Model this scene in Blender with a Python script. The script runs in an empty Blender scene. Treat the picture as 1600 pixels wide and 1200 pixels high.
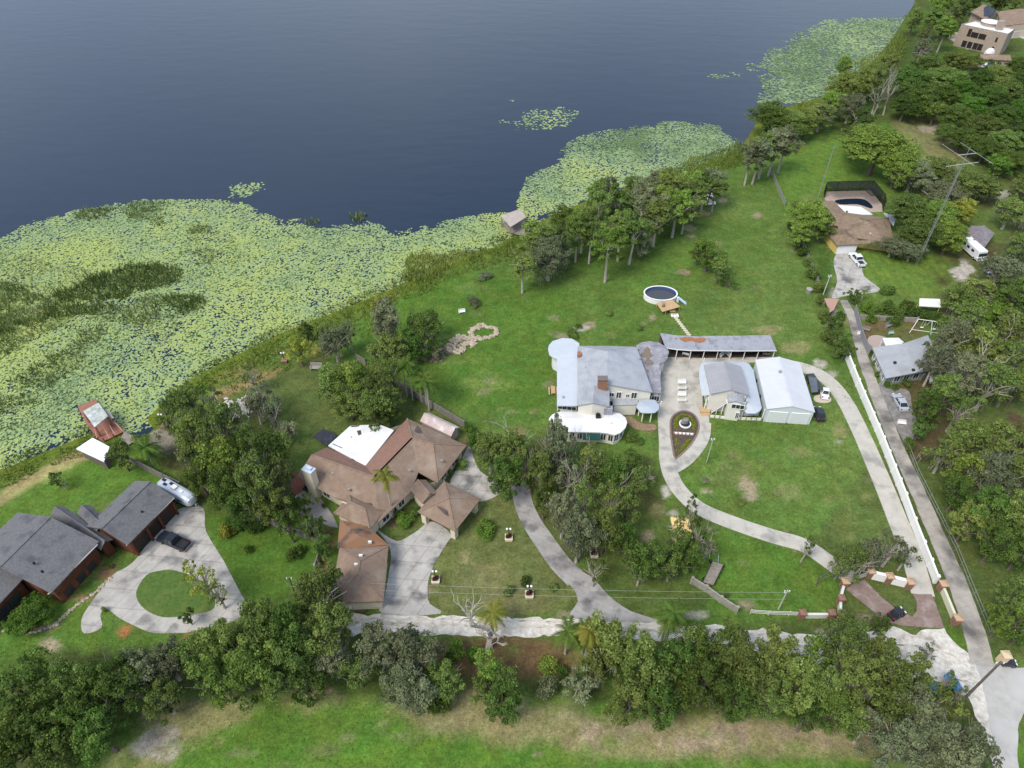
import bpy, math, random
import numpy as np
from mathutils import Vector
C=bpy.context.scene.collection; SC=bpy.context.scene
# ---------------------------------------------------------------- camera, sky, sun, exposure
F,TH,CH=1111.0,math.radians(43.0),100.0
cam_d=bpy.data.cameras.new('camera'); cam=bpy.data.objects.new('camera',cam_d); C.objects.link(cam)
cam.location=(0,0,CH); cam.rotation_euler=(math.radians(90)-TH,0,0)
cam_d.sensor_width=36; cam_d.lens=36*F/1600; cam_d.clip_start=.5; cam_d.clip_end=12000
SC.camera=cam
W=bpy.data.worlds.new("World"); SC.world=W; W.use_nodes=True
nt=W.node_tree; bg=nt.nodes['Background']
sky=nt.nodes.new('ShaderNodeTexSky'); sky.sky_type='NISHITA'; sky.sun_disc=False
SUN_EL,SUN_AZ=math.radians(52),math.radians(-132)      # azimuth from +Y towards +X
sky.sun_elevation=SUN_EL; sky.sun_rotation=SUN_AZ; sky.dust_density=3; sky.air_density=1.2
tc=nt.nodes.new('ShaderNodeTexCoord'); mp=nt.nodes.new('ShaderNodeMapping'); mp.inputs['Scale'].default_value=(1,1,2.4)
cn=nt.nodes.new('ShaderNodeTexNoise'); cn.inputs['Scale'].default_value=1.6; cn.inputs['Detail'].default_value=5
cr=nt.nodes.new('ShaderNodeValToRGB'); cr.color_ramp.elements[0].position=.3; cr.color_ramp.elements[1].position=.72
cr.color_ramp.elements[0].color=(2.6,3.5,5.3,1); cr.color_ramp.elements[1].color=(6.0,6.9,8.3,1)
mx=nt.nodes.new('ShaderNodeMix'); mx.data_type='RGBA'; mx.inputs[0].default_value=.8
L=nt.links.new
L(tc.outputs['Generated'],mp.inputs[0]); L(mp.outputs[0],cn.inputs[0]); L(cn.outputs[0],cr.inputs[0])
L(sky.outputs[0],mx.inputs[6]); L(cr.outputs[0],mx.inputs[7]); L(mx.outputs[2],bg.inputs[0]); bg.inputs[1].default_value=.125
sd=bpy.data.lights.new('sun','SUN'); sd.energy=2.5; sd.angle=math.radians(24); sd.color=(1,.95,.87)
so=bpy.data.objects.new('sun',sd); C.objects.link(so)
so.rotation_euler=Vector((-math.sin(SUN_AZ)*math.cos(SUN_EL),-math.cos(SUN_AZ)*math.cos(SUN_EL),-math.sin(SUN_EL))).to_track_quat('-Z','Y').to_euler()
SC.view_settings.view_transform='Standard'; SC.view_settings.look='None'; SC.view_settings.exposure=0.43; SC.view_settings.gamma=1
SC.cycles.max_bounces=5; SC.cycles.diffuse_bounces=2; SC.cycles.transparent_max_bounces=12
# ---------------------------------------------------------------- picture-to-place survey helpers
cT,sT=math.cos(TH),math.sin(TH)
def P(px,py,z=0.):
    x=(px-800)/F; y=-(py-600)/F; t=(z-CH)/(-sT+y*cT)
    return Vector((x*t,(cT+y*sT)*t,z))
def P2(px,py,z=0.): return P(px,py,z).xy
def proj(X,Y,z=0.):
    Z=Y*cT+(CH-z)*sT; Z=np.where(Z>1,Z,1)
    return 800+F*X/Z, 600-F*(Y*sT-(CH-z)*cT)/Z
def ppm(px,py,z=0.):
    p=P(px,py,z); return F/(p.y*cT+(CH-z)*sT)
R=random.Random(7); NR=np.random.default_rng(11)
# ---------------------------------------------------------------- materials
MATS={}
def mat(name,c1,c2=None,scale=1.,rough=.85,bump=0.,spec=.3,metal=0.,detail=5,c3=None,s3=.15,lo=.35,hi=.65,alpha=None):
    if name in MATS: return MATS[name]
    m=bpy.data.materials.new(name); m.use_nodes=True; n=m.node_tree; b=n.nodes['Principled BSDF']
    b.inputs['Roughness'].default_value=rough; b.inputs['Specular IOR Level'].default_value=spec; b.inputs['Metallic'].default_value=metal
    b.inputs['Base Color'].default_value=(*c1,1)
    if alpha is not None: b.inputs['Alpha'].default_value=alpha
    if c2 is not None:
        t=n.nodes.new('ShaderNodeTexCoord'); no=n.nodes.new('ShaderNodeTexNoise'); no.inputs['Scale'].default_value=scale; no.inputs['Detail'].default_value=detail; no.inputs['Roughness'].default_value=.65
        r=n.nodes.new('ShaderNodeMapRange'); r.inputs[1].default_value=lo; r.inputs[2].default_value=hi
        x=n.nodes.new('ShaderNodeMix'); x.data_type='RGBA'; x.inputs[6].default_value=(*c1,1); x.inputs[7].default_value=(*c2,1)
        n.links.new(t.outputs['Object'],no.inputs[0]); n.links.new(no.outputs[0],r.inputs[0]); n.links.new(r.outputs[0],x.inputs[0])
        out=x.outputs[2]
        if c3 is not None:
            n2=n.nodes.new('ShaderNodeTexNoise'); n2.inputs['Scale'].default_value=s3; n2.inputs['Detail'].default_value=6; n.links.new(t.outputs['Object'],n2.inputs[0])
            r2=n.nodes.new('ShaderNodeMapRange'); r2.inputs[1].default_value=.52; r2.inputs[2].default_value=.7; n.links.new(n2.outputs[0],r2.inputs[0])
            x2=n.nodes.new('ShaderNodeMix'); x2.data_type='RGBA'; x2.inputs[7].default_value=(*c3,1); n.links.new(out,x2.inputs[6]); n.links.new(r2.outputs[0],x2.inputs[0]); out=x2.outputs[2]
        n.links.new(out,b.inputs['Base Color'])
        if bump:
            bp=n.nodes.new('ShaderNodeBump'); bp.inputs['Strength'].default_value=bump; bp.inputs['Distance'].default_value=.1
            n.links.new(no.outputs[0],bp.inputs['Height']); n.links.new(bp.outputs[0],b.inputs['Normal'])
    MATS[name]=m; return m
def lines(m,scale,rot,depth,dark,axis='X',w=.15):
    """thin parallel seams (ribs, boards, shingle courses) darkening the albedo; rot in radians about z"""
    n=m.node_tree; b=n.nodes['Principled BSDF']; t=n.nodes.new('ShaderNodeTexCoord'); mp=n.nodes.new('ShaderNodeMapping'); mp.inputs['Rotation'].default_value=(0,0,rot)
    wv=n.nodes.new('ShaderNodeTexWave'); wv.bands_direction=axis; wv.inputs['Scale'].default_value=scale; wv.inputs['Distortion'].default_value=.4; wv.inputs['Detail'].default_value=1
    r=n.nodes.new('ShaderNodeMapRange'); r.inputs[1].default_value=0; r.inputs[2].default_value=w; r.inputs[3].default_value=dark; r.inputs[4].default_value=1
    x=n.nodes.new('ShaderNodeMix'); x.data_type='RGBA'; x.blend_type='MULTIPLY'; x.inputs[0].default_value=depth
    n.links.new(t.outputs['Object'],mp.inputs[0]); n.links.new(mp.outputs[0],wv.inputs[0]); n.links.new(wv.outputs[0],r.inputs[0]); n.links.new(r.outputs[0],x.inputs[7])
    if b.inputs['Base Color'].links: n.links.new(b.inputs['Base Color'].links[0].from_socket,x.inputs[6])
    else: x.inputs[6].default_value=b.inputs['Base Color'].default_value
    n.links.new(x.outputs[2],b.inputs['Base Color']); return m
def leafmat(name,ca,cb,cc=None,trans=.25,rough=.6,attr='tint',vary=.12):
    m=bpy.data.materials.new(name); m.use_nodes=True; n=m.node_tree; b=n.nodes['Principled BSDF']; out=n.nodes['Material Output']
    a=n.nodes.new('ShaderNodeAttribute'); a.attribute_name=attr
    r=n.nodes.new('ShaderNodeValToRGB'); r.color_ramp.elements[0].color=(*ca,1); r.color_ramp.elements[1].color=(*cb,1)
    if cc: e=r.color_ramp.elements.new(.9); e.color=(*cb,1); r.color_ramp.elements[2].color=(*cc,1)
    oi=n.nodes.new('ShaderNodeObjectInfo'); hs=n.nodes.new('ShaderNodeHueSaturation')
    mr=n.nodes.new('ShaderNodeMapRange'); mr.inputs[3].default_value=1-vary*1.6; mr.inputs[4].default_value=1+vary*1.6
    mh=n.nodes.new('ShaderNodeMapRange'); mh.inputs[3].default_value=.5-vary*.12; mh.inputs[4].default_value=.5+vary*.08
    ml=n.nodes.new('ShaderNodeMath'); ml.operation='FRACT'; mm=n.nodes.new('ShaderNodeMath'); mm.operation='MULTIPLY'; mm.inputs[1].default_value=7.3
    K=n.links.new
    K(oi.outputs['Random'],mr.inputs[0]); K(oi.outputs['Random'],mm.inputs[0]); K(mm.outputs[0],ml.inputs[0]); K(ml.outputs[0],mh.inputs[0])
    K(a.outputs['Fac'],r.inputs[0]); K(r.outputs[0],hs.inputs['Color']); K(mr.outputs[0],hs.inputs['Value']); K(mh.outputs[0],hs.inputs['Hue'])
    K(hs.outputs[0],b.inputs['Base Color']); b.inputs['Roughness'].default_value=rough; b.inputs['Specular IOR Level'].default_value=.08
    if trans:
        tr=n.nodes.new('ShaderNodeBsdfTranslucent'); K(hs.outputs[0],tr.inputs[0]); ms=n.nodes.new('ShaderNodeMixShader'); ms.inputs[0].default_value=trans
        K(b.outputs[0],ms.inputs[1]); K(tr.outputs[0],ms.inputs[2]); K(ms.outputs[0],out.inputs[0])
    MATS[name]=m; return m
# ---------------------------------------------------------------- object helpers
def mesh(name,V,Fc,m=None,attr=None):
    me=bpy.data.meshes.new(name); me.from_pydata([tuple(v) for v in V],[],[tuple(f) for f in Fc])
    if m: me.materials.append(m)
    if attr is not None:
        a=me.attributes.new('tint','FLOAT','FACE'); a.data.foreach_set('value',np.asarray(attr,dtype=np.float32))
    me.update(); return me
def fastmesh(name,co,sizes_n,m=None,tint=None):
    """co (N*k,3): consecutive runs of k vertices make one face each"""
    k=sizes_n; n=len(co)//k; me=bpy.data.meshes.new(name); me.vertices.add(len(co)); me.vertices.foreach_set('co',np.asarray(co,dtype=np.float32).ravel())
    me.loops.add(n*k); me.loops.foreach_set('vertex_index',np.arange(n*k,dtype=np.int32)); me.polygons.add(n)
    me.polygons.foreach_set('loop_start',np.arange(0,n*k,k,dtype=np.int32)); me.polygons.foreach_set('loop_total',np.full(n,k,dtype=np.int32))
    if tint is not None:
        a=me.attributes.new('tint','FLOAT','FACE'); a.data.foreach_set('value',np.asarray(tint,dtype=np.float32))
    if m: me.materials.append(m)
    me.update(calc_edges=True); return me
def link(name,me,parent=None):
    o=bpy.data.objects.new(name,me); C.objects.link(o)
    if parent is not None: o.parent=parent
    return o
def tag(o,label=None,cat=None,group=None,kind=None):
    if label: o['label']=label
    if cat: o['category']=cat
    if group: o['group']=group
    if kind: o['kind']=kind
    return o
def empty(name,loc,label,cat,group=None,rz=0.,scale=None):
    o=bpy.data.objects.new(name,None); C.objects.link(o); o.location=loc; o.rotation_euler=(0,0,rz); o.empty_display_size=.3
    if scale: o.scale=scale
    return tag(o,label,cat,group)
def structure(name,me): o=link(name,me); o['kind']='structure'; return o
class MB:
    """collects shapes (in the parent's local space) and links them as one mesh"""
    def __init__(s): s.V=[]; s.F=[]
    def add(s,V,Fc):
        s.S=getattr(s,'S',[])+[(len(s.V),len(s.F))]; o=len(s.V); s.V+=[tuple(v) for v in V]; s.F+=[tuple(i+o for i in f) for f in Fc]; return s
    def box(s,c,d,rz=0.,taper=1.):
        x,y,z=[q/2 for q in d]; V=[]
        for k,(a,b,e) in enumerate([(-1,-1,-1),(1,-1,-1),(1,1,-1),(-1,1,-1),(-1,-1,1),(1,-1,1),(1,1,1),(-1,1,1)]):
            t=taper if e>0 else 1; X,Y=a*x*t,b*y*t
            V.append((c[0]+X*math.cos(rz)-Y*math.sin(rz),c[1]+X*math.sin(rz)+Y*math.cos(rz),c[2]+e*z))
        return s.add(V,[(0,3,2,1),(4,5,6,7),(0,1,5,4),(1,2,6,5),(2,3,7,6),(3,0,4,7)])
    def tube(s,pts,rad,n=6,cap=True):
        pts=[Vector(p) for p in pts]; V=[]; Fc=[]
        if not hasattr(rad,'__len__'): rad=[rad]*len(pts)
        for i,p in enumerate(pts):
            d=(pts[min(i+1,len(pts)-1)]-pts[max(i-1,0)]).normalized(); a=Vector((0,0,1)) if abs(d.z)<.9 else Vector((1,0,0))
            u=d.cross(a).normalized(); v=d.cross(u)
            for j in range(n):
                t=2*math.pi*j/n; V.append(p+(u*math.cos(t)+v*math.sin(t))*rad[i])
        for i in range(len(pts)-1):
            for j in range(n): Fc.append((i*n+j,i*n+(j+1)%n,(i+1)*n+(j+1)%n,(i+1)*n+j))
        if cap: Fc.append(tuple(range(n-1,-1,-1))); Fc.append(tuple((len(pts)-1)*n+j for j in range(n)))
        return s.add(V,Fc)
    def slab(s,pts,z0,z1):
        n=len(pts); return s.add([(p[0],p[1],z0) for p in pts]+[(p[0],p[1],z1) for p in pts],[tuple(range(n-1,-1,-1)),tuple(range(n,2*n))]+[(i,(i+1)%n,n+(i+1)%n,n+i) for i in range(n)])
    def bar(s,a,b,w,h):
        a,b=Vector(a),Vector(b); d=(b-a); u=Vector((-d.y,d.x,0)); u=u.normalized()*w/2 if u.length>1e-6 else Vector((w/2,0,0)); k=Vector((0,0,h/2)) if abs(d.normalized().z)<.95 else Vector((0,w/2,0))
        V=[p+e for p in (a,b) for e in (-u-k,u-k,u+k,-u+k)]
        return s.add(V,[(0,1,2,3),(7,6,5,4),(0,4,5,1),(1,5,6,2),(2,6,7,3),(3,7,4,0)])
    def prism(s,prof,y0,y1):
        """profile in xz, extruded along y"""
        n=len(prof); V=[(x,y0,z) for x,z in prof]+[(x,y1,z) for x,z in prof]
        return s.add(V,[tuple(range(n)),tuple(range(2*n-1,n-1,-1))]+[(i,n+i,n+(i+1)%n,(i+1)%n) for i in range(n)])
    def blob(s,c,r,seed=0,nu=7,nv=5,j=.2):
        q=random.Random(seed); V=[]; Fc=[]
        for a in range(nv+1):
            for b in range(nu):
                t=math.pi*a/nv; f=2*math.pi*b/nu; k=1+q.uniform(-j,j)
                V.append((c[0]+r[0]*k*math.sin(t)*math.cos(f),c[1]+r[1]*k*math.sin(t)*math.sin(f),c[2]+r[2]*k*math.cos(t)))
        for a in range(nv):
            for b in range(nu): Fc.append((a*nu+b,(a+1)*nu+b,(a+1)*nu+(b+1)%nu,a*nu+(b+1)%nu))
        return s.add(V,Fc)
    def each(s,name,m,parent=None):
        """every piece a mesh object of its own"""
        S=s.S+[(len(s.V),len(s.F))]; r=None
        for (v0,f0),(v1,f1) in zip(S,S[1:]): r=link(name,mesh(name,s.V[v0:v1],[tuple(i-v0 for i in f) for f in s.F[f0:f1]],m),parent)
        return r
    def build(s,name,m,parent=None,bevel=0):
        o=link(name,mesh(name,s.V,s.F,m),parent)
        if bevel:
            b=o.modifiers.new('b','BEVEL'); b.width=bevel; b.segments=1; b.limit_method='ANGLE'
        return o
# ---------------------------------------------------------------- noise, polygons
def vnoise(x,y,sc,seed=0):
    x=np.asarray(x)/sc; y=np.asarray(y)/sc; xi=np.floor(x).astype(int); yi=np.floor(y).astype(int); fx=x-xi; fy=y-yi
    fx=fx*fx*(3-2*fx); fy=fy*fy*(3-2*fy)
    def h(a,b):
        n=(a*374761393+b*668265263+seed*974711)&0x7fffffff; n=((n^(n>>13))*1274126177)&0x7fffffff; return (n^(n>>16))%10007/10007.
    return (h(xi,yi)*(1-fx)+h(xi+1,yi)*fx)*(1-fy)+(h(xi,yi+1)*(1-fx)+h(xi+1,yi+1)*fx)*fy
def fbm(x,y,sc,seed=0): return .5*vnoise(x,y,sc,seed)+.3*vnoise(x,y,sc/2.1,seed+3)+.2*vnoise(x,y,sc/4.3,seed+5)
def sdist(x,y,poly):
    """signed distance, negative inside"""
    d=np.full(x.shape,1e18); ins=np.zeros(x.shape,bool); n=len(poly)
    for i in range(n):
        ax,ay=poly[i]; bx,by=poly[(i+1)%n]; ex,ey=bx-ax,by-ay; wx,wy=x-ax,y-ay
        t=np.clip((wx*ex+wy*ey)/(ex*ex+ey*ey+1e-12),0,1); d=np.minimum(d,(wx-ex*t)**2+(wy-ey*t)**2)
        if ey!=0: ins^=((ay>y)!=(by>y))&(x<ex*(y-ay)/ey+ax)
    return np.where(ins,-1,1)*np.sqrt(d)
def cr_(pts,k=4,closed=False):
    """Catmull-Rom through 2-d points"""
    o=[]; n=len(pts); g=(lambda i:pts[i%n]) if closed else (lambda i:pts[min(max(i,0),n-1)])
    for i in range(n if closed else n-1):
        a,b,c,d=g(i-1),g(i),g(i+1),g(i+2)
        for j in range(k):
            t=j/k; o.append(tuple(.5*(2*b[q]+(c[q]-a[q])*t+(2*a[q]-5*b[q]+4*c[q]-d[q])*t*t+(3*b[q]-a[q]-3*c[q]+d[q])*t**3) for q in (0,1)))
    if not closed: o.append(tuple(pts[-1]))
    return o
# ---------------------------------------------------------------- lake outline (surveyed on the ground), water level -0.35
SHORE=[(-420,960),(-200,842),(-60,770),(0,738),(60,712),(115,690),(150,678),(176,668),(200,690),(212,693),(246,668),(236,652),(268,622),(300,595),(370,556),(440,522),(520,490),(590,462),(640,440),(700,410),(770,388),(800,372),(880,330),(960,300),(1060,270),(1120,246),(1158,232),(1178,205),(1200,178),(1262,158),(1310,140),(1360,100),(1392,66),(1412,34),(1432,0),(1470,-60),(1560,-180)]
lake=[tuple(P2(*p)) for p in SHORE]; lake=cr_(lake,3)
lake+=[(1500,4000),(1500,7000),(-7000,7000),(-7000,-200),(-900,-60)]
WL=-.35
# ---------------------------------------------------------------- the ground: one sheet, real soil and turf colours as an attribute
def axis(a,b,fine,step,grow,lim):
    v=list(np.arange(a,b+1e-6,fine)); s=fine; x=b
    while x<lim[1]: s*=grow; x+=s; v.append(x)
    s=fine; x=a
    while x>lim[0]: s*=grow; x-=s; v.insert(0,x)
    return np.array(v)
gx=axis(-118,140,.7,0,1.06,(-6000,6000)); gy=axis(30,205,.6,0,1.03,(-1500,6500))
GX,GY=np.meshgrid(gx,gy); X=GX.ravel(); Y=GY.ravel(); PX,PY=proj(X,Y); infr=(Y*cT+CH*sT)>5
LD=sdist(X,Y,lake)
GZ=np.where(LD<0,-np.minimum(1.6,-LD*.45),0)+np.where(LD>2,(fbm(X,Y,30,2)-.5)*.0,0)
def lin(r,g,b): return np.array([((c/255+.055)/1.055)**2.4 if c>10 else c/255/12.92 for c in (r,g,b)])
K=.78
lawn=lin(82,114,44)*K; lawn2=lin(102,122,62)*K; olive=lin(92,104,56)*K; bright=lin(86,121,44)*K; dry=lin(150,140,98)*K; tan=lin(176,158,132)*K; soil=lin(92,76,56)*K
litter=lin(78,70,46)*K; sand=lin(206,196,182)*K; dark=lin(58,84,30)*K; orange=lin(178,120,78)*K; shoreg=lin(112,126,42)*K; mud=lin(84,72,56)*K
big=fbm(X,Y,26,1)[:,None]; med=fbm(X,Y,8,4)[:,None]; fin=fbm(X,Y,2.6,9)[:,None]
col=lawn*(1-big)+lawn2*big; col=col*(.8+.4*med)
def blend(c,a,k=1.): global col; a=np.clip(a,0,1)[:,None]*k; col=col*(1-a)+c*a
def area(poly,c,fe=8,k=1.,mod=None,smooth=True):
    """poly in survey pixels, feather fe"""
    pp=cr_(poly,3,True) if smooth else poly; xs=[p[0] for p in pp]; ys=[p[1] for p in pp]
    sel=np.where(infr&(PX>min(xs)-fe*2)&(PX<max(xs)+fe*2)&(PY>min(ys)-fe*2)&(PY<max(ys)+fe*2))[0]
    if not len(sel): return
    d=sdist(PX[sel],PY[sel],pp)+(fin[sel,0]-.5)*fe*1.6; a=np.clip(.5-d/fe,0,1)
    if mod is not None: a=a*np.clip((mod[sel,0]-.36)*4,0,1)
    a=(a*k)[:,None]; col[sel]=col[sel]*(1-a)+c*a
def spot(cx,cy,rx,ry,c,k=.9,mod=None):
    sel=np.where(infr&(abs(PX-cx)<rx*1.6)&(abs(PY-cy)<ry*1.6))[0]
    d=np.sqrt(((PX[sel]-cx)/rx)**2+((PY[sel]-cy)/ry)**2)+(fin[sel,0]-.5)*1.5+(NR.uniform(-.12,.12,len(sel))); a=np.clip((1.1-d)*3.2,0,1)*k
    if mod is not None: a=a*np.clip((mod[sel,0]-.35)*4,0,1)
    a=a[:,None]; col[sel]=col[sel]*(1-a)+c*a
# fields and yards
area([(-50,1080),(200,1130),(420,1090),(640,1100),(800,1080),(1000,1100),(1300,1110),(1500,1140),(1560,1230),(-50,1230)],bright,20,.75)
area([(340,1185),(800,1130),(1000,1190),(1400,1200),(1600,1230),(300,1230)],bright*1.08,16,.7)
area([(150,1200),(200,1140),(300,1095),(460,1085),(520,1060),(560,1070),(500,1110),(360,1130),(280,1180),(240,1215),(150,1215)],dry,18,.75,med)
area([(640,1100),(760,1060),(850,1110),(1000,1120),(1300,1120),(1480,1150),(1500,1185),(1300,1180),(1000,1185),(800,1160),(690,1140)],dry*.95,24,.85)
area([(900,1120),(1060,1125),(1250,1128),(1420,1150),(1440,1178),(1250,1170),(1060,1180),(920,1165)],tan*.86,18,.75,fin)
area([(200,1175),(240,1135),(280,1140),(270,1190)],sand*.75,8,.8,fin)
area([(580,1130),(640,1118),(700,1140),(640,1160)],tan*.8,12,.6,fin); area([(690,1090),(740,1098),(720,1130),(695,1120)],tan*.8,9,.6,fin)
area([(500,560),(600,585),(720,650),(740,700),(880,700),(900,880),(1000,960),(900,965),(660,962),(520,740),(470,660),(400,600),(440,575)],olive,14,.8)
area([(690,780),(800,775),(860,870),(890,950),(700,960),(668,900)],lin(112,116,70)*K,22,.55)
area([(700,900),(780,880),(860,940),(820,962),(690,960)],dry*.8,18,.5,med)
area([(250,700),(330,620),(460,570),(520,600),(540,640),(500,680),(450,740),(350,800),(270,740)],olive*.95,14,.6)
area([(940,770),(1060,780),(1120,830),(1100,960),(980,950),(900,860)],olive*.85,16,.65)
area([(740,705),(900,690),(1020,720),(1040,790),(960,800),(880,880),(800,760)],litter,14,.7,med)
area([(1340,170),(1500,190),(1560,260),(1600,300),(1620,470),(1470,460),(1420,420),(1400,200)],olive*1.15,14,.55)
area([(1400,190),(1500,200),(1520,250),(1440,250)],dry*.85,14,.6)
area([(1350,400),(1400,395),(1490,402),(1500,452),(1420,462),(1352,430)],lin(100,126,52)*K,8,.8)
area([(1205,250),(1290,190),(1340,210),(1400,330),(1270,330),(1225,322)],lin(98,128,52)*K,10,.8)
area([(1200,1000),(1420,640),(1480,620),(1640,600),(1640,1010),(1560,1020)],olive*.85,14,.8)
area([(1470,330),(1620,330),(1620,620),(1480,560)],litter*1.0,14,.75,med)
area([(1340,505),(1480,505),(1490,560),(1450,545),(1400,540),(1350,545)],lin(110,88,64)*K,6,.85,med)
area([(1370,520),(1440,520),(1480,535),(1440,545),(1370,545)],olive,8,.6)
area([(1400,590),(1470,600),(1500,680),(1430,720),(1410,680)],soil,8,.8)
area([(1040,780),(1100,830),(1280,870),(1310,960),(1150,960),(1080,900)],bright,12,.7)
area([(1100,330),(1180,280),(1230,330),(1280,470),(1290,560),(1200,540),(1100,480)],lawn2*.95,20,.5,med)
area([(1060,480),(1200,480),(1300,600),(1340,700),(1400,860),(1330,860),(1250,640)],lawn2,20,.5,med)
area([(560,480),(700,420),(820,440),(900,480),(850,640),(740,640),(620,590)],bright*.88,22,.7)
area([(0,990),(0,960),(130,920),(170,985),(240,1000),(300,1000),(330,1040),(0,1080)],bright*.9,16,.6)
area([(0,790),(120,710),(200,730),(250,760),(60,800),(0,830)],bright*1.0,14,.7)
area([(325,800),(400,820),(495,850),(490,900),(420,960),(395,945),(335,850)],bright*.8,10,.75)
# strip along the shore: rank growth, sandy edge
shore=[(p[0],p[1]) for p in SHORE]
sel=np.abs(LD)<14; blend(shoreg*.8,np.where(LD>0,1-LD/5.5,1)*np.where(Y<260,1,.7)*sel,.85)
blend(mud*.5,np.where(LD<-1.2,1,0))
area([(0,770),(60,735),(115,708),(150,712),(60,752),(0,790)],lin(176,156,110)*K,7,.75)
area([(20,775),(60,742),(120,716),(110,735),(50,765)],lin(170,170,104)*K,10,.6,fin)
area([(250,635),(330,590),(430,550),(500,545),(520,560),(430,580),(330,640),(290,670)],lin(150,132,80)*K,12,.6,med)
area([(345,638),(380,624),(386,632),(372,648),(350,650)],sand,5,.9,fin)
area([(330,612),(372,598),(435,572),(440,580),(372,612),(345,625)],lin(170,140,100)*K,6,.6)
area([(236,676),(262,670),(282,690),(262,712),(240,706)],lin(168,158,142)*K,4,.85)
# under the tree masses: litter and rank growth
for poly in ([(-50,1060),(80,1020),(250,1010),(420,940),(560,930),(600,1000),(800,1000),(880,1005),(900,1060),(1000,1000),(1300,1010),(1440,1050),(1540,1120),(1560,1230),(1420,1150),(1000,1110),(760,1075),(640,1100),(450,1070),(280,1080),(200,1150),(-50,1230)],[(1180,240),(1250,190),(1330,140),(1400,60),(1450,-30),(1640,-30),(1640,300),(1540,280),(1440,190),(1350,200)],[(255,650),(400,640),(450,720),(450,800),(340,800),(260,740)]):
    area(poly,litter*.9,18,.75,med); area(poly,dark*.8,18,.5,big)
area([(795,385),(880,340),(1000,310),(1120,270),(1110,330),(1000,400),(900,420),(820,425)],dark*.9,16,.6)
area([(690,1000),(900,1000),(900,1050),(770,1060),(700,1040)],lin(126,96,70)*K,12,.6,med)
area([(1450,985),(1500,985),(1530,1030),(1500,1030)],lawn,4,.9)
# bare spots
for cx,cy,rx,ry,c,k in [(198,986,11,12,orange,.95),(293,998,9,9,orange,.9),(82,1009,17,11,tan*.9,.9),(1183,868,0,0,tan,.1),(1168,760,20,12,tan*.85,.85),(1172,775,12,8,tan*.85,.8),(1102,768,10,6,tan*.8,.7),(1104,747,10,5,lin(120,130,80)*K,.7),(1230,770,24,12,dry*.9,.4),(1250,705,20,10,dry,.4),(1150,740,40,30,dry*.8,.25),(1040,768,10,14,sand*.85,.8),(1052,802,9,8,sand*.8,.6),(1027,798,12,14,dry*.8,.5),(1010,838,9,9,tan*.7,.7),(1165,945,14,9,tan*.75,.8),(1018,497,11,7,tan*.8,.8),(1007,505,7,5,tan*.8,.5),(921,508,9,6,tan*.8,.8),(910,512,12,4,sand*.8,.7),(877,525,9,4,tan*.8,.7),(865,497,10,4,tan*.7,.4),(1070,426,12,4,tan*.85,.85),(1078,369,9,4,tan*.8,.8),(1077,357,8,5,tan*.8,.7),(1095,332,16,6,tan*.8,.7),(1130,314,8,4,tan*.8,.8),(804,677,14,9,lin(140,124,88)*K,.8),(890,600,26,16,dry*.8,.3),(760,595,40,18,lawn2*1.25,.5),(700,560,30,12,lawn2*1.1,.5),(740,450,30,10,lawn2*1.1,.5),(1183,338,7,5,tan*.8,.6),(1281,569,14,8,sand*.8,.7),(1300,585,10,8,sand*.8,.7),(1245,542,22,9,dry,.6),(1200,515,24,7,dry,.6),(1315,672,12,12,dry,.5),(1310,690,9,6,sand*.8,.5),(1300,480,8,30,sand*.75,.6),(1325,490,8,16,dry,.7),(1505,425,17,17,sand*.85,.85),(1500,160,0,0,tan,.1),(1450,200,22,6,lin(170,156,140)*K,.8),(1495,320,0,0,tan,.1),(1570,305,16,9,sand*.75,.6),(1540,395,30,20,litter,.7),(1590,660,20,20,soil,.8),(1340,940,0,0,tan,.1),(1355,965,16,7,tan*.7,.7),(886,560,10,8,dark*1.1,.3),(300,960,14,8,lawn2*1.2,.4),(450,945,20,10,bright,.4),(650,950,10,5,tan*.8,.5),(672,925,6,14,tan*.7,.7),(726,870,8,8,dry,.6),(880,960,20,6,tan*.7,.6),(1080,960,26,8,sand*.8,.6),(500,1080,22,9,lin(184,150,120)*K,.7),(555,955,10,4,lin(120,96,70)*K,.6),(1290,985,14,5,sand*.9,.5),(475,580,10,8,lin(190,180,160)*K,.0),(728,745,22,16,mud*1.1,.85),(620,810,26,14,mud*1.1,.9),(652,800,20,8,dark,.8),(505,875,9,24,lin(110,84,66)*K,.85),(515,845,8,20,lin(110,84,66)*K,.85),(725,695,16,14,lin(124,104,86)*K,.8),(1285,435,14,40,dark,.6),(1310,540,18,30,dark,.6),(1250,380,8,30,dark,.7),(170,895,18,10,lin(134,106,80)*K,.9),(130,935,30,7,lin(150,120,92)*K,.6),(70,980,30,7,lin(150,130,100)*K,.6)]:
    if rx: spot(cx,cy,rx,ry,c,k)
for i in range(170):   # scattered thin places and weeds in the turf
    cx,cy=R.uniform(560,1400),R.uniform(300,960); spot(cx,cy,R.uniform(4,13),R.uniform(2,6),[dry*.85,lawn2*1.2,dark,tan*.75][R.randrange(4)],R.uniform(.15,.45))
for i in range(60): spot(R.uniform(200,1500),R.uniform(1090,1200),R.uniform(8,30),R.uniform(4,12),[dry*.9,lawn2*1.15,tan*.8,bright*.9][R.randrange(4)],R.uniform(.15,.5))
sel=np.where(infr&(PX>1195)&(PX<1420)&(PY>185)&(PY<340))[0]; c0=P2(1180,345)
st=.5+.5*np.sin(np.hypot(X[sel]-c0.x,Y[sel]-c0.y)*2*np.pi/2.9); col[sel]*=(1+(st-.5)*.22*np.clip((fin[sel,0]),.3,1))[:,None]
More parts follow.
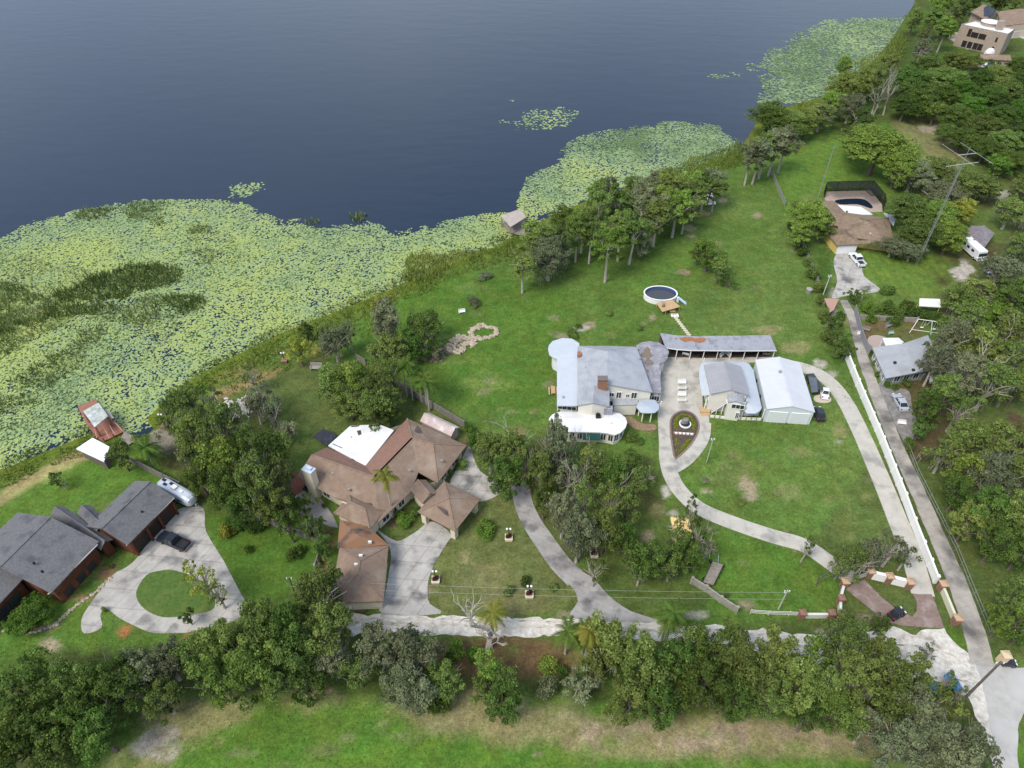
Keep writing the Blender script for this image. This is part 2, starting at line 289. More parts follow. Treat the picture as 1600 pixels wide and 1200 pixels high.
sel=np.where(infr&(PX>1350)&(PX<1510)&(PY>385)&(PY<465))[0]; st=.5+.5*np.sin(X[sel]*2*np.pi/2.2); col[sel]*=(1+(st-.5)*.18)[:,None]
ny,nx=GX.shape; me=bpy.data.meshes.new('ground'); co=np.stack([X,Y,GZ],1).astype(np.float32)
me.vertices.add(len(co)); me.vertices.foreach_set('co',co.ravel())
ii=(np.arange(ny-1)[:,None]*nx+np.arange(nx-1)[None,:]).ravel(); q=np.stack([ii,ii+1,ii+nx+1,ii+nx],1).astype(np.int32); n=len(q)
me.loops.add(n*4); me.loops.foreach_set('vertex_index',q.ravel()); me.polygons.add(n); me.polygons.foreach_set('loop_start',np.arange(0,n*4,4,dtype=np.int32)); me.polygons.foreach_set('loop_total',np.full(n,4,dtype=np.int32))
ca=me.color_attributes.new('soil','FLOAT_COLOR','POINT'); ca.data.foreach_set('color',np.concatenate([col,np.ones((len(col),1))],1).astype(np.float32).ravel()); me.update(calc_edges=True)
gm=bpy.data.materials.new('turf_and_soil'); gm.use_nodes=True; n=gm.node_tree; b=n.nodes['Principled BSDF']; b.inputs['Roughness'].default_value=.95; b.inputs['Specular IOR Level'].default_value=.1
a=n.nodes.new('ShaderNodeAttribute'); a.attribute_name='soil'; t=n.nodes.new('ShaderNodeTexCoord')
prev=a.outputs['Color']
for sc,lo,hi,amt in ((2.2,.6,1.42,.85),(.35,.66,1.32,.75),(6.5,.5,1.6,.7),(.9,.66,1.36,.7),(.06,.8,1.2,.6)):
    no=n.nodes.new('ShaderNodeTexNoise'); no.inputs['Scale'].default_value=sc; no.inputs['Detail'].default_value=6; no.inputs['Roughness'].default_value=.7
    mr=n.nodes.new('ShaderNodeMapRange'); mr.inputs[1].default_value=.3; mr.inputs[2].default_value=.7; mr.inputs[3].default_value=lo; mr.inputs[4].default_value=hi
    mxx=n.nodes.new('ShaderNodeMix'); mxx.data_type='RGBA'; mxx.blend_type='MULTIPLY'; mxx.inputs[0].default_value=amt
    n.links.new(t.outputs['Object'],no.inputs[0]); n.links.new(no.outputs[0],mr.inputs[0]); n.links.new(prev,mxx.inputs[6]); n.links.new(mr.outputs[0],mxx.inputs[7]); prev=mxx.outputs[2]
hn=n.nodes.new('ShaderNodeTexNoise'); hn.inputs['Scale'].default_value=.22; hn.inputs['Detail'].default_value=7; hm=n.nodes.new('ShaderNodeMapRange'); hm.inputs[1].default_value=.35; hm.inputs[2].default_value=.65; hm.inputs[3].default_value=.482; hm.inputs[4].default_value=.508
hs=n.nodes.new('ShaderNodeHueSaturation'); n.links.new(t.outputs['Object'],hn.inputs[0]); n.links.new(hn.outputs[0],hm.inputs[0]); n.links.new(hm.outputs[0],hs.inputs['Hue']); n.links.new(prev,hs.inputs['Color']); n.links.new(hs.outputs[0],b.inputs['Base Color'])
bp=n.nodes.new('ShaderNodeBump'); bp.inputs['Strength'].default_value=.5; bp.inputs['Distance'].default_value=.12; bn=n.nodes.new('ShaderNodeTexNoise'); bn.inputs['Scale'].default_value=3.5; bn.inputs['Detail'].default_value=5
n.links.new(t.outputs['Object'],bn.inputs[0]); n.links.new(bn.outputs[0],bp.inputs['Height']); n.links.new(bp.outputs[0],b.inputs['Normal'])
me.materials.append(gm); structure('ground',me)
# ---------------------------------------------------------------- lake water
wm=bpy.data.materials.new('lake_water'); wm.use_nodes=True; n=wm.node_tree; b=n.nodes['Principled BSDF']
b.inputs['Base Color'].default_value=(.008,.020,.040,1); b.inputs['Roughness'].default_value=.17; b.inputs['IOR'].default_value=1.33; b.inputs['Specular IOR Level'].default_value=.5
t=n.nodes.new('ShaderNodeTexCoord'); prevn=None
for sc,dist in ((1.1,.035),(.08,.16)):
    mp=n.nodes.new('ShaderNodeMapping'); mp.inputs['Scale'].default_value=(1,2.2,1); mp.inputs['Rotation'].default_value=(0,0,.35); no=n.nodes.new('ShaderNodeTexNoise'); no.inputs['Scale'].default_value=sc; no.inputs['Detail'].default_value=4
    bp=n.nodes.new('ShaderNodeBump'); bp.inputs['Strength'].default_value=.55; bp.inputs['Distance'].default_value=dist
    n.links.new(t.outputs['Object'],mp.inputs[0]); n.links.new(mp.outputs[0],no.inputs[0]); n.links.new(no.outputs[0],bp.inputs['Height'])
    if prevn: n.links.new(prevn,bp.inputs['Normal'])
    prevn=bp.outputs[0]
n.links.new(prevn,b.inputs['Normal'])
structure('lake_water',mesh('lake_water',[(-7000,-300,WL),(2200,-300,WL),(2200,7200,WL),(-7000,7200,WL)],[(0,1,2,3)],wm))
# ---------------------------------------------------------------- paved surfaces
conc=mat('pale_concrete',(.50,.465,.40),(.41,.38,.325),.5,.9,.1,c3=(.26,.25,.225),s3=.25)
conc2=mat('weathered_concrete',(.46,.43,.385),(.33,.31,.28),.4,.9,.1,c3=(.13,.125,.12),s3=.3)
conc3=mat('grey_stained_concrete',(.38,.36,.335),(.26,.245,.23),.35,.9,.1,c3=(.10,.095,.095),s3=.3)
brownc=mat('brownish_concrete',(.42,.38,.33),(.31,.28,.245),.5,.9,.1,c3=(.13,.12,.11),s3=.2)
gravel=mat('white_shell_gravel',(.66,.62,.56),(.46,.42,.36),1.7,.95,.3,c3=(.30,.26,.20),s3=.55)
asphalt=mat('grey_asphalt',(.44,.42,.39),(.36,.345,.315),.8,.9,.15,c3=(.48,.465,.44),s3=.2)
brick=mat('pink_brick_paving',(.26,.185,.155),(.19,.135,.115),1.6,.9,.2,c3=(.33,.27,.25),s3=.5)
mulch=mat('brown_mulch',(.11,.08,.06),(.06,.045,.035),2.5,.95,.4)
ZL=[.03]
def sheet(name,pts,m,k=3,smooth=True,jag=0.,closedz=None,world=False,h=.0,joints=0):
    w=[tuple(p) if world else tuple(P2(*p)) for p in pts]
    if smooth: w=cr_(w,k,True)
    if jag:
        o=[]
        for i in range(len(w)):
            a,b=w[i],w[(i+1)%len(w)]; d=math.dist(a,b); nn=max(1,int(d/.8))
            for j in range(nn):
                t=j/nn; x,y=a[0]+(b[0]-a[0])*t,a[1]+(b[1]-a[1])*t; o.append((x+jag*(float(vnoise(x,y,1.7,3))+.6*float(vnoise(x,y,.7,8))-.8)*1.6,y+jag*(float(vnoise(x,y,1.7,13))+.6*float(vnoise(x,y,.7,18))-.8)*1.6))
        w=o
    ZL[0]+=.005; z=ZL[0]; mb=MB(); mb.slab(w,-.05,z); return structure(name,mesh(name,mb.V,mb.F,m))
def ribbon(name,path,w,m,k=4,jag=0.,ext=0):
    pts=cr_([tuple(P2(*p)) for p in path],k); Lp=[];Rp=[]
    for i,p in enumerate(pts):
        a=pts[max(i-1,0)]; b=pts[min(i+1,len(pts)-1)]; d=Vector((b[0]-a[0],b[1]-a[1])).normalized(); ww=w if not hasattr(w,'__len__') else w[0]+(w[1]-w[0])*i/(len(pts)-1)
        Lp.append((p[0]-d.y*ww/2,p[1]+d.x*ww/2)); Rp.append((p[0]+d.y*ww/2,p[1]-d.x*ww/2))
    return sheet(name,Lp+Rp[::-1],m,smooth=False,jag=jag,world=True)
for m_,rot in ((conc,0),): lines(m_,.9,.0,.5,.72,'Y',.06)
lines(conc2,.12,.5,.55,.6,'X',.02); lines(conc2,.1,.1,.55,.6,'Y',.02); lines(brownc,.2,-.25,.4,.7,'Y',.03); lines(conc3,.35,.5,.5,.7,'Y',.05)
sheet('gravel_road',[(540,958),(600,961),(700,963),(850,966),(1020,971),(1100,975),(1200,986),(1300,992),(1385,986),(1398,978),(1430,992),(1452,984),(1476,982),(1490,1000),(1510,1020),(1524,1028),(1560,1045),(1560,1120),(1580,1230),(1562,1230),(1540,1150),(1515,1095),(1470,1062),(1400,1062),(1280,1036),(1150,1012),(1060,1001),(950,997),(850,994),(750,993),(650,993),(545,992)],gravel,smooth=False,jag=.55)
rut=mat('sandy_wheel_rut',(.44,.37,.29),(.60,.54,.46),.9,.95,.3,c3=(.20,.20,.10),s3=.6)
ribbon('road_verge_strip',[(548,972),(700,977),(850,980),(1000,985),(1100,992),(1200,1002),(1300,1018),(1400,1030)],.45,rut,jag=.4)
ribbon('road_rut',[(560,966),(720,969),(880,972),(1020,978),(1110,984),(1220,996),(1330,1006),(1440,1010),(1500,1030)],.3,rut,jag=.3)
sheet('asphalt_road',[(1522,1031),(1560,1040),(1600,1044),(1700,1050),(1700,1090),(1620,1095),(1600,1108),(1590,1140),(1588,1180),(1596,1240),(1568,1240),(1556,1180),(1545,1120),(1535,1070)],asphalt,smooth=False,jag=.2)
sheet('circular_driveway',[(277,797),(300,792),(310,789),(320,800),(322,830),(350,877),(375,925),(389,948),(386,960),(355,974),(300,987),(282,989),(240,989),(215,980),(187,966),(172,954),(163,952),(157,962),(159,981),(132,990),(127,972),(137,950),(175,900),(195,888),(214,872),(245,830)],conc2)
sheet('island_lawn',[(229,899),(250,892),(272,891),(310,905),(332,925),(335,950),(310,959),(265,965),(240,960),(220,946),(213,925)],mat('island_turf',(.05,.10,.018),(.095,.15,.03),2.0,.95,.4,c3=(.13,.16,.04),s3=.35))
sheet('house_driveway',[(588,827),(609,841),(626,845),(654,828),(671,815),(690,822),(705,836),(699,848),(680,879),(670,905),(668,927),(672,944),(688,959),(598,960),(601,935),(606,905),(611,870),(606,850)],conc2)
sheet('porch_drive',[(735,695),(715,730),(703,757),(720,775),(750,784),(780,772),(778,755),(752,738),(740,715)],conc2)
ribbon('winding_driveway',[(812,758),(819,790),(832,818),(850,845),(875,880),(900,905)],[3.2,3.6],conc3)
sheet('drive_mouth',[(878,900),(905,893),(928,905),(950,930),(985,955),(1030,972),(898,967),(903,940),(896,920)],conc3)
sheet('patio',[(461,776),(475,765),(500,778),(520,805),(529,825),(515,823),(468,802)],mat('patio_concrete',(.36,.33,.30),(.30,.27,.25),1,.9),smooth=False)
sheet('red_brick_terrace',[(455,745),(462,738),(478,742),(486,760),(474,768),(461,774),(454,760)],mat('red_brick',(.22,.09,.06),(.15,.06,.045),2,.9))
sheet('plaza',[(1036,558),(1096,560),(1220,558),(1222,566),(1100,568),(1097,600),(1098,640),(1108,650),(1108,672),(1098,698),(1088,680),(1092,662),(1084,648),(1068,643),(1050,655),(1050,690),(1056,722),(1050,740),(1036,735),(1030,700),(1027,640),(1031,600)],conc,smooth=False)
ribbon('curved_drive',[(1042,690),(1042,715),(1048,742),(1064,769),(1095,796),(1150,819),(1210,839),(1255,852),(1292,876),(1332,906)],2.9,conc)
ribbon('loop_drive',[(1101,660),(1098,684),(1085,705),(1068,722),(1046,735)],2.5,conc)
ribbon('east_drive',[(1188,566),(1225,570),(1258,576),(1290,592),(1318,624),(1342,670),(1362,715),(1382,762),(1402,812),(1424,868),(1442,930)],[3.2,3.5],conc)
ribbon('neighbour_drive',[(1318,470),(1330,495),(1342,535),(1350,565),(1370,620),(1398,690),(1432,765),(1465,840),(1495,910),(1518,975),(1536,1040)],[1.9,3.3],brownc,jag=.12)
sheet('front_apron',[(1302,410),(1310,395),(1328,394),(1345,412),(1350,432),(1375,452),(1362,458),(1325,462),(1300,466),(1308,440)],conc2)
sheet('parking_pad',[(1372,600),(1398,606),(1420,612),(1425,640),(1432,660),(1425,690),(1412,690),(1395,655)],mat('pad_concrete',(.27,.25,.23),(.16,.15,.14),.8,.9))
sheet('brick_paving',[(1320,920),(1335,912),(1350,906),(1375,932),(1400,952),(1425,964),(1432,955),(1432,940),(1426,929),(1455,929),(1462,945),(1475,982),(1450,981),(1410,978),(1385,972),(1360,952)],brick,smooth=False)
sheet('brick_walk',[(975,655),(985,652),(1003,662),(1023,664),(1024,672),(1005,673),(988,668)],mat('worn_brick_walk',(.30,.20,.13),(.20,.14,.09),2,.9))
sheet('planting_bed',[(1048,657),(1056,647),(1069,643),(1083,648),(1091,661),(1090,676),(1080,694),(1066,709),(1055,716),(1051,700),(1048,678)],mulch)
sheet('driveway_top_right',[(1572,46),(1620,30),(1620,66),(1602,62),(1585,56)],conc,smooth=False)
sheet('stone_terrace',[(1477,57),(1486,50),(1504,52),(1508,66),(1520,76),(1512,78),(1494,68)],mat('terrace_stone',(.38,.31,.26),(.30,.25,.2),1,.9),smooth=False)
# ---------------------------------------------------------------- lily pads and rank water grass (uncountable)
padm=leafmat('lily_pad_leaf',(.045,.08,.025),(.33,.40,.115),(.42,.42,.17),trans=.0,rough=.5,vary=0)
_r=[n_ for n_ in padm.node_tree.nodes if n_.type=='VALTORGB'][0].color_ramp
for _p,_c in ((.18,(.10,.15,.05)),(.3,(.20,.28,.15)),(.5,(.27,.35,.15)),(.72,(.34,.39,.11))): _e=_r.elements.new(_p); _e.color=(*_c,1)
def inpoly_rand(poly,n,fe=0.):
    w=[tuple(P2(*p)) for p in poly]; xs=[p[0] for p in w]; ys=[p[1] for p in w]; x=NR.uniform(min(xs),max(xs),n); y=NR.uniform(min(ys),max(ys),n); d=sdist(x,y,w); return x,y,d
def parea(poly):
    w=[P2(*p) for p in poly]; return abs(sum(w[i-1].x*w[i].y-w[i].x*w[i-1].y for i in range(len(w))))/2, (max(p.x for p in w)-min(p.x for p in w))*(max(p.y for p in w)-min(p.y for p in w))
LILY=[([(-60,392),(0,378),(50,350),(130,330),(170,322),(210,318),(290,310),(350,320),(400,332),(450,345),(530,352),(570,345),(620,365),(650,362),(700,345),(740,338),(790,335),(815,352),(800,372),(770,392),(700,415),(640,446),(590,466),(520,496),(440,528),(370,562),(300,600),(268,628),(240,655),(205,668),(176,664),(150,676),(115,690),(60,712),(0,742),(-60,772)],8.8,.7,4.),
 ([(808,322),(830,275),(870,240),(915,215),(960,205),(1010,197),(1050,188),(1110,195),(1150,215),(1158,232),(1120,250),(1060,275),(960,304),(880,332),(820,345)],7.5,.76,3.),
 ([(1172,102),(1200,85),(1250,50),(1300,32),(1360,27),(1418,30),(1410,62),(1370,104),(1320,140),(1262,160),(1185,160),(1205,130)],2.5,1.15,6.),
 ([(780,188),(800,180),(840,168),(880,165),(905,175),(880,192),(840,202),(800,198)],1.3,1.1,4.),([(357,292),(372,284),(400,283),(418,290),(405,303),(375,308),(360,302)],3,1.,2.),([(1105,117),(1130,114),(1140,120),(1110,122)],1.,1.3,1.),([(1140,112),(1160,113),(1160,118),(1145,117)],1.,1.3,1.),([(795,155),(808,155),(806,160)],1.5,1.1,.5)]
co=[];ti=[]
for poly,dens,sz,edge in LILY:
    a,bb=parea(poly); n=int(bb*dens); x,y,d=inpoly_rand(poly,n)
    g=fbm(x,y,16,31)*.55+fbm(x,y,4.2,37)*.45; d=d+6.5*(fbm(x,y,11,61)-.5)*min(1,edge/3); e=np.clip(-d/(edge*1.8),0,1); clump=fbm(x,y,2.0,41)
    keep=(d<edge*.35)&((g+.30*e+.28*clump)>.445+.18*(1-e)+NR.uniform(-.08,.08,n))&(sdist(x,y,lake)<.6)
    x=x[keep];y=y[keep];m=len(x); r=NR.uniform(.16,.48,m)*sz; th=NR.uniform(0,6.28,m); k=6
    ang=th[:,None]+np.arange(k)*2*np.pi/k; rr=r[:,None]*NR.uniform(.85,1.1,(m,k)); tx,ty=NR.uniform(-.05,.05,m),NR.uniform(-.05,.05,m)
    vx=np.cos(ang)*rr; vy=np.sin(ang)*rr; vz=WL+.03+NR.uniform(0,.05,m)[:,None]+vx*tx[:,None]+vy*ty[:,None]
    co.append(np.stack([x[:,None]+vx,y[:,None]+vy,vz],2).reshape(-1,3))
    yel=fbm(x,y,22,51); far=np.clip((y-150)/260,0,.35); ti.append(np.clip(.52+.55*(yel-.5)+.35*(fbm(x,y,6,55)-.5)+NR.uniform(-.17,.22,m)-far*.7,.2,.97))
    n2=int(bb*dens*.45); x,y,d=inpoly_rand(poly,n2); g=fbm(x,y,16,31)*.5+fbm(x,y,5,33)*.5; kk=(d+9*(fbm(x,y,9,61)-.5)<-4.5)&(g>.44)&(sdist(x,y,lake)<.3); x=x[kk];y=y[kk];m=len(x); r=NR.uniform(.5,.95,m)*sz
    rr=r[:,None]*NR.uniform(.7,1.15,(m,k)); ang=NR.uniform(0,6.28,m)[:,None]+np.arange(k)*2*np.pi/k; co.append(np.stack([x[:,None]+np.cos(ang)*rr,y[:,None]+np.sin(ang)*rr,np.repeat((WL+.006+NR.uniform(0,.012,m))[:,None],k,1)],2).reshape(-1,3)); ti.append(NR.uniform(0,.16,m))
co=np.concatenate(co); ti=np.concatenate(ti); print('pads',len(ti))
o=link('lily_pads',fastmesh('lily_pads',co,6,padm,ti)); tag(o,'pale yellow green lily pads floating in a thick carpet on the lake',"lily pads",kind='stuff')
def blades(polys,seed,zbase=WL,jit=.9):
    co=[];ti=[]
    for poly,dens,h,w,t0,t1 in polys:
        a,bb=parea(poly); n=int(bb*dens); x,y,d=inpoly_rand(poly,n); g=fbm(x,y,5,seed); keep=(d<(g-.35)*4)&(g>.28); x=x[keep];y=y[keep];g=g[keep];m=len(x)
        th=NR.uniform(0,6.28,m); hh=h*NR.uniform(.5,1.2,m)*(.6+.8*g); ww=w*NR.uniform(.6,1.3,m); lean=NR.uniform(.1,.9,m)*hh; la=NR.uniform(0,6.28,m)
        zb=np.where(sdist(x,y,lake)<.8,zbase,0.); dx,dy=np.cos(th)*ww/2,np.sin(th)*ww/2
        A=np.stack([x-dx,y-dy,zb],1);B=np.stack([x+dx,y+dy,zb],1);T=np.stack([x+np.cos(la)*lean,y+np.sin(la)*lean,zb+hh],1)
        co.append(np.stack([A,B,T],1).reshape(-1,3)); pt=fbm(x,y,7,seed+4); ti.append(np.clip(t0+(t1-t0)*(pt-.25)*2+NR.uniform(-.15,.15,m),0,1))
    return np.concatenate(co),np.concatenate(ti)
reedm=leafmat('reed_blade',(.075,.125,.03),(.24,.28,.09),(.42,.36,.21),trans=.2,vary=0)
c,t=blades([([(70,465),(100,455),(140,440),(170,425),(200,418),(245,413),(283,418),(280,438),(245,448),(210,455),(190,472),(140,490),(90,495),(66,480)],7,2.0,.28,.0,.35),
 ([(-60,440),(0,440),(40,455),(75,470),(70,500),(30,505),(0,520),(-60,540)],6,1.8,.28,.25,.95),([(-60,520),(0,505),(60,495),(120,495),(70,515),(20,545),(-60,560)],4,1.4,.26,.3,.9),
 ([(150,490),(200,470),(260,460),(310,462),(322,475),(300,490),(240,505),(180,500)],5,1.3,.25,.15,.6),([(255,465),(290,460),(318,466),(308,482),(270,488)],5,1.8,.28,0,.3),
 ([(10,620),(30,590),(80,560),(130,520),(150,510),(165,515),(140,545),(90,590),(40,625),(-40,670),(-60,640)],5,1.2,.24,.25,.55),
 ([(-40,395),(40,400),(110,420),(150,430),(80,455),(-40,450)],2.2,.9,.22,.5,.95),([(20,560),(120,500),(210,500),(300,500),(250,540),(150,600),(60,660),(0,690),(-40,640)],1.6,.8,.22,.3,.75),([(280,380),(340,360),(380,400),(330,440),(290,420)],1.5,.7,.22,.5,.9),([(118,337),(135,327),(160,324),(175,333),(150,341),(128,343)],6,1.0,.3,.35,.55),([(170,325),(225,314),(265,318),(262,335),(245,352),(225,340),(200,332)],5,1.0,.3,.35,.6),([(295,357),(315,351),(332,357),(325,364),(300,364)],6,1.0,.3,.4,.6),
 ([(300,395),(320,385),(338,398),(325,410),(305,408)],4,.8,.3,.5,.8),([(545,335),(560,330),(572,338),(560,345)],5,.9,.3,.5,.8),([(475,345),(495,340),(500,346),(480,350)],4,.8,.3,.5,.8)],71)
tag(link('reeds',fastmesh('reeds',c,3,reedm,t)),'dark and straw coloured reeds growing in clumps among the lily pads','reeds',kind='stuff')
rankm=leafmat('rank_grass_blade',(.11,.17,.035),(.26,.30,.07),(.42,.36,.17),trans=.2,vary=0)
def offs(path,w0,w1):
    return [(x,y+w0) for x,y in path]+[(x,y+w1) for x,y in path[::-1]]
sp=[(0,738),(60,712),(115,690),(150,680)]; s2=[(246,664),(268,624),(300,596),(370,558),(440,524),(520,492),(590,464),(640,442),(700,412),(770,390),(820,368)]; s3=[(1000,290),(1060,270),(1120,246),(1158,232)]
c,t=blades([(offs(sp,-14,26),8,.9,.22,.1,.75),(offs(s2,-12,24),6,.9,.24,.1,.6),(offs(s2[1:7],18,52),4,.8,.24,.3,.75),(offs(s3,-10,20),5,1.1,.3,.1,.5),
 ([(635,405),(650,396),(690,398),(710,410),(690,432),(650,442),(630,430)],8,1.5,.3,.45,.85),([(700,395),(780,385),(800,375),(800,395),(720,412)],5,1.0,.3,.3,.7),
 ([(1140,240),(1165,228),(1190,232),(1150,262),(1120,272),(1100,268)],5,1.4,.3,.1,.4),([(1385,80),(1400,55),(1415,60),(1405,95),(1385,105)],3,1.5,.4,.2,.4),([(1335,100),(1370,80),(1385,88),(1350,108)],2,1.3,.4,.5,.8),([(1240,165),(1262,160),(1290,170),(1260,180)],3,1.3,.4,.5,.7),
 ([(330,655),(400,640),(440,660),(440,700),(380,720),(320,700)],1.2,.7,.2,.1,.5),([(1310,560),(1330,600),(1345,640),(1335,640),(1300,590)],1.5,.5,.2,.2,.5)],81)
tag(link('rank_grass',fastmesh('rank_grass',c,3,rankm,t)),'tall yellow green grass growing rank along the edge of the lake','grass',kind='stuff')
c,t=blades([([(560,480),(700,420),(900,440),(1100,300),(1180,260),(1280,470),(1300,600),(1420,860),(1300,960),(1120,950),(900,960),(690,950),(700,700),(560,620)],.9,.22,.22,.0,.7),([(0,980),(150,990),(330,1000),(300,1040),(0,1080)],1.2,.2,.2,0,.6),([(150,1200),(450,1090),(800,1110),(1100,1120),(1450,1150),(1520,1230),(100,1230)],1.5,.22,.2,.1,1.)],91,0.)
tag(link('lawn_weeds',fastmesh('lawn_weeds',c,3,rankm,t)),'short weeds and coarse tufts scattered through the lawns','weeds',kind='stuff')
print('blades',len(t))
# ---------------------------------------------------------------- trees
TONE={'oak':((.102,.147,.036),(.220,.299,.075),(.350,.412,.130)),'dark':((.062,.113,.027),(.147,.226,.047),(.249,.339,.079)),'bright':((.113,.186,.034),(.249,.350,.068),(.384,.475,.124)),'grey':((.136,.164,.081),(.266,.305,.158),(.407,.435,.260)),'yellow':((.226,.254,.034),(.429,.452,.079),(.542,.542,.124)),'lush':((.068,.141,.023),(.153,.266,.041),(.260,.384,.068))}
for k,v in TONE.items(): leafmat(k+'_foliage',*v,trans=.36,vary=.17)
barkm=mat('bark',(.17,.14,.11),(.09,.075,.06),3,.95,.3); palebark=mat('pale_bark',(.46,.41,.34),(.28,.25,.21),2.5,.9,.2); deadm=mat('bleached_wood',(.42,.38,.33),(.25,.22,.19),3,.9,.2)
mossm=leafmat('spanish_moss_strand',(.16,.165,.12),(.27,.265,.20),trans=.3)
frond=leafmat('palm_frond',(.05,.10,.015),(.12,.19,.035),(.22,.24,.06),trans=.25); frondy=leafmat('yellowing_palm_frond',(.13,.15,.02),(.27,.25,.05),(.35,.28,.10),trans=.25)
def leaves(cen,rad,nper,ls,rng,up=.35,ell=1.):
    """leaf faces spread round each clump; returns coords of quads and tints"""
    k=len(cen); n=k*nper; ci=np.repeat(np.arange(k),nper); d=rng.normal(size=(n,3)); d[:,2]=np.abs(d[:,2])*.8+d[:,2]*.35; d/=np.linalg.norm(d,axis=1)[:,None]
    p=cen[ci]+d*(rad[ci]*rng.uniform(.55,1.08,n))[:,None]*np.array([1,1,ell]); nn=d*.9+rng.normal(size=(n,3))*.65; nn[:,2]+=up; nn/=np.linalg.norm(nn,axis=1)[:,None]
    a=np.cross(nn,rng.normal(size=(n,3))); a/=np.linalg.norm(a,axis=1)[:,None]; b=np.cross(nn,a); s=(ls*rng.uniform(.6,1.35,n))[:,None]
    q=np.stack([p-a*s*.5,p+b*s*.32-nn*s*.08,p+a*s*.5,p-b*s*.32-nn*s*.08],1).reshape(-1,3)
    ct=rng.uniform(0,1,k); t=np.clip(ct[ci]*.55+rng.uniform(0,.5,n)-.02,0,1); return q,t
def limbs(mb,top,R0,z0,z1,n,rng,r0):
    for i in range(n):
        a=rng.uniform(0,6.28); rr=R0*rng.uniform(.55,1.02); z=rng.uniform(z0,z1*1.08); zs=top*rng.uniform(.6,1)
        p0=Vector((0,0,zs)); p2=Vector((math.cos(a)*rr,math.sin(a)*rr,z)); p1=(p0+p2)/2+Vector((rng.uniform(-.4,.4),rng.uniform(-.4,.4),rng.uniform(-.2,.6)))
        mb.tube([p0,p1,p2],[r0*.45,r0*.3,r0*.08],5); q=p1+Vector((rng.uniform(-1,1)*rr*.5,rng.uniform(-1,1)*rr*.5,rng.uniform(.4,1.6))); mb.tube([p1,q],[r0*.22,r0*.05],4)
PR={}
def proto(kind,size,var):
    """(crown mesh data, trunk mesh, moss mesh) for one unit tree: R0 crown radius, H0 height"""
    key=(kind,size,var)
    if key in PR: return PR[key]
    sd_=hash((kind,size,var)) if 0 else sum(ord(c) for c in kind)*31+var*7+{'s':1,'m':2,'l':3}[size]*101; rng=np.random.default_rng(sd_); rd=random.Random(sd_)
    R0,H0={'s':(2.2,4.2),'m':(4.2,8.5),'l':(6.6,12.0)}[size]; K=min
    if kind=='bush':
        R0,H0={'s':(1.1,1.3),'m':(2.,2.6),'l':(3.,4.)}[size]; k={'s':8,'m':16,'l':28}[size]; u=rng.normal(size=(k,3)); u/=np.linalg.norm(u,axis=1)[:,None]; u[:,2]=abs(u[:,2]); r=rng.uniform(.3,.7,k)[:,None]
        cen=u*r*np.array([R0,R0,H0*.8])+np.array([0,0,H0*.12]); rad=rng.uniform(.3,.42,k)*R0; q,t=leaves(cen,rad,{'s':90,'m':130,'l':170}[size],.2 if size=='s' else .27,rng); q[:,2]=np.maximum(q[:,2],.02)
        mb=MB(); mb.tube([(0,0,-.1),(.05,0,H0*.5)],[.09,.04],5)
        for i in range(3): mb.tube([(0,0,.1),(rd.uniform(-.4,.4)*R0,rd.uniform(-.4,.4)*R0,H0*.6)],[.05,.02],4)
        PR[key]=(R0,H0,q,t,mesh('stems',mb.V,mb.F,barkm),None); return PR[key]
    tall=kind=='tall'; sparse=kind=='sparse'; cyp=kind=='cone'
    if tall: H0*=1.35; R0*=.82
    k={'s':24,'m':54,'l':104}[size]; nper={'s':85,'m':108,'l':132}[size]; ls={'s':.25,'m':.34,'l':.41}[size]
    if sparse: k=int(k*.55); nper=int(nper*.55)
    if tall: k=int(k*.8)
    zc,zr=(.66,.34) if tall else ((.5,.48) if cyp else (.58,.40))
    u=rng.normal(size=(k,3)); u[:,2]+=.35; u/=np.linalg.norm(u,axis=1)[:,None]
    az=np.arctan2(u[:,1],u[:,0]); ph=rng.uniform(0,6.28,3); lobe=1+.17*np.sin(2*az+ph[0])+.17*np.sin(3*az+ph[1])+.12*np.sin(5*az+ph[2])
    r=rng.uniform(.36,.96,k)**.75; cen=np.stack([u[:,0]*R0*.86*lobe*r,u[:,1]*R0*.86*lobe*r,H0*zc+u[:,2]*H0*zr*r*(.9+.2*rng.uniform(size=k))],1)
    if cyp: f=np.clip(1.25-cen[:,2]/H0,.1,1); cen[:,:2]*=f[:,None]
    rad=rng.uniform(.11,.25,k)*R0*(1.15 if size=='s' else 1); 
    if sparse: rad*=.85
    q,t=leaves(cen,rad,nper,ls,rng,ell=.75)
    # outlying sprigs break the outline
    k2=k; u2=rng.normal(size=(k2,3)); u2/=np.linalg.norm(u2,axis=1)[:,None]; c2=cen[rng.integers(0,k,k2)]+u2*(R0*.22); q2,t2=leaves(c2,rng.uniform(.06,.12,k2)*R0,int(nper*.14),ls*.9,rng); q=np.concatenate([q,q2]); t=np.concatenate([t,t2])
    mb=MB(); r0=(.045 if tall else .055)*R0+.05; top=H0*(.62 if tall else .42); bx,by=rd.uniform(-.3,.3),rd.uniform(-.3,.3)
    mb.tube([(0,0,-.3),(bx*.3,by*.3,top*.35),(bx,by,top*.75),(0,0,top),(bx*.5,by*.5,H0*.8)],[r0*1.35,r0,r0*.8,r0*.62,r0*.15],7)
    limbs(mb,top,R0,H0*.5,H0*.85,{'s':5,'m':8,'l':11}[size]+(5 if sparse else 0),rd,r0)
    moss=None
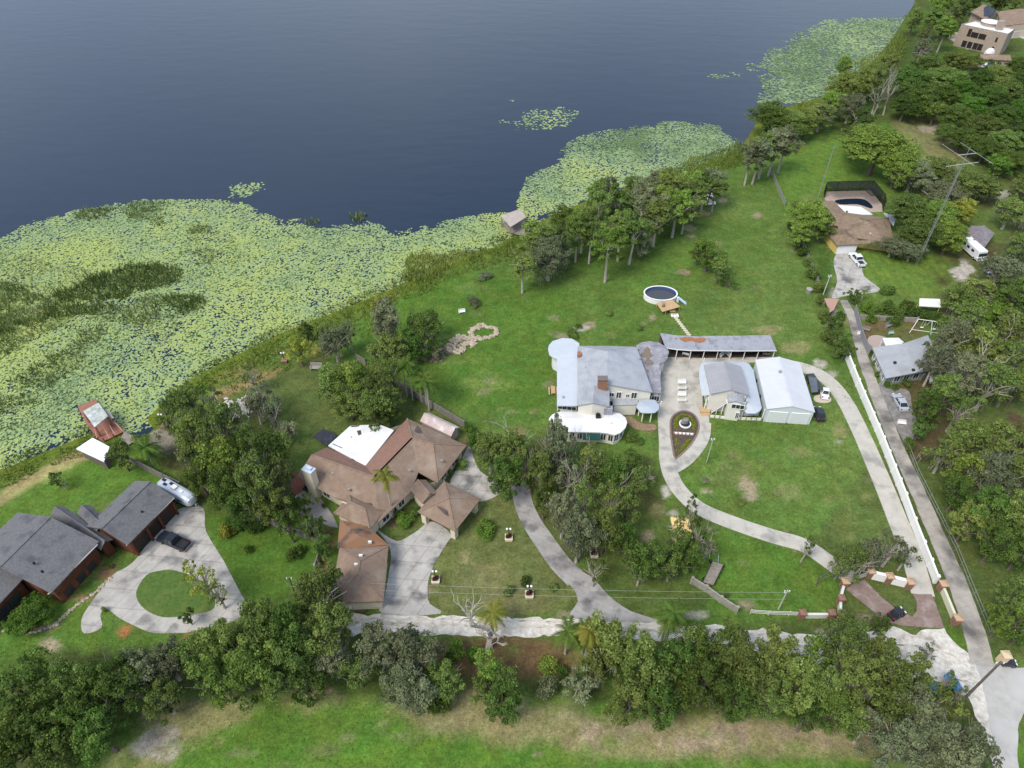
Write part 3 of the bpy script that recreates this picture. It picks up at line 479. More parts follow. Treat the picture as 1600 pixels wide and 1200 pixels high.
    if kind=='moss':
        n={'s':260,'m':700,'l':1300}[size]; ci=rng.integers(0,k,n); p=cen[ci]+rng.normal(size=(n,3))*rad[ci][:,None]*.55; p[:,2]-=rad[ci]*.35; L_=rng.uniform(.3,1.35,n)*(R0/4.5)**.5; a=rng.uniform(0,6.28,n); w=rng.uniform(.05,.10,n)
        dx,dy=np.cos(a)*w,np.sin(a)*w; z0=p[:,2]; z1=np.maximum(z0-L_,.6); V=np.stack([np.stack([p[:,0]-dx,p[:,1]-dy,z0],1),np.stack([p[:,0]+dx,p[:,1]+dy,z0],1),np.stack([p[:,0]+dx*.3+.05,p[:,1]+dy*.3,z1],1)],1).reshape(-1,3); moss=fastmesh('spanish_moss',V,3,mossm,rng.uniform(0,1,n))
    PR[key]=(R0,H0,q,t,mesh('trunk',mb.V,mb.F,palebark if tall or kind=='moss' or sparse else barkm),moss); return PR[key]
CM={}
def crownmesh(kind,size,var,tone):
    k=(kind,size,var,tone)
    if k not in CM: p=proto(kind,size,var); CM[k]=fastmesh('crown',p[2],4,MATS[tone+'_foliage'],p[3])
    return CM[k]
TREES=[]
def tree(cx,cy,r,H,kind='oak',tone='oak',zone='',base=False,label=None,name=None):
    if zone.startswith(('between the winding','on the wooded slope')) and r>20: r*=.86
    if zone.startswith('in the tree belt') and r>20: r*=.93
    """cx,cy crown centre (or foot when base), r crown half-width, all in survey pixels; H metres"""
    zf=.74 if kind=='tall' else (.45 if kind=='bush' else .6)
    loc=P(cx,cy,0) if base else P(cx,cy,H*zf); rm=r/ppm(cx,cy,H*zf)*(1.06 if kind=='tall' else 1.02); X0,Y0=loc.x,loc.y
    size=('s' if rm<1.5 else 'm' if rm<2.5 else 'l') if kind=='bush' else ('s' if rm<3.0 else 'm' if rm<5.2 else 'l'); var=R.randrange(3 if size=='s' else 4)
    p=proto(kind,size,var); nm=name or {'bush':'shrub','tall':'tall_tree','moss':'mossy_oak','sparse':'thin_tree','cone':'conifer_tree'}.get(kind,'broadleaf_tree')
    s=rm/p[0]; o=empty(nm,(X0,Y0,0),None,'shrub' if kind=='bush' else 'tree',rz=R.uniform(0,6.28),scale=(s*R.uniform(.93,1.07),s*R.uniform(.93,1.07),H/p[1]))
    link('crown' if kind!='bush' else 'foliage',crownmesh(kind,size,var,tone),o); link('trunk' if kind!='bush' else 'stem',p[4],o)
    if p[5]: link('spanish_moss',p[5],o)
    TREES.append((o,cx,cy,r,H,kind,tone,zone,label)); return o
def palm(name,fx,fy,H,Rf,n,m,label,group=None,trunkr=.16,lean=(0,0)):
    o=empty(name,P(fx,fy,0),label,'palm',group,rz=R.uniform(0,6)); mb=MB(); tx,ty=lean; mb.tube([(0,0,-.2),(tx*.3,ty*.3,H*.5),(tx,ty,H)],[trunkr*1.3,trunkr,trunkr*.85],7); mb.build('trunk',palebark,o)
    co=[];ti=[]
    for i in range(n):
        a=i*2.399+R.uniform(-.2,.2); el=R.uniform(-.3,1.1); L_=Rf*R.uniform(.85,1.15); pts=[]
        for j in range(9):
            s=j/8; rr=L_*s*math.cos(el*(1-s*.5)); z=H+L_*(math.sin(el)*s-.75*s*s*math.cos(el*.5)); pts.append(Vector((tx+math.cos(a)*rr,ty+math.sin(a)*rr,z)))
        side=Vector((-math.sin(a),math.cos(a),0)); tt=R.uniform(0,.6)
        for j in range(8):
            for f in (0,.5):
                p=pts[j].lerp(pts[j+1],f); d=(pts[j+1]-pts[j]).normalized(); w=Rf*.24*math.sin(math.pi*min(1,(j+f+.8)/8.8))**.6
                for sg in (-1,1):
                    e=p+side*sg*w+d*w*.55-Vector((0,0,w*R.uniform(.3,.8))); b=d*Rf*.045; co+=[p-b,p+b,e]; ti.append(min(1,tt+R.uniform(0,.35)))
    link('fronds',fastmesh('fronds',np.array([tuple(v) for v in co]),3,m,ti),o); return o
def dead(name,fx,fy,H,spread,label,seed=1,m=None,thick=.22,depth=4,group=None):
    rd=random.Random(seed); mb=MB()
    def br(p,d,L_,r,k):
        q=p+d*L_*.5+Vector((rd.uniform(-.12,.12),rd.uniform(-.12,.12),0))*L_; e=p+d*L_; mb.tube([p,q,e],[r,r*.82,r*.6],5,cap=k==0)
        if k==0: return
        for i in range(rd.choice((2,3))):
            a=rd.uniform(0,6.28); nd=(d+Vector((math.cos(a),math.sin(a),rd.uniform(-.1,.5)))*spread).normalized(); br(e if i else q,nd,L_*rd.uniform(.55,.8),r*.58,k-1)
    br(Vector((0,0,-.2)),Vector((rd.uniform(-.1,.1),rd.uniform(-.1,.1),1)).normalized(),H*.42,thick,depth)
    o=link(name,mesh(name,mb.V,mb.F,m or deadm)); o.location=P(fx,fy,0); tag(o,label,'bare tree',group); return o
T=tree
Z='in the tree belt below the gravel road'
for a in [(28,1075,62,12,'oak','dark'),(20,1160,60,12,'oak','dark'),(78,1130,55,11,'oak','dark'),(85,1175,45,9,'oak','oak'),(112,1062,45,11,'oak','oak'),(172,1075,58,12,'oak','dark'),(155,1145,48,10,'oak','dark'),(128,1120,44,11,'oak','dark'),(222,1052,46,10,'moss','grey'),(255,1090,40,8,'moss','oak'),(262,1035,36,9,'moss','grey'),(310,1015,44,10,'oak','oak'),(345,1062,48,11,'oak','dark'),(352,1000,46,12,'oak','oak'),(408,985,52,14,'oak','oak'),(402,1045,58,13,'oak','dark'),(448,1040,52,13,'oak','oak'),(452,985,46,13,'oak','dark'),(498,930,46,13,'moss','oak'),(515,985,50,12,'moss','oak'),(478,1075,34,8,'oak','dark'),(520,1030,36,9,'moss','grey'),(590,1012,46,10,'moss','grey'),(560,1052,34,7,'oak','oak'),(636,1022,50,11,'moss','grey'),(640,1070,52,9,'oak','grey'),(690,1062,40,8,'oak','oak'),(686,1095,28,6,'bush','dark'),(768,1045,32,7,'oak','bright'),(785,1090,44,8,'oak','dark'),(760,1080,30,6,'oak','oak'),(856,1072,20,5,'bush','grey'),(908,1070,34,7,'moss','grey'),(950,1005,46,11,'oak','oak'),(938,1045,34,9,'moss','oak'),(1000,1040,56,12,'oak','oak'),(985,1090,46,9,'oak','oak'),(1030,1095,44,9,'oak','dark'),(1052,1030,46,11,'oak','dark'),(1085,1010,40,11,'oak','dark'),(1105,1065,54,12,'oak','dark'),(1140,1012,40,11,'oak','oak'),(1168,1045,50,12,'oak','oak'),(1155,1090,42,9,'oak','dark'),(1210,1025,48,12,'oak','oak'),(1200,1090,40,9,'moss','oak'),(1248,1065,50,12,'oak','oak'),(1275,1025,34,10,'oak','bright'),(1290,1075,42,11,'moss','oak'),(1262,1120,30,8,'oak','dark'),(1325,1010,46,13,'moss','oak'),(1335,1062,50,13,'moss','oak'),(1312,1115,44,10,'oak','dark'),(1372,1035,46,12,'moss','oak'),(1382,1092,50,12,'oak','oak'),(1355,1135,40,9,'moss','grey'),(1420,1062,42,11,'oak','oak'),(1432,1115,48,11,'moss','grey'),(1470,1110,34,9,'oak','oak'),(1405,1158,48,11,'moss','grey'),(1465,1160,46,10,'moss','grey'),(1478,1066,18,7,'sparse','oak'),(1462,1092,18,7,'sparse','dark'),(1500,1085,14,6,'sparse','grey'),(1518,1165,44,10,'moss','grey'),(1510,1200,46,9,'moss','grey'),(1450,1020,16,5,'sparse','grey')]: T(*a,zone=Z)
Z='on the wooded slope between the lake and the tan roofed house'
for a in [(285,640,40,13,'moss','oak'),(322,628,36,13,'sparse','oak'),(300,680,40,13,'oak','oak'),(345,668,46,15,'moss','oak'),(352,722,48,14,'oak','bright'),(395,705,40,15,'oak','oak'),(402,752,50,15,'moss','oak'),(348,765,40,12,'oak','dark'),(310,742,32,9,'oak','dark'),(430,745,34,13,'moss','oak'),(432,700,32,12,'oak','oak'),(380,792,36,10,'oak','dark'),(428,788,34,11,'oak','oak'),(300,712,26,7,'moss','grey'),(398,632,26,9,'moss','grey'),(428,640,22,8,'moss','grey'),(412,612,20,8,'sparse','grey'),(450,675,20,5,'moss','grey'),(392,586,20,8,'sparse','oak'),(188,712,26,7,'oak','oak'),(215,690,14,4,'oak','bright'),(450,820,26,8,'oak','dark'),(486,820,26,7,'moss','oak'),(474,790,20,5,'oak','dark'),(505,855,20,5,'oak','dark')]: T(*a,zone=Z)
Z='on the lawn behind the white courtyard roof'
for a in [(515,600,32,9,'oak','oak'),(555,595,40,11,'oak','bright'),(598,602,34,11,'moss','oak'),(585,635,36,9,'oak','oak'),(545,630,32,8,'oak','oak'),(608,640,26,7,'oak','dark'),(604,502,30,14,'moss','grey'),(598,482,24,13,'tall','yellow'),(608,545,34,9,'moss','oak'),(662,515,36,9,'moss','dark'),(648,540,26,8,'oak','dark'),(684,548,14,4,'moss','grey'),(522,535,28,9,'moss','grey'),(545,520,14,9,'sparse','grey'),(468,548,21,7,'oak','yellow'),(504,520,12,6,'moss','oak'),(478,515,15,6,'cone','dark'),(735,520,0,0,'',''),(757,430,14,2,'bush','grey'),(740,470,12,2.6,'bush','grey')]:
    if a[2]: T(*a,zone=Z)
Z='between the winding driveway and the white farmhouse'
for a in [(765,705,36,10,'moss','oak'),(800,700,34,11,'oak','oak'),(790,745,38,11,'oak','dark'),(822,722,28,9,'sparse','grey'),(742,688,16,5,'bush','lush'),(868,705,36,13,'moss','grey'),(845,735,32,11,'moss','oak'),(890,745,34,11,'sparse','grey'),(925,725,34,11,'moss','oak'),(955,740,34,9,'oak','dark'),(985,752,30,8,'oak','oak'),(912,785,36,12,'sparse','oak'),(955,785,36,11,'sparse','oak'),(880,800,34,12,'moss','grey'),(905,835,40,13,'moss','grey'),(945,825,34,12,'oak','oak'),(988,722,24,6,'oak','dark'),(1010,745,22,6,'sparse','oak'),(980,795,30,10,'oak','oak'),(972,840,26,8,'oak','lush'),(985,868,22,7,'oak','dark'),(1020,870,44,9,'oak','dark'),(1065,865,44,9,'oak','dark'),(1000,895,26,6,'moss','dark'),(1048,888,26,6,'moss','oak'),(1092,835,26,9,'sparse','dark'),(1058,825,20,9,'sparse','oak'),(1082,795,14,9,'sparse','dark'),(870,680,22,13,'moss','grey'),(1105,860,18,6,'sparse','grey'),(930,890,24,8,'sparse','oak'),(850,780,22,9,'oak','dark')]: T(*a,zone=Z)
Z='in the grove between the lake and the lawn'
for a in [(816,458,28,13,'tall','oak'),(838,424,32,14,'tall','oak'),(856,438,38,12,'moss','grey'),(899,410,24,14,'tall','dark'),(945,441,34,16,'tall','bright'),(965,408,30,14,'tall','oak'),(983,413,32,14,'tall','oak'),(908,395,28,13,'tall','oak'),(930,380,30,17,'tall','oak'),(1050,371,32,14,'tall','bright'),(1065,365,26,12,'tall','oak'),(1020,385,30,13,'tall','oak'),(1000,372,30,16,'tall','grey'),(1080,345,28,13,'tall','oak'),(1040,345,28,15,'tall','oak'),(960,368,26,15,'tall','dark'),(1105,320,24,11,'tall','grey'),(1112,330,22,10,'tall','oak'),(1095,330,24,12,'tall','oak'),(880,392,30,12,'tall','dark'),(920,412,26,12,'tall','oak'),(1030,365,28,14,'tall','bright'),(985,350,26,14,'tall','oak'),(870,415,26,11,'moss','oak'),(1070,330,26,12,'tall','bright'),(945,345,24,13,'moss','grey'),(1018,338,26,13,'tall','grey'),(1000,400,24,8,'moss','grey')]: T(*a,zone=Z,base=True)
for a in [(1108,395,30,9,'oak','bright'),(1125,420,20,7,'oak','oak'),(1092,392,16,7,'oak','bright'),(1138,440,14,3,'oak','dark')]: T(*a,zone='on the lawn beside the round pool')
for a in [(952,490,10,1.6,'bush','oak'),(1000,513,8,1.4,'bush','oak'),(895,520,12,2,'bush','dark'),(905,508,8,1.5,'bush','dark'),(1160,785,10,1.4,'bush','oak'),(1104,752,10,1.,'bush','grey'),(985,680,14,1.8,'bush','dark'),(1002,690,10,1.2,'bush','dark'),(985,637,9,1.4,'bush','dark'),(1035,645,0,0,'bush','dark')]:
    if a[2]: T(*a,zone='on the lawn round the white farmhouse')
Z='on the wooded shore at the upper right'
for a in [(1163,290,24,14,'tall','grey'),(1175,288,24,14,'tall','grey'),(1185,280,26,15,'tall','oak'),(1200,275,28,15,'tall','grey'),(1215,270,26,14,'tall','grey')]: T(*a,zone=Z,base=True)
for a in [(1203,182,34,11,'oak','dark'),(1240,195,26,9,'oak','oak'),(1262,188,24,10,'oak','oak'),(1285,178,24,10,'moss','oak'),(1302,160,22,10,'oak','bright'),(1318,135,24,13,'oak','oak'),(1345,130,26,13,'oak','oak'),(1330,165,24,10,'moss','grey'),(1365,120,24,12,'moss','oak'),(1372,150,20,10,'sparse','grey'),(1345,185,24,8,'moss','dark'),(1320,105,16,10,'oak','bright'),(1392,95,16,9,'oak','oak'),(1418,125,30,12,'oak','dark'),(1440,150,32,11,'oak','dark'),(1470,125,30,11,'oak','oak'),(1450,105,26,11,'oak','oak'),(1495,95,26,10,'oak','oak'),(1415,165,24,9,'oak','dark'),(1430,30,16,11,'oak','oak'),(1448,55,15,12,'moss','oak'),(1440,78,15,10,'moss','grey'),(1462,25,20,14,'tall','oak'),(1480,40,20,14,'tall','bright'),(1500,15,18,12,'oak','oak'),(1470,8,18,12,'oak','bright'),(1520,2,18,10,'oak','dark'),(1560,0,20,10,'oak','dark'),(1590,5,16,9,'oak','oak'),(1492,40,10,9,'cone','lush'),(1520,95,16,6,'oak','dark')]: T(*a,zone=Z)
Z='in the garden of the house with the screened pool'
for a in [(1372,232,58,14,'oak','bright'),(1340,215,30,11,'oak','oak'),(1405,262,32,11,'oak','bright'),(1428,272,34,9,'moss','grey'),(1465,268,32,9,'moss','oak'),(1512,285,40,9,'moss','oak'),(1478,305,36,9,'moss','grey'),(1540,290,26,8,'oak','oak'),(1418,330,34,11,'oak','oak'),(1462,335,36,10,'oak','bright'),(1500,330,28,9,'oak','yellow'),(1440,365,34,9,'oak','oak'),(1485,368,34,9,'oak','bright'),(1395,385,26,5,'moss','grey'),(1425,392,26,5,'moss','grey'),(1265,340,34,11,'oak','bright'),(1250,362,24,9,'oak','bright'),(1288,350,24,9,'oak','oak'),(1388,452,14,2.6,'bush','dark'),(1248,318,14,2,'bush','oak'),(1360,375,9,1.6,'bush','yellow')]: T(*a,zone=Z)
Z='in the hedgerow beside the neighbouring drive'
for a in [(1238,352,10,3),(1246,372,11,3),(1256,392,11,3),(1263,408,10,2.6),(1272,424,14,3.5),(1281,446,13,3.5),(1284,468,12,3),(1290,490,13,3),(1300,506,16,4),(1296,525,14,3.5),(1312,528,18,4.5),(1322,546,15,4.5),(1308,548,12,3),(1334,462,13,4),(1316,492,10,3)]: T(*a,'oak' if a[3]>=4 else 'bush','dark' if a[0]%3 else 'oak',zone=Z)
for a in [(1357,478,14,3.2),(1372,484,15,3.4),(1388,476,14,3.4),(1402,488,15,3.6),(1418,478,15,3.6),(1432,488,14,3.4),(1398,500,12,3),(1446,492,13,3.2),(1462,496,14,3.4),(1365,497,10,2.6)]: T(*a,'bush','lush' if a[0]%2 else 'dark',zone='in the hedge behind the back yard with the swing frame')
Z='in the woods round the grey roofed house at the right'
for a in [(1495,465,28,8,'oak','oak'),(1528,455,30,9,'moss','oak'),(1565,425,34,10,'moss','grey'),(1595,385,26,9,'moss','oak'),(1580,330,30,9,'moss','oak'),(1598,300,24,8,'oak','oak'),(1590,460,32,10,'oak','dark'),(1505,505,34,13,'moss','oak'),(1545,495,34,11,'oak','lush'),(1580,515,36,12,'moss','oak'),(1485,535,30,14,'moss','grey'),(1465,562,26,12,'moss','grey'),(1530,545,34,13,'oak','oak'),(1575,565,34,12,'moss','oak'),(1595,600,26,10,'oak','oak'),(1510,585,34,13,'moss','grey'),(1550,600,32,12,'moss','oak'),(1475,612,28,11,'moss','oak'),(1450,635,26,10,'oak','dark'),(1500,640,28,10,'sparse','oak'),(1440,668,18,6,'oak','dark'),(1420,688,11,3,'bush','lush'),(1422,700,9,2,'bush','dark'),(1510,690,38,11,'oak','oak'),(1478,708,26,9,'moss','oak'),(1555,690,34,11,'moss','oak'),(1592,690,28,9,'oak','oak'),(1515,735,36,10,'oak','bright'),(1550,745,38,12,'moss','grey'),(1590,745,36,11,'moss','oak'),(1500,768,28,9,'oak','dark'),(1545,795,40,12,'oak','dark'),(1590,805,38,11,'oak','oak'),(1515,815,30,10,'oak','oak'),(1560,845,36,10,'oak','dark'),(1600,860,32,9,'oak','dark'),(1590,930,32,9,'oak','oak'),(1572,968,30,8,'oak','bright'),(1600,985,26,7,'oak','dark'),(1382,548,0,0,'bush','lush'),(1372,585,7,1.6,'bush','dark'),(1368,568,7,1.5,'bush','dark'),(1385,597,10,2.,'bush','lush'),(1400,603,9,1.8,'bush','dark'),(1420,598,10,2.4,'bush','lush'),(1362,552,7,1.4,'bush','lush')]:
    if a[2]: T(*a,zone=Z)
Z='by the brick entrance piers'
for a in [(1262,855,14,7,'sparse','dark'),(1335,875,30,7,'moss','oak'),(1362,862,26,8,'moss','grey'),(1395,858,28,8,'sparse','grey'),(1418,868,20,7,'sparse','dark'),(1315,885,18,6,'moss','oak'),(1375,975,18,5,'oak','dark'),(1110,945,0,0,'',''),(1135,933,8,1.5,'bush','dark')]:
    if a[2]: T(*a,zone=Z)
Z='in the gardens at the left below the tan roofed house'
for a in [(318,905,30,9,'sparse','yellow'),(338,925,24,8,'sparse','oak'),(298,895,16,8,'sparse','yellow'),(353,827,15,3,'bush','yellow'),(385,856,10,2,'bush','lush'),(456,864,15,2.6,'bush','dark'),(470,858,11,2.2,'bush','dark'),(85,748,12,4,'oak','dark'),(98,755,9,3,'sparse','dark'),(48,960,36,4,'oak','lush'),(25,970,24,3,'bush','lush'),(163,952,7,1.4,'bush','bright'),(172,885,6,1.,'bush','bright'),(293,963,12,4,'oak','dark'),(398,822,15,3,'bush','dark'),(375,818,15,3,'bush','dark')]: T(*a,zone=Z)
Z='round the tan roofed house'
for a in [(759,825,20,2.6,'bush','lush'),(632,812,18,2.2,'bush','lush'),(650,800,12,1.6,'bush','dark'),(618,800,10,2,'bush','lush'),(721,725,13,2.4,'bush','oak'),(700,738,9,1.6,'bush','oak'),(505,789,6,1.4,'bush','dark'),(735,667,12,3,'bush','lush'),(745,680,10,3,'bush','lush'),(820,905,14,2,'bush','dark'),(795,925,14,1.8,'bush','oak'),(865,915,12,1.6,'bush','oak'),(862,768,10,2.4,'bush','lush'),(712,1012,18,4,'bush','bright'),(740,1020,16,3,'bush','lush'),(700,1025,14,3,'bush','dark'),(745,970,0,0,'bush','bright'),(858,1040,20,2.4,'bush','bright'),(880,1045,14,2,'bush','dark')]:
    if a[2]: T(*a,zone=Z)
Z='in the thicket at the upper right'
for i,a in enumerate([(1490,180,26,8),(1515,165,26,8),(1545,150,26,9),(1575,140,26,9),(1600,128,24,8),(1500,140,24,9),(1530,125,26,9),(1560,118,24,9),(1592,105,22,9),(1480,205,20,6),(1505,215,28,8),(1535,195,28,8),(1568,182,28,9),(1600,170,26,9),(1540,232,28,8),(1572,220,28,8),(1602,210,28,8),(1560,258,24,7),(1590,252,28,7),(1605,285,20,6),(1548,105,14,7),(1462,175,22,8),(1475,150,24,9)]): T(*a,'oak',['dark','lush','dark','oak'][i%4] if a[0]>1480 else 'dark',zone=Z)
# palms and dead trees
palm('palm_tree',614,808,11,2.5,16,frondy,'tall palm with yellowing fronds rising over the brown hip roof','palms',lean=(0,0))
for i,(x,y,h,l) in enumerate([(636,620,8,'tallest of the palms beside the grey fence behind the house'),(645,625,10,'curved trunk palm just right of the tallest fence palm'),(667,632,8,'shorter palm in front of the grey fence near the barrel roofed shed'),(671,642,8,'rightmost palm of the group along the grey fence'),(659,628,7,'young palm in the middle of the group along the grey fence')]): palm('palm_tree',x,y,h,2.7,13,frond,l,'palms')
for x,y,h,l in [(883,1022,6.8,'leftmost palm on the verge below the gravel road'),(909,1020,5.5,'small palm between two others on the verge below the gravel road'),(915,1024,7.5,'bright yellow green palm standing over the gravel road by the drive mouth'),(919,1026,6.2,'palm right behind the bright yellow green one by the drive mouth'),(1034,1000,6.5,'dark palm beside the road left of the big oaks'),(1040,1003,8.5,'taller of the two palms rising over the gravel road opposite the wall'),(770,990,6,'bright palm standing beside the bare dead tree')]: palm('palm_tree',x,y,h,2.6,12,frondy if 'bright' in l else frond,l,'palms')
palm('palm_tree',240,726,4.5,3.4,15,frond,'spreading palm by the red boathouse walkway','palms'); palm('palm_tree',1345,470,3,1.4,9,frond,'small palm by the end of the front apron drive','palms')
dead('dead_tree',762,1016,14,.8,'large bare grey dead tree beside the gravel road',5,thick=.5,depth=4)
dead('dead_tree',930,742,8,.45,'bare grey dead tree below the white sunroom',8,thick=.2); dead('dead_tree',886,738,10,.35,'grey leafless tree in front of the white sunroom corner',11,thick=.22)
dead('dead_tree',1364,180,14,.3,'bleached bare trunks rising from the shore woods',12,thick=.3); dead('dead_tree',1380,180,15,.35,'leaning bleached bare tree in the shore woods',14,thick=.3)
dead('dead_tree',1275,915,6,.8,'low bare forked tree on the grass behind the gate',21,barkm,.14,3); dead('dead_tree',800,730,12,.6,'pale bare branching tree by the porch drive',23,thick=.24)
dead('dead_tree',1515,765,10,.5,'bare grey limbs in the woods at the right edge',27,thick=.2); dead('dead_tree',1548,560,12,.5,'tall bare forked tree right of the grey roofed house',28,palebark,.25); dead('dead_tree',1493,620,13,.6,'great spreading limbs of the pale oak by the grey roofed house',33,palebark,.4,4)
dead('dead_tree',905,870,8,.6,'bare forked branches over the winding drive',37,thick=.18); dead('dead_tree',1475,1075,9,.7,'bare branching tree beside the blue covers',39,palebark,.15,3); dead('dead_tree',1130,745,0.5,.8,'low heap of pale branches on the lawn',41,thick=.05,depth=2) if 0 else None
for k,(x,y,h,sp_,l) in enumerate([(895,800,11,.55,'pale bare limbs rising among the mossy oaks by the winding driveway'),(960,800,10,.6,'spreading bare grey tree deep in the clump left of the curved drive'),(848,725,10,.5,'thin pale bare tree between the porch drive and the sunroom'),(398,700,12,.45,'grey bare tree on the wooded slope above the timber garage'),(432,680,9,.5,'silvery leafless tree at the right of the wooded slope'),(610,545,12,.45,'bare grey limbs in the mossy pair above the big oak'),(1330,905,6,.7,'low pale branches arching over the slatted gate'),(1100,865,7,.6,'dark bare limbs at the right of the oak by the yellow boards'),(1475,300,9,.6,'pale bare crown among the grey green trees behind the mast')]): dead('dead_tree',x,y,h,sp_,l,50+k,palebark if k%2 else deadm,.2,4)
# ---------------------------------------------------------------- buildings
shingle=mat('charcoal_shingle',(.115,.113,.115),(.165,.162,.165),3.2,.9,.15,c3=(.085,.088,.096),s3=.5); lines(shingle,1.1,.78,.5,.8,'Y',.3)
brownsh=mat('brown_shingle',(.262,.182,.130),(.205,.143,.104),1.3,.9,.15,c3=(.29,.225,.172),s3=.35); lines(brownsh,1.2,.5,.35,.8,'Y',.3)
redsh=mat('reddish_shingle',(.265,.15,.11),(.215,.122,.09),1.6,.9,.15); rustsh=mat('stained_shingle',(.27,.125,.06),(.20,.13,.09),.8,.9,.15,c3=(.07,.055,.045),s3=.45)
tansh=mat('tan_shingle',(.26,.19,.13),(.19,.135,.09),1.2,.9,.15,c3=(.14,.10,.07),s3=.4)
greymetal=mat('grey_metal_roof',(.375,.385,.405),(.31,.32,.34),.6,.5,0,.4,c3=(.27,.28,.31),s3=.3); lines(greymetal,.55,0,.5,.78,'X',.08)
bluemetal=mat('pale_blue_metal_roof',(.48,.515,.555),(.44,.475,.515),.5,.5,0,.4); lines(bluemetal,.55,0,.45,.84,'X',.08)
warmgrey=mat('warm_grey_metal_roof',(.33,.325,.335),(.29,.285,.30),.6,.55,0,.35); lines(warmgrey,.55,0,.6,.78,'X',.08)
whitemetal=mat('white_metal_roof',(.57,.575,.59),(.52,.525,.54),.4,.45,0,.4); lines(whitemetal,.6,-.1,.4,.88,'X',.06)
whiteroof=mat('white_coated_roof',(.74,.73,.72),(.66,.65,.64),.7,.6,c3=(.64,.62,.61),s3=.35)
flatgrey=mat('stained_flat_roof',(.30,.29,.315),(.19,.185,.21),.9,.7,c3=(.36,.36,.38),s3=.5)
greysh2=mat('pale_grey_shingle',(.36,.37,.385),(.31,.32,.335),1,.8,0,c3=(.28,.28,.29),s3=.3); lines(greysh2,.9,-.3,.35,.84,'X',.3)
cream=mat('cream_wall',(.68,.61,.46),(.60,.54,.41),.7,.85); creamw=mat('off_white_siding',(.74,.71,.62),(.68,.65,.57),.6,.8); lines(creamw,0.01,0,.01,.9)
whitew=mat('white_wall',(.74,.75,.74),(.66,.68,.68),.8,.8); redwood=mat('red_brown_wood_siding',(.15,.052,.027),(.10,.036,.02),1.2,.8,.1,c3=(.20,.08,.045),s3=.6); lines(redwood,3.,.78,.6,.6,'X',.3)
wood=mat('weathered_wood',(.30,.26,.22),(.19,.165,.14),2.2,.9,.2); lines(wood,1.6,.6,.6,.55,'X',.2); newwood=mat('new_yellow_wood',(.52,.36,.19),(.44,.29,.15),2,.8,.1); lines(newwood,1.8,0,.5,.7,'Y',.2)
trim=mat('white_trim',(.78,.77,.74)); darktrim=mat('brown_trim',(.09,.035,.022),rough=.7); glass=mat('dark_window_glass',(.03,.04,.05),rough=.12,spec=.6); brickm=mat('chimney_brick',(.33,.17,.10),(.24,.12,.075),3,.9,.1)
doorw=mat('pale_garage_door',(.66,.68,.68)); lines(doorw,.6,0,.5,.8,'Z',.15); darkd=mat('dark_garage_door',(.035,.028,.024),rough=.6); green=mat('green_awning',(.012,.065,.05)); stone=mat('tan_stone_wall',(.40,.32,.25),(.31,.245,.195),1.5,.9,.2); lines(stone,1.2,0,.4,.75,'Z',.2)
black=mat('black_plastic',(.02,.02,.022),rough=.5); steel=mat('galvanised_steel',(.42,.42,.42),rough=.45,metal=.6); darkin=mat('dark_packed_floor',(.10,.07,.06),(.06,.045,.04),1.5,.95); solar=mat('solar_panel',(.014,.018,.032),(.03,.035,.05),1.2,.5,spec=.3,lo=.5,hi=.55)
iron_=mat('dark_panel_frame',(.07,.075,.08)); CTR={}
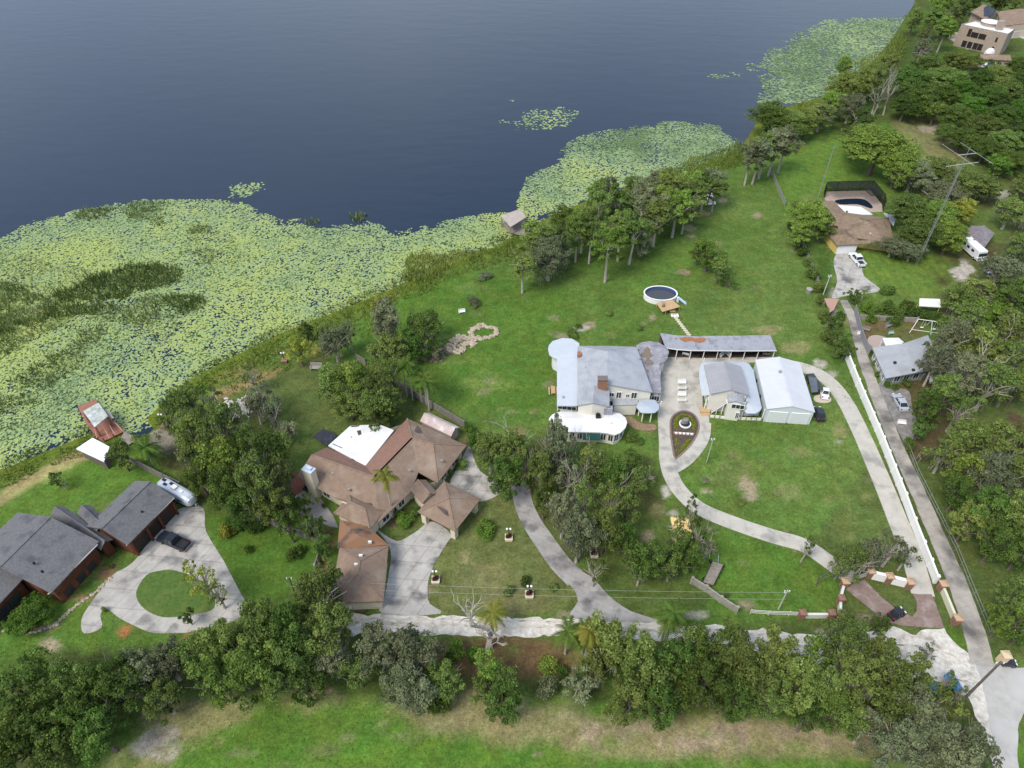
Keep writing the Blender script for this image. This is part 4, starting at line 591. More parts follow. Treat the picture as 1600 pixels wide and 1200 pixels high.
class Bld:
    def __init__(s,name,px,py,label,cat,group=None):
        s.loc=P(px,py,0); s.o=empty(name,s.loc,label,cat,group); s.o.name=name; s.px,s.py=px,py
    def lv(s,p): return Vector(p)-s.loc
    def shell(s,name,W_,faces,m,th=.18,parent=None,down=True):
        """faces over world points, given real thickness"""
        V=[s.lv(p) for p in W_]; n=len(V); Vb=[v-Vector((0,0,th)) for v in V]; F_=[]
        from collections import Counter
        fs=[]
        for f in faces:
            a=sum((V[f[i]].x*V[f[(i+1)%len(f)]].y-V[f[(i+1)%len(f)]].x*V[f[i]].y) for i in range(len(f))); fs.append(tuple(f) if a>0 else tuple(f[::-1]))
        ed=Counter()
        for f in fs:
            for i in range(len(f)): ed[(f[i],f[(i+1)%len(f)])]+=1
        F_=list(fs)+[tuple(i+n for i in f[::-1]) for f in fs]+[(b,a,a+n,b+n) for (a,b) in ed if (b,a) not in ed]
        return link(name,mesh(name,V+Vb,F_,m),parent or s.o)
    def roof(s,pts,faces,m,th=.2,name='roof',parent=None): return s.shell(name,[P(*p) for p in pts],faces,m,th,parent)
    def wallloop(s,W_,m,name='wall',inset=.5,z0=-.1,drop=.16,parent=None,skip=()):
        """W_: world (x,y,ztop) loop; inset towards the inside; closed prism"""
        n=len(W_); c=[Vector((p[0],p[1])) for p in W_]; ar=sum(c[i].x*c[(i+1)%n].y-c[(i+1)%n].x*c[i].y for i in range(n)); sg=1 if ar>0 else -1; ins=[]
        for i in range(n):
            a,b,d=c[i-1],c[i],c[(i+1)%n]; e1=(b-a).normalized(); e2=(d-b).normalized(); n1=Vector((-e1.y,e1.x))*sg; n2=Vector((-e2.y,e2.x))*sg; k=n1+n2; q=max(.35,k.dot(n1)); ins.append(b+k*inset/q)
        base=[Vector((p.x,p.y,z0)) for p in ins]; top=[Vector((p.x,p.y,W_[i][2]-drop)) for i,p in enumerate(ins)]; V=[s.lv(p) for p in base+top]
        F_=[(i,(i+1)%n,n+(i+1)%n,n+i) for i in range(n) if i not in skip]
        s.ring=[(base[i],top[i]) for i in range(n)]; s.sg=sg
        if m: return link(name,mesh(name,V,F_,m),parent or s.o)
    def rect(s,quad,ez):
        w=[P(x,y,ez) for x,y in quad]; a,b,c_,d=w; c=(a+b+c_+d)/4; u=((b-a)+(c_-d)); u.z=0; u.normalize(); v=Vector((-u.y,u.x,0))
        if v.dot(d-a)<0: v=-v
        L_=((b-a).length+(c_-d).length)/2; Wd=(abs((d-a).dot(v))+abs((c_-b).dot(v)))/2
        return c,u,v,L_,Wd
    def gable(s,quad,ez,rise,rm,wm,inset=.5,th=.2,z0=-.1,name='roof'):
        """quad a-b one eave, d-c the other (front to back)"""
        c,u,v,L_,Wd=s.rect(quad,ez); h=Vector((0,0,rise)); A=c-u*L_/2-v*Wd/2; B=c+u*L_/2-v*Wd/2; Cc=c+u*L_/2+v*Wd/2; D=c-u*L_/2+v*Wd/2; E=c-u*L_/2+h; G=c+u*L_/2+h
        r=s.shell(name,[A,B,Cc,D,E,G],[(0,1,5,4),(4,5,2,3)],rm,th)
        mb=MB(); mb.bar(s.lv(E)+Vector((0,0,.03)),s.lv(G)+Vector((0,0,.03)),.28,.1); mb.build('ridge_cap',rm,r)
        s.wallloop([A,B,G,Cc,D,E],wm,inset=inset,drop=th+rise*.04+inset*rise/(Wd/2)*.2,z0=z0) if wm else None
        s.q=(c,u,v,L_,Wd); return r
    def hip(s,quad,ez,rise,rm,wm,inset=.5,th=.2,k=1.,name='roof',z0=-.1):
        c,u,v,L_,Wd=s.rect(quad,ez)
        if Wd>L_: u,v=v,-u; L_,Wd=Wd,L_
        h=Vector((0,0,rise)); A=c-u*L_/2-v*Wd/2; B=c+u*L_/2-v*Wd/2; Cc=c+u*L_/2+v*Wd/2; D=c-u*L_/2+v*Wd/2; q=max(0.05,(L_-Wd*k)/2); E=c-u*q+h; G=c+u*q+h
        r=s.shell(name,[A,B,Cc,D,E,G],[(0,1,5,4),(1,2,5),(2,3,4,5),(3,0,4)],rm,th)
        mb=MB(); up=Vector((0,0,.03))
        for p,q_ in ((E,G),(A,E),(D,E),(B,G),(Cc,G)): mb.bar(s.lv(p)+up,s.lv(q_)+up,.26,.08)
        mb.build('hip_cap',rm,r)
        if wm: s.wallloop([A,B,Cc,D],wm,inset=inset,drop=th+.02,z0=z0)
        s.q=(c,u,v,L_,Wd); return r
    def window(s,i,t,z,w,h,nm='window',m=None,fm=None,mull=1,proud=.04):
        """on wall side i of the last wall ring, t along, z sill height"""
        n=len(s.ring); a=s.ring[i][0]; b=s.ring[(i+1)%n][0]; d=(b-a); d.z=0; u=d.normalized(); nn=Vector((u.y,-u.x,0))*s.sg; p=a+d*t+nn*proud; p.z=0; p=s.lv(p); q=lambda x,zz,o=0: p+u*x+nn*o+Vector((0,0,zz))
        rz=math.atan2(u.y,u.x); fr=MB(); f=.07
        for x in (-w/2,w/2): fr.box(q(x,z+h/2),(f*1.6,.10,h+f*2),rz)
        for zz in (z,z+h): fr.box(q(0,zz),(w-f*1.6,.10,f*1.6),rz)
        for k in range(mull): fr.box(q(-w/2+w*(k+1)/(mull+1),z+h/2),(f,.08,h-f*1.6),rz)
        o=fr.build(nm,fm or trim,s.o); g=MB(); g.box(q(0,z+h/2,-.01),(w-f*1.6,.05,h-f*1.6),rz); g.build('pane' if nm!='garage_door' else 'panel',m or glass,o); return o
    def door(s,i,t,w,h,m,nm='door',fm=None): return s.window(i,t,.02,w,h,nm,m,fm,0)
def side(s,px,py):
    """index of the wall side of the last ring nearest a survey pixel"""
    p=P2(px,py); n=len(s.ring); best=None
    for i in range(n):
        a,b=s.ring[i][0].xy,s.ring[(i+1)%n][0].xy
        if (b-a).length<.6: continue
        t=max(0,min(1,(p-a).dot(b-a)/(b-a).length_squared)); d=(a+(b-a)*t-p).length
        if best is None or d<best[0]: best=(d,i,t)
    return best[1],best[2]
# --- the red brown timber house, lower left (three linked masses)
A=Bld('timber_house',110,900,'red brown timber house with long charcoal shingle gable roofs at the left edge','house')
A.gable([(136,822),(211,750),(272.5,778),(197.5,852.5)],4.0,2.0,shingle,redwood,.55)
for t in (.22,.5,.78):
    i,_=side(A,235,835); A.door(i,t,2.6,2.5,darkd,'garage_door',darktrim)
i,_=side(A,235,835); n=len(A.ring); a,b=A.ring[i][0],A.ring[(i+1)%n][0]
mb=MB(); d=(b-a); u=d.normalized(); nn=Vector((u.y,-u.x,0))*A.sg
for t in (.02,.36,.64,.98): mb.box(A.lv(a+d*t+nn*.35+Vector((0,0,1.75))),(.35,.35,3.5),math.atan2(u.y,u.x))
mb.each('buttress',redwood,A.o)
A.gable([(-47.5,874),(30,796),(152.5,851),(75,929)],4.5,2.6,shingle,redwood,.7)
i,_=side(A,125,915)
for t in (.25,.5,.8): A.window(i,t,.3,1.5,1.5,fm=darktrim)
A.gable([(-140,940),(-60,862),(35,906),(-40,984)],4.1,2.2,shingle,redwood,.6)
i,_=side(A,20,940)
for t in (.3,.6,.85): A.window(i,t,.4,2.2,2.2,fm=darktrim)
A.gable([(80,806),(158,860),(176,842),(97,789)],3.3,.9,shingle,redwood,.5); A.gable([(124,800),(150,835),(172,812),(137,790)],3.7,.9,shingle,redwood,.4)
mb=MB(); 
for p,q_ in (((75,929),(152.5,851)),((197.5,852.5),(272.5,778))): mb.bar(A.lv(P(*p,4.42 if p[0]<100 else 3.92)),A.lv(P(*q_,4.42 if p[0]<100 else 3.92)),.12,.16)
mb.each('gutter',mat('pale_gutter',(.5,.48,.44)),A.o)
mb=MB()
for p,z in (((66,893),6.3),((53,880),6.5),((222,800),4.9)): mb.box(A.lv(P(*p,z)),(.25,.25,.5))
mb.each('roof_vent',black,A.o)
# --- the tan roofed house with its wings, courtyard roof and porte-cochere
Bh=Bld('stucco_house',560,760,'sprawling cream stucco house with brown hip roofs round a white courtyard roof','house')
q=lambda X,Y,z: (400+X/4,620+Y/4,z)
e,r_=3.0,5.4
pts=[q(255,500,e),q(345,362,r_),q(440,315,e+.1),q(680,425,e+.1),q(740,500,r_),q(945,135,e),q(975,258,r_),q(1315,305,e),q(1105,292,r_),q(1135,538,e),q(1015,470,3.6),q(972,590,e),q(765,785,e),q(725,665,3.6),q(510,640,e)]
fr=[(2,3,4,1)],[(3,5,6,4)]
Bh.roof(pts,[(0,1,4,13,14),(5,7,8,6),(7,9,8),(8,9,10,6),(4,6,10,11,12,13)],brownsh); Bh.roof([pts[i] for i in (2,3,4,1,5,6)],[(0,1,2,3),(1,4,5,2)],redsh,name='courtyard_roof')
W_=[P(*pts[i]) for i in (0,2,5,7,9,11,12,14)]; Bh.wallloop(W_,cream,inset=.7,drop=.3)
for t,w in ((.3,1.4),(.55,1.4),(.8,1.6)): Bh.window(5,t,.6,w,1.5)
for t in (.3,.7): Bh.window(3,t,.8,1.6,1.4)
Bh.window(7,.4,.5,1.6,1.8); Bh.window(7,.75,.2,1.8,2.1)
mb=MB()
for i,j in ((6,4),(4,1),(4,6),(6,8),(6,5),(8,7),(8,9)):
    mb.bar(Bh.lv(P(*pts[i])+Vector((0,0,.04))),Bh.lv(P(*pts[j])+Vector((0,0,.04))),.25,.09)
mb.build('ridge_cap',brownsh,Bh.o)
patch=mat('dark_roof_patch',(.07,.055,.05),(.12,.09,.08),2,.9)
def onroof(Bd,pxs,zs,m,name,lift=.03,th=.03):
    Bd.shell(name,[P(x,y,z)+Vector((0,0,lift)) for (x,y),z in zip(pxs,zs)],[tuple(range(len(pxs)))],m,th)
Bh.hip([(517.5,804),(549,771),(598,799.5),(581,825)],3.3,1.7,brownsh,cream,.5)
Bh.roof([(531,812,3.3),(574,822,3.5),(607,851,3.1),(527,857,3.1),(562,838,4.4)],[(0,1,4),(1,2,4),(2,3,4),(3,0,4)],rustsh,name='stained_roof'); Bh.wallloop([P(531,812,3.2),P(574,822,3.2),P(607,851,3.1),P(527,857,3.1)],cream,inset=.5,drop=.3)
Bh.hip([(527,856),(608,852),(597.5,940),(520,942)],3.0,1.9,brownsh,cream,.5)
i,t=side(Bh,612,905)
for k in (.3,.7): Bh.door(i,k,3.2,2.3,doorw,'garage_door',cream)
Bh.hip([(653.5,798),(695,751),(750,780),(710,832)],3.1,2.0,brownsh,None)
c,u,v,L_,Wd=Bh.q; mb=MB(); cb=MB()
for su in (-1,1):
    for sv in (-1,1):
        p=c+u*su*(L_/2-.8)+v*sv*(Wd/2-.8); cb.box(Bh.lv((p.x,p.y,1.4)),(.9,.9,2.8),math.atan2(u.y,u.x))
for a_,b_ in (((-1,-1),(1,-1)),((1,-1),(1,1)),((1,1),(-1,1)),((-1,1),(-1,-1))):
    p=[c+u*s_*(L_/2-.8)+v*t_*(Wd/2-.8) for s_,t_ in (a_,b_)]; mb.bar(Bh.lv((p[0].x,p[0].y,2.55)),Bh.lv((p[1].x,p[1].y,2.55)),.4,.5)
cb.each('pillar',cream,Bh.o); mb.each('beam',cream,Bh.o)
Bh.gable([(643,768),(661,787),(684,771),(663,746)],3.15,1.3,brownsh,cream,.4)
Bh.roof([q(450,305,3.25),q(590,180,3.25),q(770,172,3.25),q(862,208,3.25),q(684,430,3.3)],[(0,1,2,3,4)],whiteroof,.22,'flat_roof'); Bh.wallloop([P(*q(450,305,3.25)),P(*q(590,180,3.25)),P(*q(770,172,3.25)),P(*q(862,208,3.25)),P(*q(684,430,3.25))],cream,inset=.4,drop=.24)
for px_ in ([(585,182),(650,178),(640,186),(600,190)],[(705,178),(768,172),(770,188),(735,182),(720,194),(703,190)],[(630,212),(655,208),(660,235),(640,242)],[(595,388),(640,362),(660,372),(655,395),(640,385),(610,400)],[(590,250),(600,248),(600,258)],[(665,335),(675,333),(675,342),(667,343)],[(705,370),(715,368),(714,378)],[(735,205),(750,203),(752,212)],[(688,388),(700,382),(705,392),(692,398)],[(480,292),(540,318),(536,322),(478,296)],[(575,345),(600,358),(596,362),(572,349)]):
    onroof(Bh,[q(x,y,0)[:2] for x,y in px_],[3.25]*len(px_),patch,'roof_patch',.02,.01)
onroof(Bh,[q(x,y,0)[:2] for x,y in ((990,210),(1010,180),(1040,225),(1075,258),(1040,255),(998,235))],[4.2,3.9,4.0,4.2,4.5,4.5],patch,'roof_patch',.06)
onroof(Bh,[q(x,y,0)[:2] for x,y in ((1125,683),(1150,690),(1185,712),(1196,745),(1180,738),(1150,705))],[4.3,4.4,4.6,4.3,4.0,4.1],patch,'roof_patch',.1)
onroof(Bh,[q(x,y,0)[:2] for x,y in ((540,655),(625,690),(620,696),(536,661))],[4.1,4.5,4.4,4.0],mat('roof_flashing',(.55,.45,.38)),'flashing',.15)
mb=MB()
for X_,Y_,z in ((655,992,4.75),(625,1048,4.75),(630,1118,4.0),(712,908,4.0)): mb.box(Bh.lv(P(*q(X_,Y_,z))),(.55,.3,.4))
mb.each('roof_vent',whiteroof,Bh.o)
cb=MB(); cp=P(493,778,0); ang=math.radians(-28); cb.box(Bh.lv(cp+Vector((0,.6,3.4))),(1.9,1.2,6.9),ang); co_=cb.build('chimney',cream,Bh.o); mb=MB(); mb.box(Bh.lv(cp+Vector((0,.6,7.0))),(2.1,1.4,.3),ang); mb.box(Bh.lv(cp+Vector((.2,.6,7.3))),(.9,.6,.4),ang); mb.build('chimney_cap',mat('chimney_cap_metal',(.5,.55,.62),rough=.4),co_)
# barrel roofed shed and ground solar array
S=Bld('garden_shed',690,668,'small shed with a stained pinkish barrel roof beside the grey fence','shed')
S.gable([(655,657),(706,682),(717,667),(671,645)],2.3,.9,mat('faded_pink_roof',(.50,.40,.37),(.42,.34,.32),1,.8,c3=(.62,.56,.55),s3=.6),mat('faded_shed_wall',(.42,.33,.28)),.25)
S.door(side(S,714,680)[0],.5,1.,1.9,darktrim)
s_=Bld('solar_array',508,684,'ground mounted array of dark solar panels beside the white courtyard roof','solar panels')
s_.shell('panel',[P(489,682,.5),P(505,669.5,1.4),P(527,680,1.4),P(511,697,.5)],[(0,1,2,3)],solar,.08); mb=MB()
for k in range(1,5): a,b=P(489,682,.52).lerp(P(511,697,.52),k/5),P(505,669.5,1.44).lerp(P(527,680,1.44),k/5); mb.bar(s_.lv(a)+Vector((0,0,.02)),s_.lv(b)+Vector((0,0,.02)),.03,.02)
for x,y,z in ((491,682,.5),(510,695,.5),(506,671,1.3),(525,681,1.3)): mb.box(s_.lv(P(x,y,z/2)),(.1,.1,z))
mb.build('frame',iron_,s_.o)
# --- the pale farmhouse
Cc=Bld('farmhouse',930,640,'large pale farmhouse with grey metal roofs and a white round ended sunroom','house')
q=lambda X,Y,z:(800+X/5.333,480+Y/5.333,z)
g0=[q(562,322,5.2),q(800,368,6.9),q(1040,342,5.0),q(1172,708,5.2),q(790,638,7.0),q(548,560,5.6),q(560,325,5.2),q(680,322,5.0),q(900,328,5.0)]
Cc.roof([q(548,820,5.3),q(548,322,5.3),q(800,322,5.0),q(1038,330,5.0),q(1172,708,5.2),q(790,640,7.2),q(800,368,7.0),q(676,690,6.6)],[(1,2,6),(2,3,6),(3,4,5,6),(0,1,6,5,7)],greymetal)
Cc.wallloop([P(*q(548,700,5.2)),P(*q(548,330,5.2)),P(*q(1036,340,5.0)),P(*q(1172,706,5.2)),P(*q(790,640,7.1))],creamw,inset=.25,drop=.3)
i,_=side(Cc,985,645)
for t,z,w,h in ((.86,3.6,1,1.),(.7,3.2,1,1.6),(.36,3.2,1.1,1.6),(.12,.3,1.2,1.8),(.86,.6,1,1.8),(.5,3.4,.7,.9)): Cc.window(i,t,z,w,h)
# front gabled block
Cc.roof([q(540,818,5.6),q(550,680,5.6),q(685,655,7.0),q(672,795,7.0),q(812,680,5.8),q(812,826,5.6)],[(0,1,2,3),(3,2,4,5)],greymetal,name='front_gable_roof')
Cc.wallloop([P(*q(540,818,5.6)),P(*q(550,640,5.6)),P(*q(812,640,5.6)),P(*q(812,824,5.6)),P(*q(672,797,7.0))],creamw,inset=.3,drop=.2)
Cc.window(side(Cc,955,655)[0],.4,3.6,.8,1.2)
# left wing: long pale blue roof with octagonal end
lw=[(375,820),(375,432),(345,418),(312,398),(300,350),(306,318),(338,282),(420,256),(500,262),(558,298),(562,322),(549,400),(549,820)]
zz=[4.3]*7+[4.5,4.6,4.8,4.9,4.9,4.9]; Cc.roof([q(x,y,z) for (x,y),z in zip(lw,zz)],[tuple(range(len(lw)))],bluemetal,.2,'wing_roof')
Cc.wallloop([P(*q(x,y,z)) for (x,y),z in zip(lw,zz)],whitew,inset=.9,drop=.3,name='wing_wall')
for t in (.08,.2,.32,.45,.58,.7,.82): Cc.window(0,t,1.,1.4,1.9)
Cc.window(12,.5,2.6,3.6,1.,mull=3)
mb=MB()
for Y_ in (440,480,520,560,620,680,740,800): mb.box(Cc.lv(P(*q(382,Y_,2.1))),(.18,.18,4.2))
mb.each('porch_post',trim,Cc.o)
# sunroom with rounded ends
sr=[(420,868),(375,875),(335,895),(310,925),(306,965),(325,1005),(380,1030),(470,1038),(600,1040),(730,1042),(800,1050),(855,1064),(905,1045),(945,1005),(960,960),(945,918),(900,885),(850,875)]
Cc.roof([q(x,y,3.1) for x,y in sr]+[q(400,925,3.6),q(840,925,3.6)],[(i,i+1,18) for i in range(0,7)]+[(7,8,19,18),(8,9,19)]+[(i,i+1,19) for i in range(9,17)]+[(17,0,18,19)],whiteroof,.2,'sunroom_roof')
Cc.wallloop([P(*q(x,y,3.1)) for x,y in sr],creamw,inset=.35,drop=.2,name='sunroom_wall')
for k in (3,4,5,6,7,8,9,10,11,12,13): 
    for t in ((.5,) if k not in (7,8) else (.25,.75)): Cc.window(k,t,.8,.95 if k not in(7,8,9) else 1.,1.7,mull=1)
ab=MB(); a,b=P(*q(590,1052,2.75)),P(*q(735,1054,2.75)); ab.add([Cc.lv(p) for p in (a,b,b+Vector((0,-.9,-.7)),a+Vector((0,-.9,-.7)),a-Vector((0,0,.08)),b-Vector((0,0,.08)),b+Vector((0,-.9,-.78)),a+Vector((0,-.9,-.78)))],[(0,1,2,3),(7,6,5,4),(3,2,6,7),(0,3,7,4),(2,1,5,6),(1,0,4,5)]); ab.build('awning',green,Cc.o)
mb=MB(); mb.box(Cc.lv(P(*q(718,912,3.7))),(.9,.8,.9)); mb.box(Cc.lv(P(*q(718,892,4.2))),(.5,.5,.4)); mb.each('roof_fan',black,Cc.o); mb=MB(); mb.box(Cc.lv(P(*q(800,860,4.2))),(1.6,.9,1.7)); mb.build('small_balcony',mat('grey_lattice',(.4,.41,.45),(.2,.2,.22),3),Cc.o)
# chimney
cb=MB(); cp=P(*q(748,672,6.4)); cb.box(Cc.lv(Vector((cp.x,cp.y,6.9))),(1.7,1.1,3.6)); ch=cb.build('chimney',brickm,Cc.o); mb=MB(); mb.box(Cc.lv(Vector((cp.x,cp.y,8.85))),(1.9,1.3,.3)); mb.build('chimney_cap',mat('chimney_crown',(.16,.13,.12)),ch)
mb=MB(); mb.box(Cc.lv(P(*q(560,400,5.5))),(.7,1.2,1.1)); mb.build('small_chimney',brickm,Cc.o)
# lower roof on the right front and flat stained roof with the round end
Cc.roof([q(838,760,3.0),q(1050,770,3.0),q(1050,812,2.8),q(840,818,2.8)],[(0,1,2,3)],greymetal,.15,'lean_to_roof'); Cc.wallloop([P(*q(x,y,2.9)) for x,y in ((842,740),(1050,745),(1045,812),(848,816))],creamw,inset=.15,drop=.2)
i,_=side(Cc,975,640); Cc.window(i,.5,1.2,1.5,.5); Cc.window(i,.9,1,1,1.2)
fl=[(1172,715),(1243,715),(1236,600),(1240,545),(1225,470),(1268,458),(1295,425),(1300,375),(1275,325),(1225,295),(1150,283),(1080,292),(1035,318),(1045,350)]
Cc.roof([q(x,y,3.5) for x,y in fl],[tuple(range(len(fl)))],flatgrey,.25,'flat_roof'); Cc.wallloop([P(*q(x,y,3.5)) for x,y in fl],creamw,inset=.45,drop=.3)
Cc.window(0,.5,.8,1.6,1.5,mull=2)
def dome(Bd,cx,cy,z,rx,h,m,name):
    c=Bd.lv(P(cx,cy,z)); V=[];F_=[];n=20
    for a in range(5):
        t=a/5*math.pi/2
        for b in range(n): V.append((c.x+rx*math.cos(t)*math.cos(b*2*math.pi/n),c.y+rx*math.cos(t)*math.sin(b*2*math.pi/n),c.z+h*math.sin(t)))
    V.append((c.x,c.y,c.z+h))
    for a in range(4):
        for b in range(n): F_.append((a*n+b,a*n+(b+1)%n,(a+1)*n+(b+1)%n,(a+1)*n+b))
    F_+=[(4*n+b,4*n+(b+1)%n,5*n) for b in range(n)]; F_.append(tuple(range(n-1,-1,-1)))
    return link(name,mesh(name,V,F_,m),Bd.o)
dome(Cc,*q(1228,370,3.5),2.0,.7,flatgrey,'round_roof')
rustp=mat('brown_roof_patch',(.16,.12,.09),(.22,.17,.13),2,.9)
def jagpoly(cx,cy,rx,ry,seed,n=16):
    rd=random.Random(seed); return [(cx+math.cos(k*6.283/n)*rx*rd.uniform(.6,1.15),cy+math.sin(k*6.283/n)*ry*rd.uniform(.6,1.15)) for k in range(n)]
for cx,cy,rx,ry,z in ((1125,385,50,52,3.5),(1140,460,38,34,3.5),(1045,355,18,9,3.52),(1000,385,18,14,5.0),(935,378,42,11,5.2),(1132,532,12,12,3.5)): onroof(Cc,[q(x,y,0)[:2] for x,y in jagpoly(cx,cy,rx,ry,int(cx))],[z]*16,rustp,'roof_patch',.22 if z>4 else .03)
# octagonal entrance porch
oc=[(1035,830),(1060,776),(1130,768),(1192,772),(1225,815),(1225,850),(1192,878),(1130,882),(1075,878)]
Cc.roof([q(x,y,3.2) for x,y in oc]+[q(1130,825,3.8)],[(i,(i+1)%9,9) for i in range(9)],mat('pale_porch_roof',(.42,.46,.51),(.38,.42,.47),.7,.5),.15,'porch_roof'); mb=MB()
for x,y in ((1080,950),(1150,955),(1225,880),(1052,905)): p=P(*q(x,y,0)); mb.tube([Cc.lv(p),Cc.lv(p+Vector((0,0,3.15)))],.12,8)
mb.each('porch_post',trim,Cc.o)
# --- covered row of stalls
D=Bld('open_shed',1122,548,'long low open fronted shed with a rusting grey roof and white posts','shed')
q=lambda X,Y,z:(1050+X/5.333,480+Y/5.333,z)
bk=[(1031.5,520.5,3.6),(1058,524,3.6),(1085,525,3.6),(1150,524.5,3.6),(1203.5,523.5,3.6)]; ft=[(1213.5,547.5,2.9),(1150,547.8,2.9),(1078,547,2.9),(1058,545.5,2.9),(1040,543,2.9)]
shedroof=mat('oxidised_grey_roof',(.31,.32,.35),(.26,.265,.29),.9,.6,c3=(.19,.19,.21),s3=.8); lines(shedroof,.5,0,.5,.75,'X',.08)
D.roof(bk+ft,[(0,1,8,9),(1,2,7,8),(2,3,6,7),(3,4,5,6)],shedroof,.15)
rust=mat('rust_patch',(.36,.14,.05),(.25,.12,.07),2,.9)
onroof(D,[(1062,528),(1072,527),(1086,527),(1098,527),(1104,530),(1100,534.5),(1092,536),(1080,532.5),(1070,534),(1064,531.5)],[3.5,3.5,3.5,3.5,3.42,3.3,3.27,3.36,3.34,3.4],rust,'rust_patch',.03)
for x,y in ((1056,529),(1107,529.5)): onroof(D,[(x-2,y),(x,y-1),(x+2,y),(x,y+1)],[3.45]*4,rust,'rust_patch',.04)
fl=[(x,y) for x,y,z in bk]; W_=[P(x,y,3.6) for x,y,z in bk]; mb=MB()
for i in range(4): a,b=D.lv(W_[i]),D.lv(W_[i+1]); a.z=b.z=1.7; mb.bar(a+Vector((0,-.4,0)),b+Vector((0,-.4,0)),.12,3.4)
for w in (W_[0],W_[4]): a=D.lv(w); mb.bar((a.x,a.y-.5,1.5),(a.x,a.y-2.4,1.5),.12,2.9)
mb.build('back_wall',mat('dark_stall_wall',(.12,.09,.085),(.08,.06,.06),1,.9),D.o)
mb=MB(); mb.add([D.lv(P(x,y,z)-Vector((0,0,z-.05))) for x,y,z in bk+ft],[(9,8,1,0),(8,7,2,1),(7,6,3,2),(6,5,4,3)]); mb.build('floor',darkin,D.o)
for x in (1041.5,1058.5,1080.5,1101.5,1123,1144,1165.5,1186.5,1211.5):
    p=P(x,546.5 if x>1050 else 544,2.9); mb=MB(); a=D.lv((p.x,p.y+.12,0)); mb.box((a.x,a.y,1.35),(.14,.14,2.75)); mb.each('post',trim,D.o)
mb=MB(); F2=[D.lv(P(*f)) for f in ft]
for a,b in zip(F2,F2[1:]): mb.bar(a-Vector((0,.02,.1)),b-Vector((0,.02,.1)),.08,.2)
mb.build('fascia',trim,D.o)
# --- the guest house with wrap-round porch roof and outside stair
E=Bld('guest_house',1140,620,'two storey guest house with a grey gable roof, wraparound porch roof and outside stair','house')
out=[(250,735),(232,640),(226,560),(228,515),(240,475),(262,460),(300,455),(450,456),(595,456),(640,468),(680,525),(690,580),(715,690),(748,838),(735,862),(700,884),(622,884),(600,860)]
inn=[(330,728),(300,640),(290,520),(300,490),(320,485),(420,478),(500,480),(572,510),(590,600),(610,700),(628,790)]
o1=[q(x,y,2.8) for x,y in out]; i1=[q(x,y,3.7) for x,y in inn]; n=len(o1)
E.roof(o1+i1,[(0,1,n+1,n),(1,2,n+2,n+1),(2,3,n+2),(3,4,n+3,n+2),(4,5,n+4,n+3),(5,6,n+4),(6,7,n+5,n+4),(7,8,n+7,n+6,n+5),(8,9,n+7),(9,10,n+7),(10,11,n+8,n+7),(11,12,n+9,n+8),(12,13,n+10,n+9),(13,14,n+10),(14,15,n+10),(15,16,17,n+10)],bluemetal,.15,'porch_roof')
E.gable([(1113,617),(1098,573),(1160,570),(1168,616)],5.0,1.3,warmgrey,creamw,.35)

for i in range(len(E.ring)):
    a_,b_=E.ring[i][0],E.ring[(i+1)%len(E.ring)][0]
    if abs((b_-a_).y)<abs((b_-a_).x)*.3 and (a_.y+b_.y)/2<E.loc.y+2 and (b_-a_).length>2: E.window(i,.62 if b_.x>a_.x else .38,3.9,.9,.9); break
E.window(side(E,1108,610)[0],.15,.8,.8,1.5)
mb=MB()
for x,y in ((1100,640),(1099,610),(1096,585),(1097,575),(1190,655)): a=E.lv(P(x,y,0)); mb.box((a.x,a.y,1.4),(.18,.18,2.75))
mb.each('porch_post',trim,E.o)
E.wallloop([P(*q(x,y,2.8)) for x,y in ((455,735),(470,700),(640,700),(625,800))],whitew,inset=.1,drop=0); 
E.gable([(1137.5,629),(1137.5,617),(1161,616),(1162,630)],4.9,.5,greymetal,creamw,.2,name='stair_tower_roof'); i,_=side(E,1149,662); E.window(i,.5,3.3,2.4,1.1,mull=2,proud=.07); E.window(i,.25,.7,.6,1.6,proud=.07)
mb=MB(); w=P(*q(525,800,3.0)); a=E.lv(w); mb.box((a.x,a.y,3.25),(3.4,2.2,.18)); mb.build('balcony',trim,E.o); mb=MB()
for sx in (-1.6,1.6): mb.box((a.x+sx,a.y-1.0,4.2),(.14,.14,1.9)); mb.box((a.x+sx,a.y-1.0,1.6),(.2,.2,3.2))
mb.box((a.x,a.y-1.05,4.25),(3.2,.06,.12)); mb.box((a.x,a.y-1.05,3.8),(3.2,.05,.5)); mb.build('balcony_rail',trim,E.o)
mb=MB(); mb.box((a.x,a.y-.6,1.55),(2.8,.9,3.05)); mb.build('stair_room',creamw,E.o)
a0,a1=E.lv(P(*q(322,868,.1))),Vector((a.x-1.5,a.y+.4,3.3)); mb=MB(); mb.bar(a0+Vector((0,0,.1)),a1,1.1,.14)
st=mb.build('stair',mat('grey_stair',(.34,.31,.28)),E.o); mb=MB()
for sg in (-.6,): 
    mb.bar(a0+Vector((0,sg,1.0)),a1+Vector((0,sg,.9)),.08,.1); mb.bar(a0+Vector((0,sg,.3)),a1+Vector((0,sg,.25)),.1,.35)
    for k in range(6): p=a0.lerp(a1,k/5); mb.box((p.x,p.y+sg,p.z+.5),(.08,.08,1.1))
for k in (.35,.75): p=a0.lerp(a1,k); mb.box((p.x,p.y-.5,p.z/2),(.14,.14,p.z))
mb.build('stair_rail',trim,st)
mb=MB(); a=E.lv(P(*q(655,905,0))); mb.box((a.x,a.y+.6,1.0),(3.,1.2,2.0)); mb.build('storage_box',whitew,E.o)
mb=MB(); a=E.lv(P(*q(270,868,0))); mb.box((a.x,a.y,.25),(1.9,1.3,.5)); mb.box((a.x,a.y-.9,.12),(1.9,.6,.25)); mb.each('step',newwood,E.o)
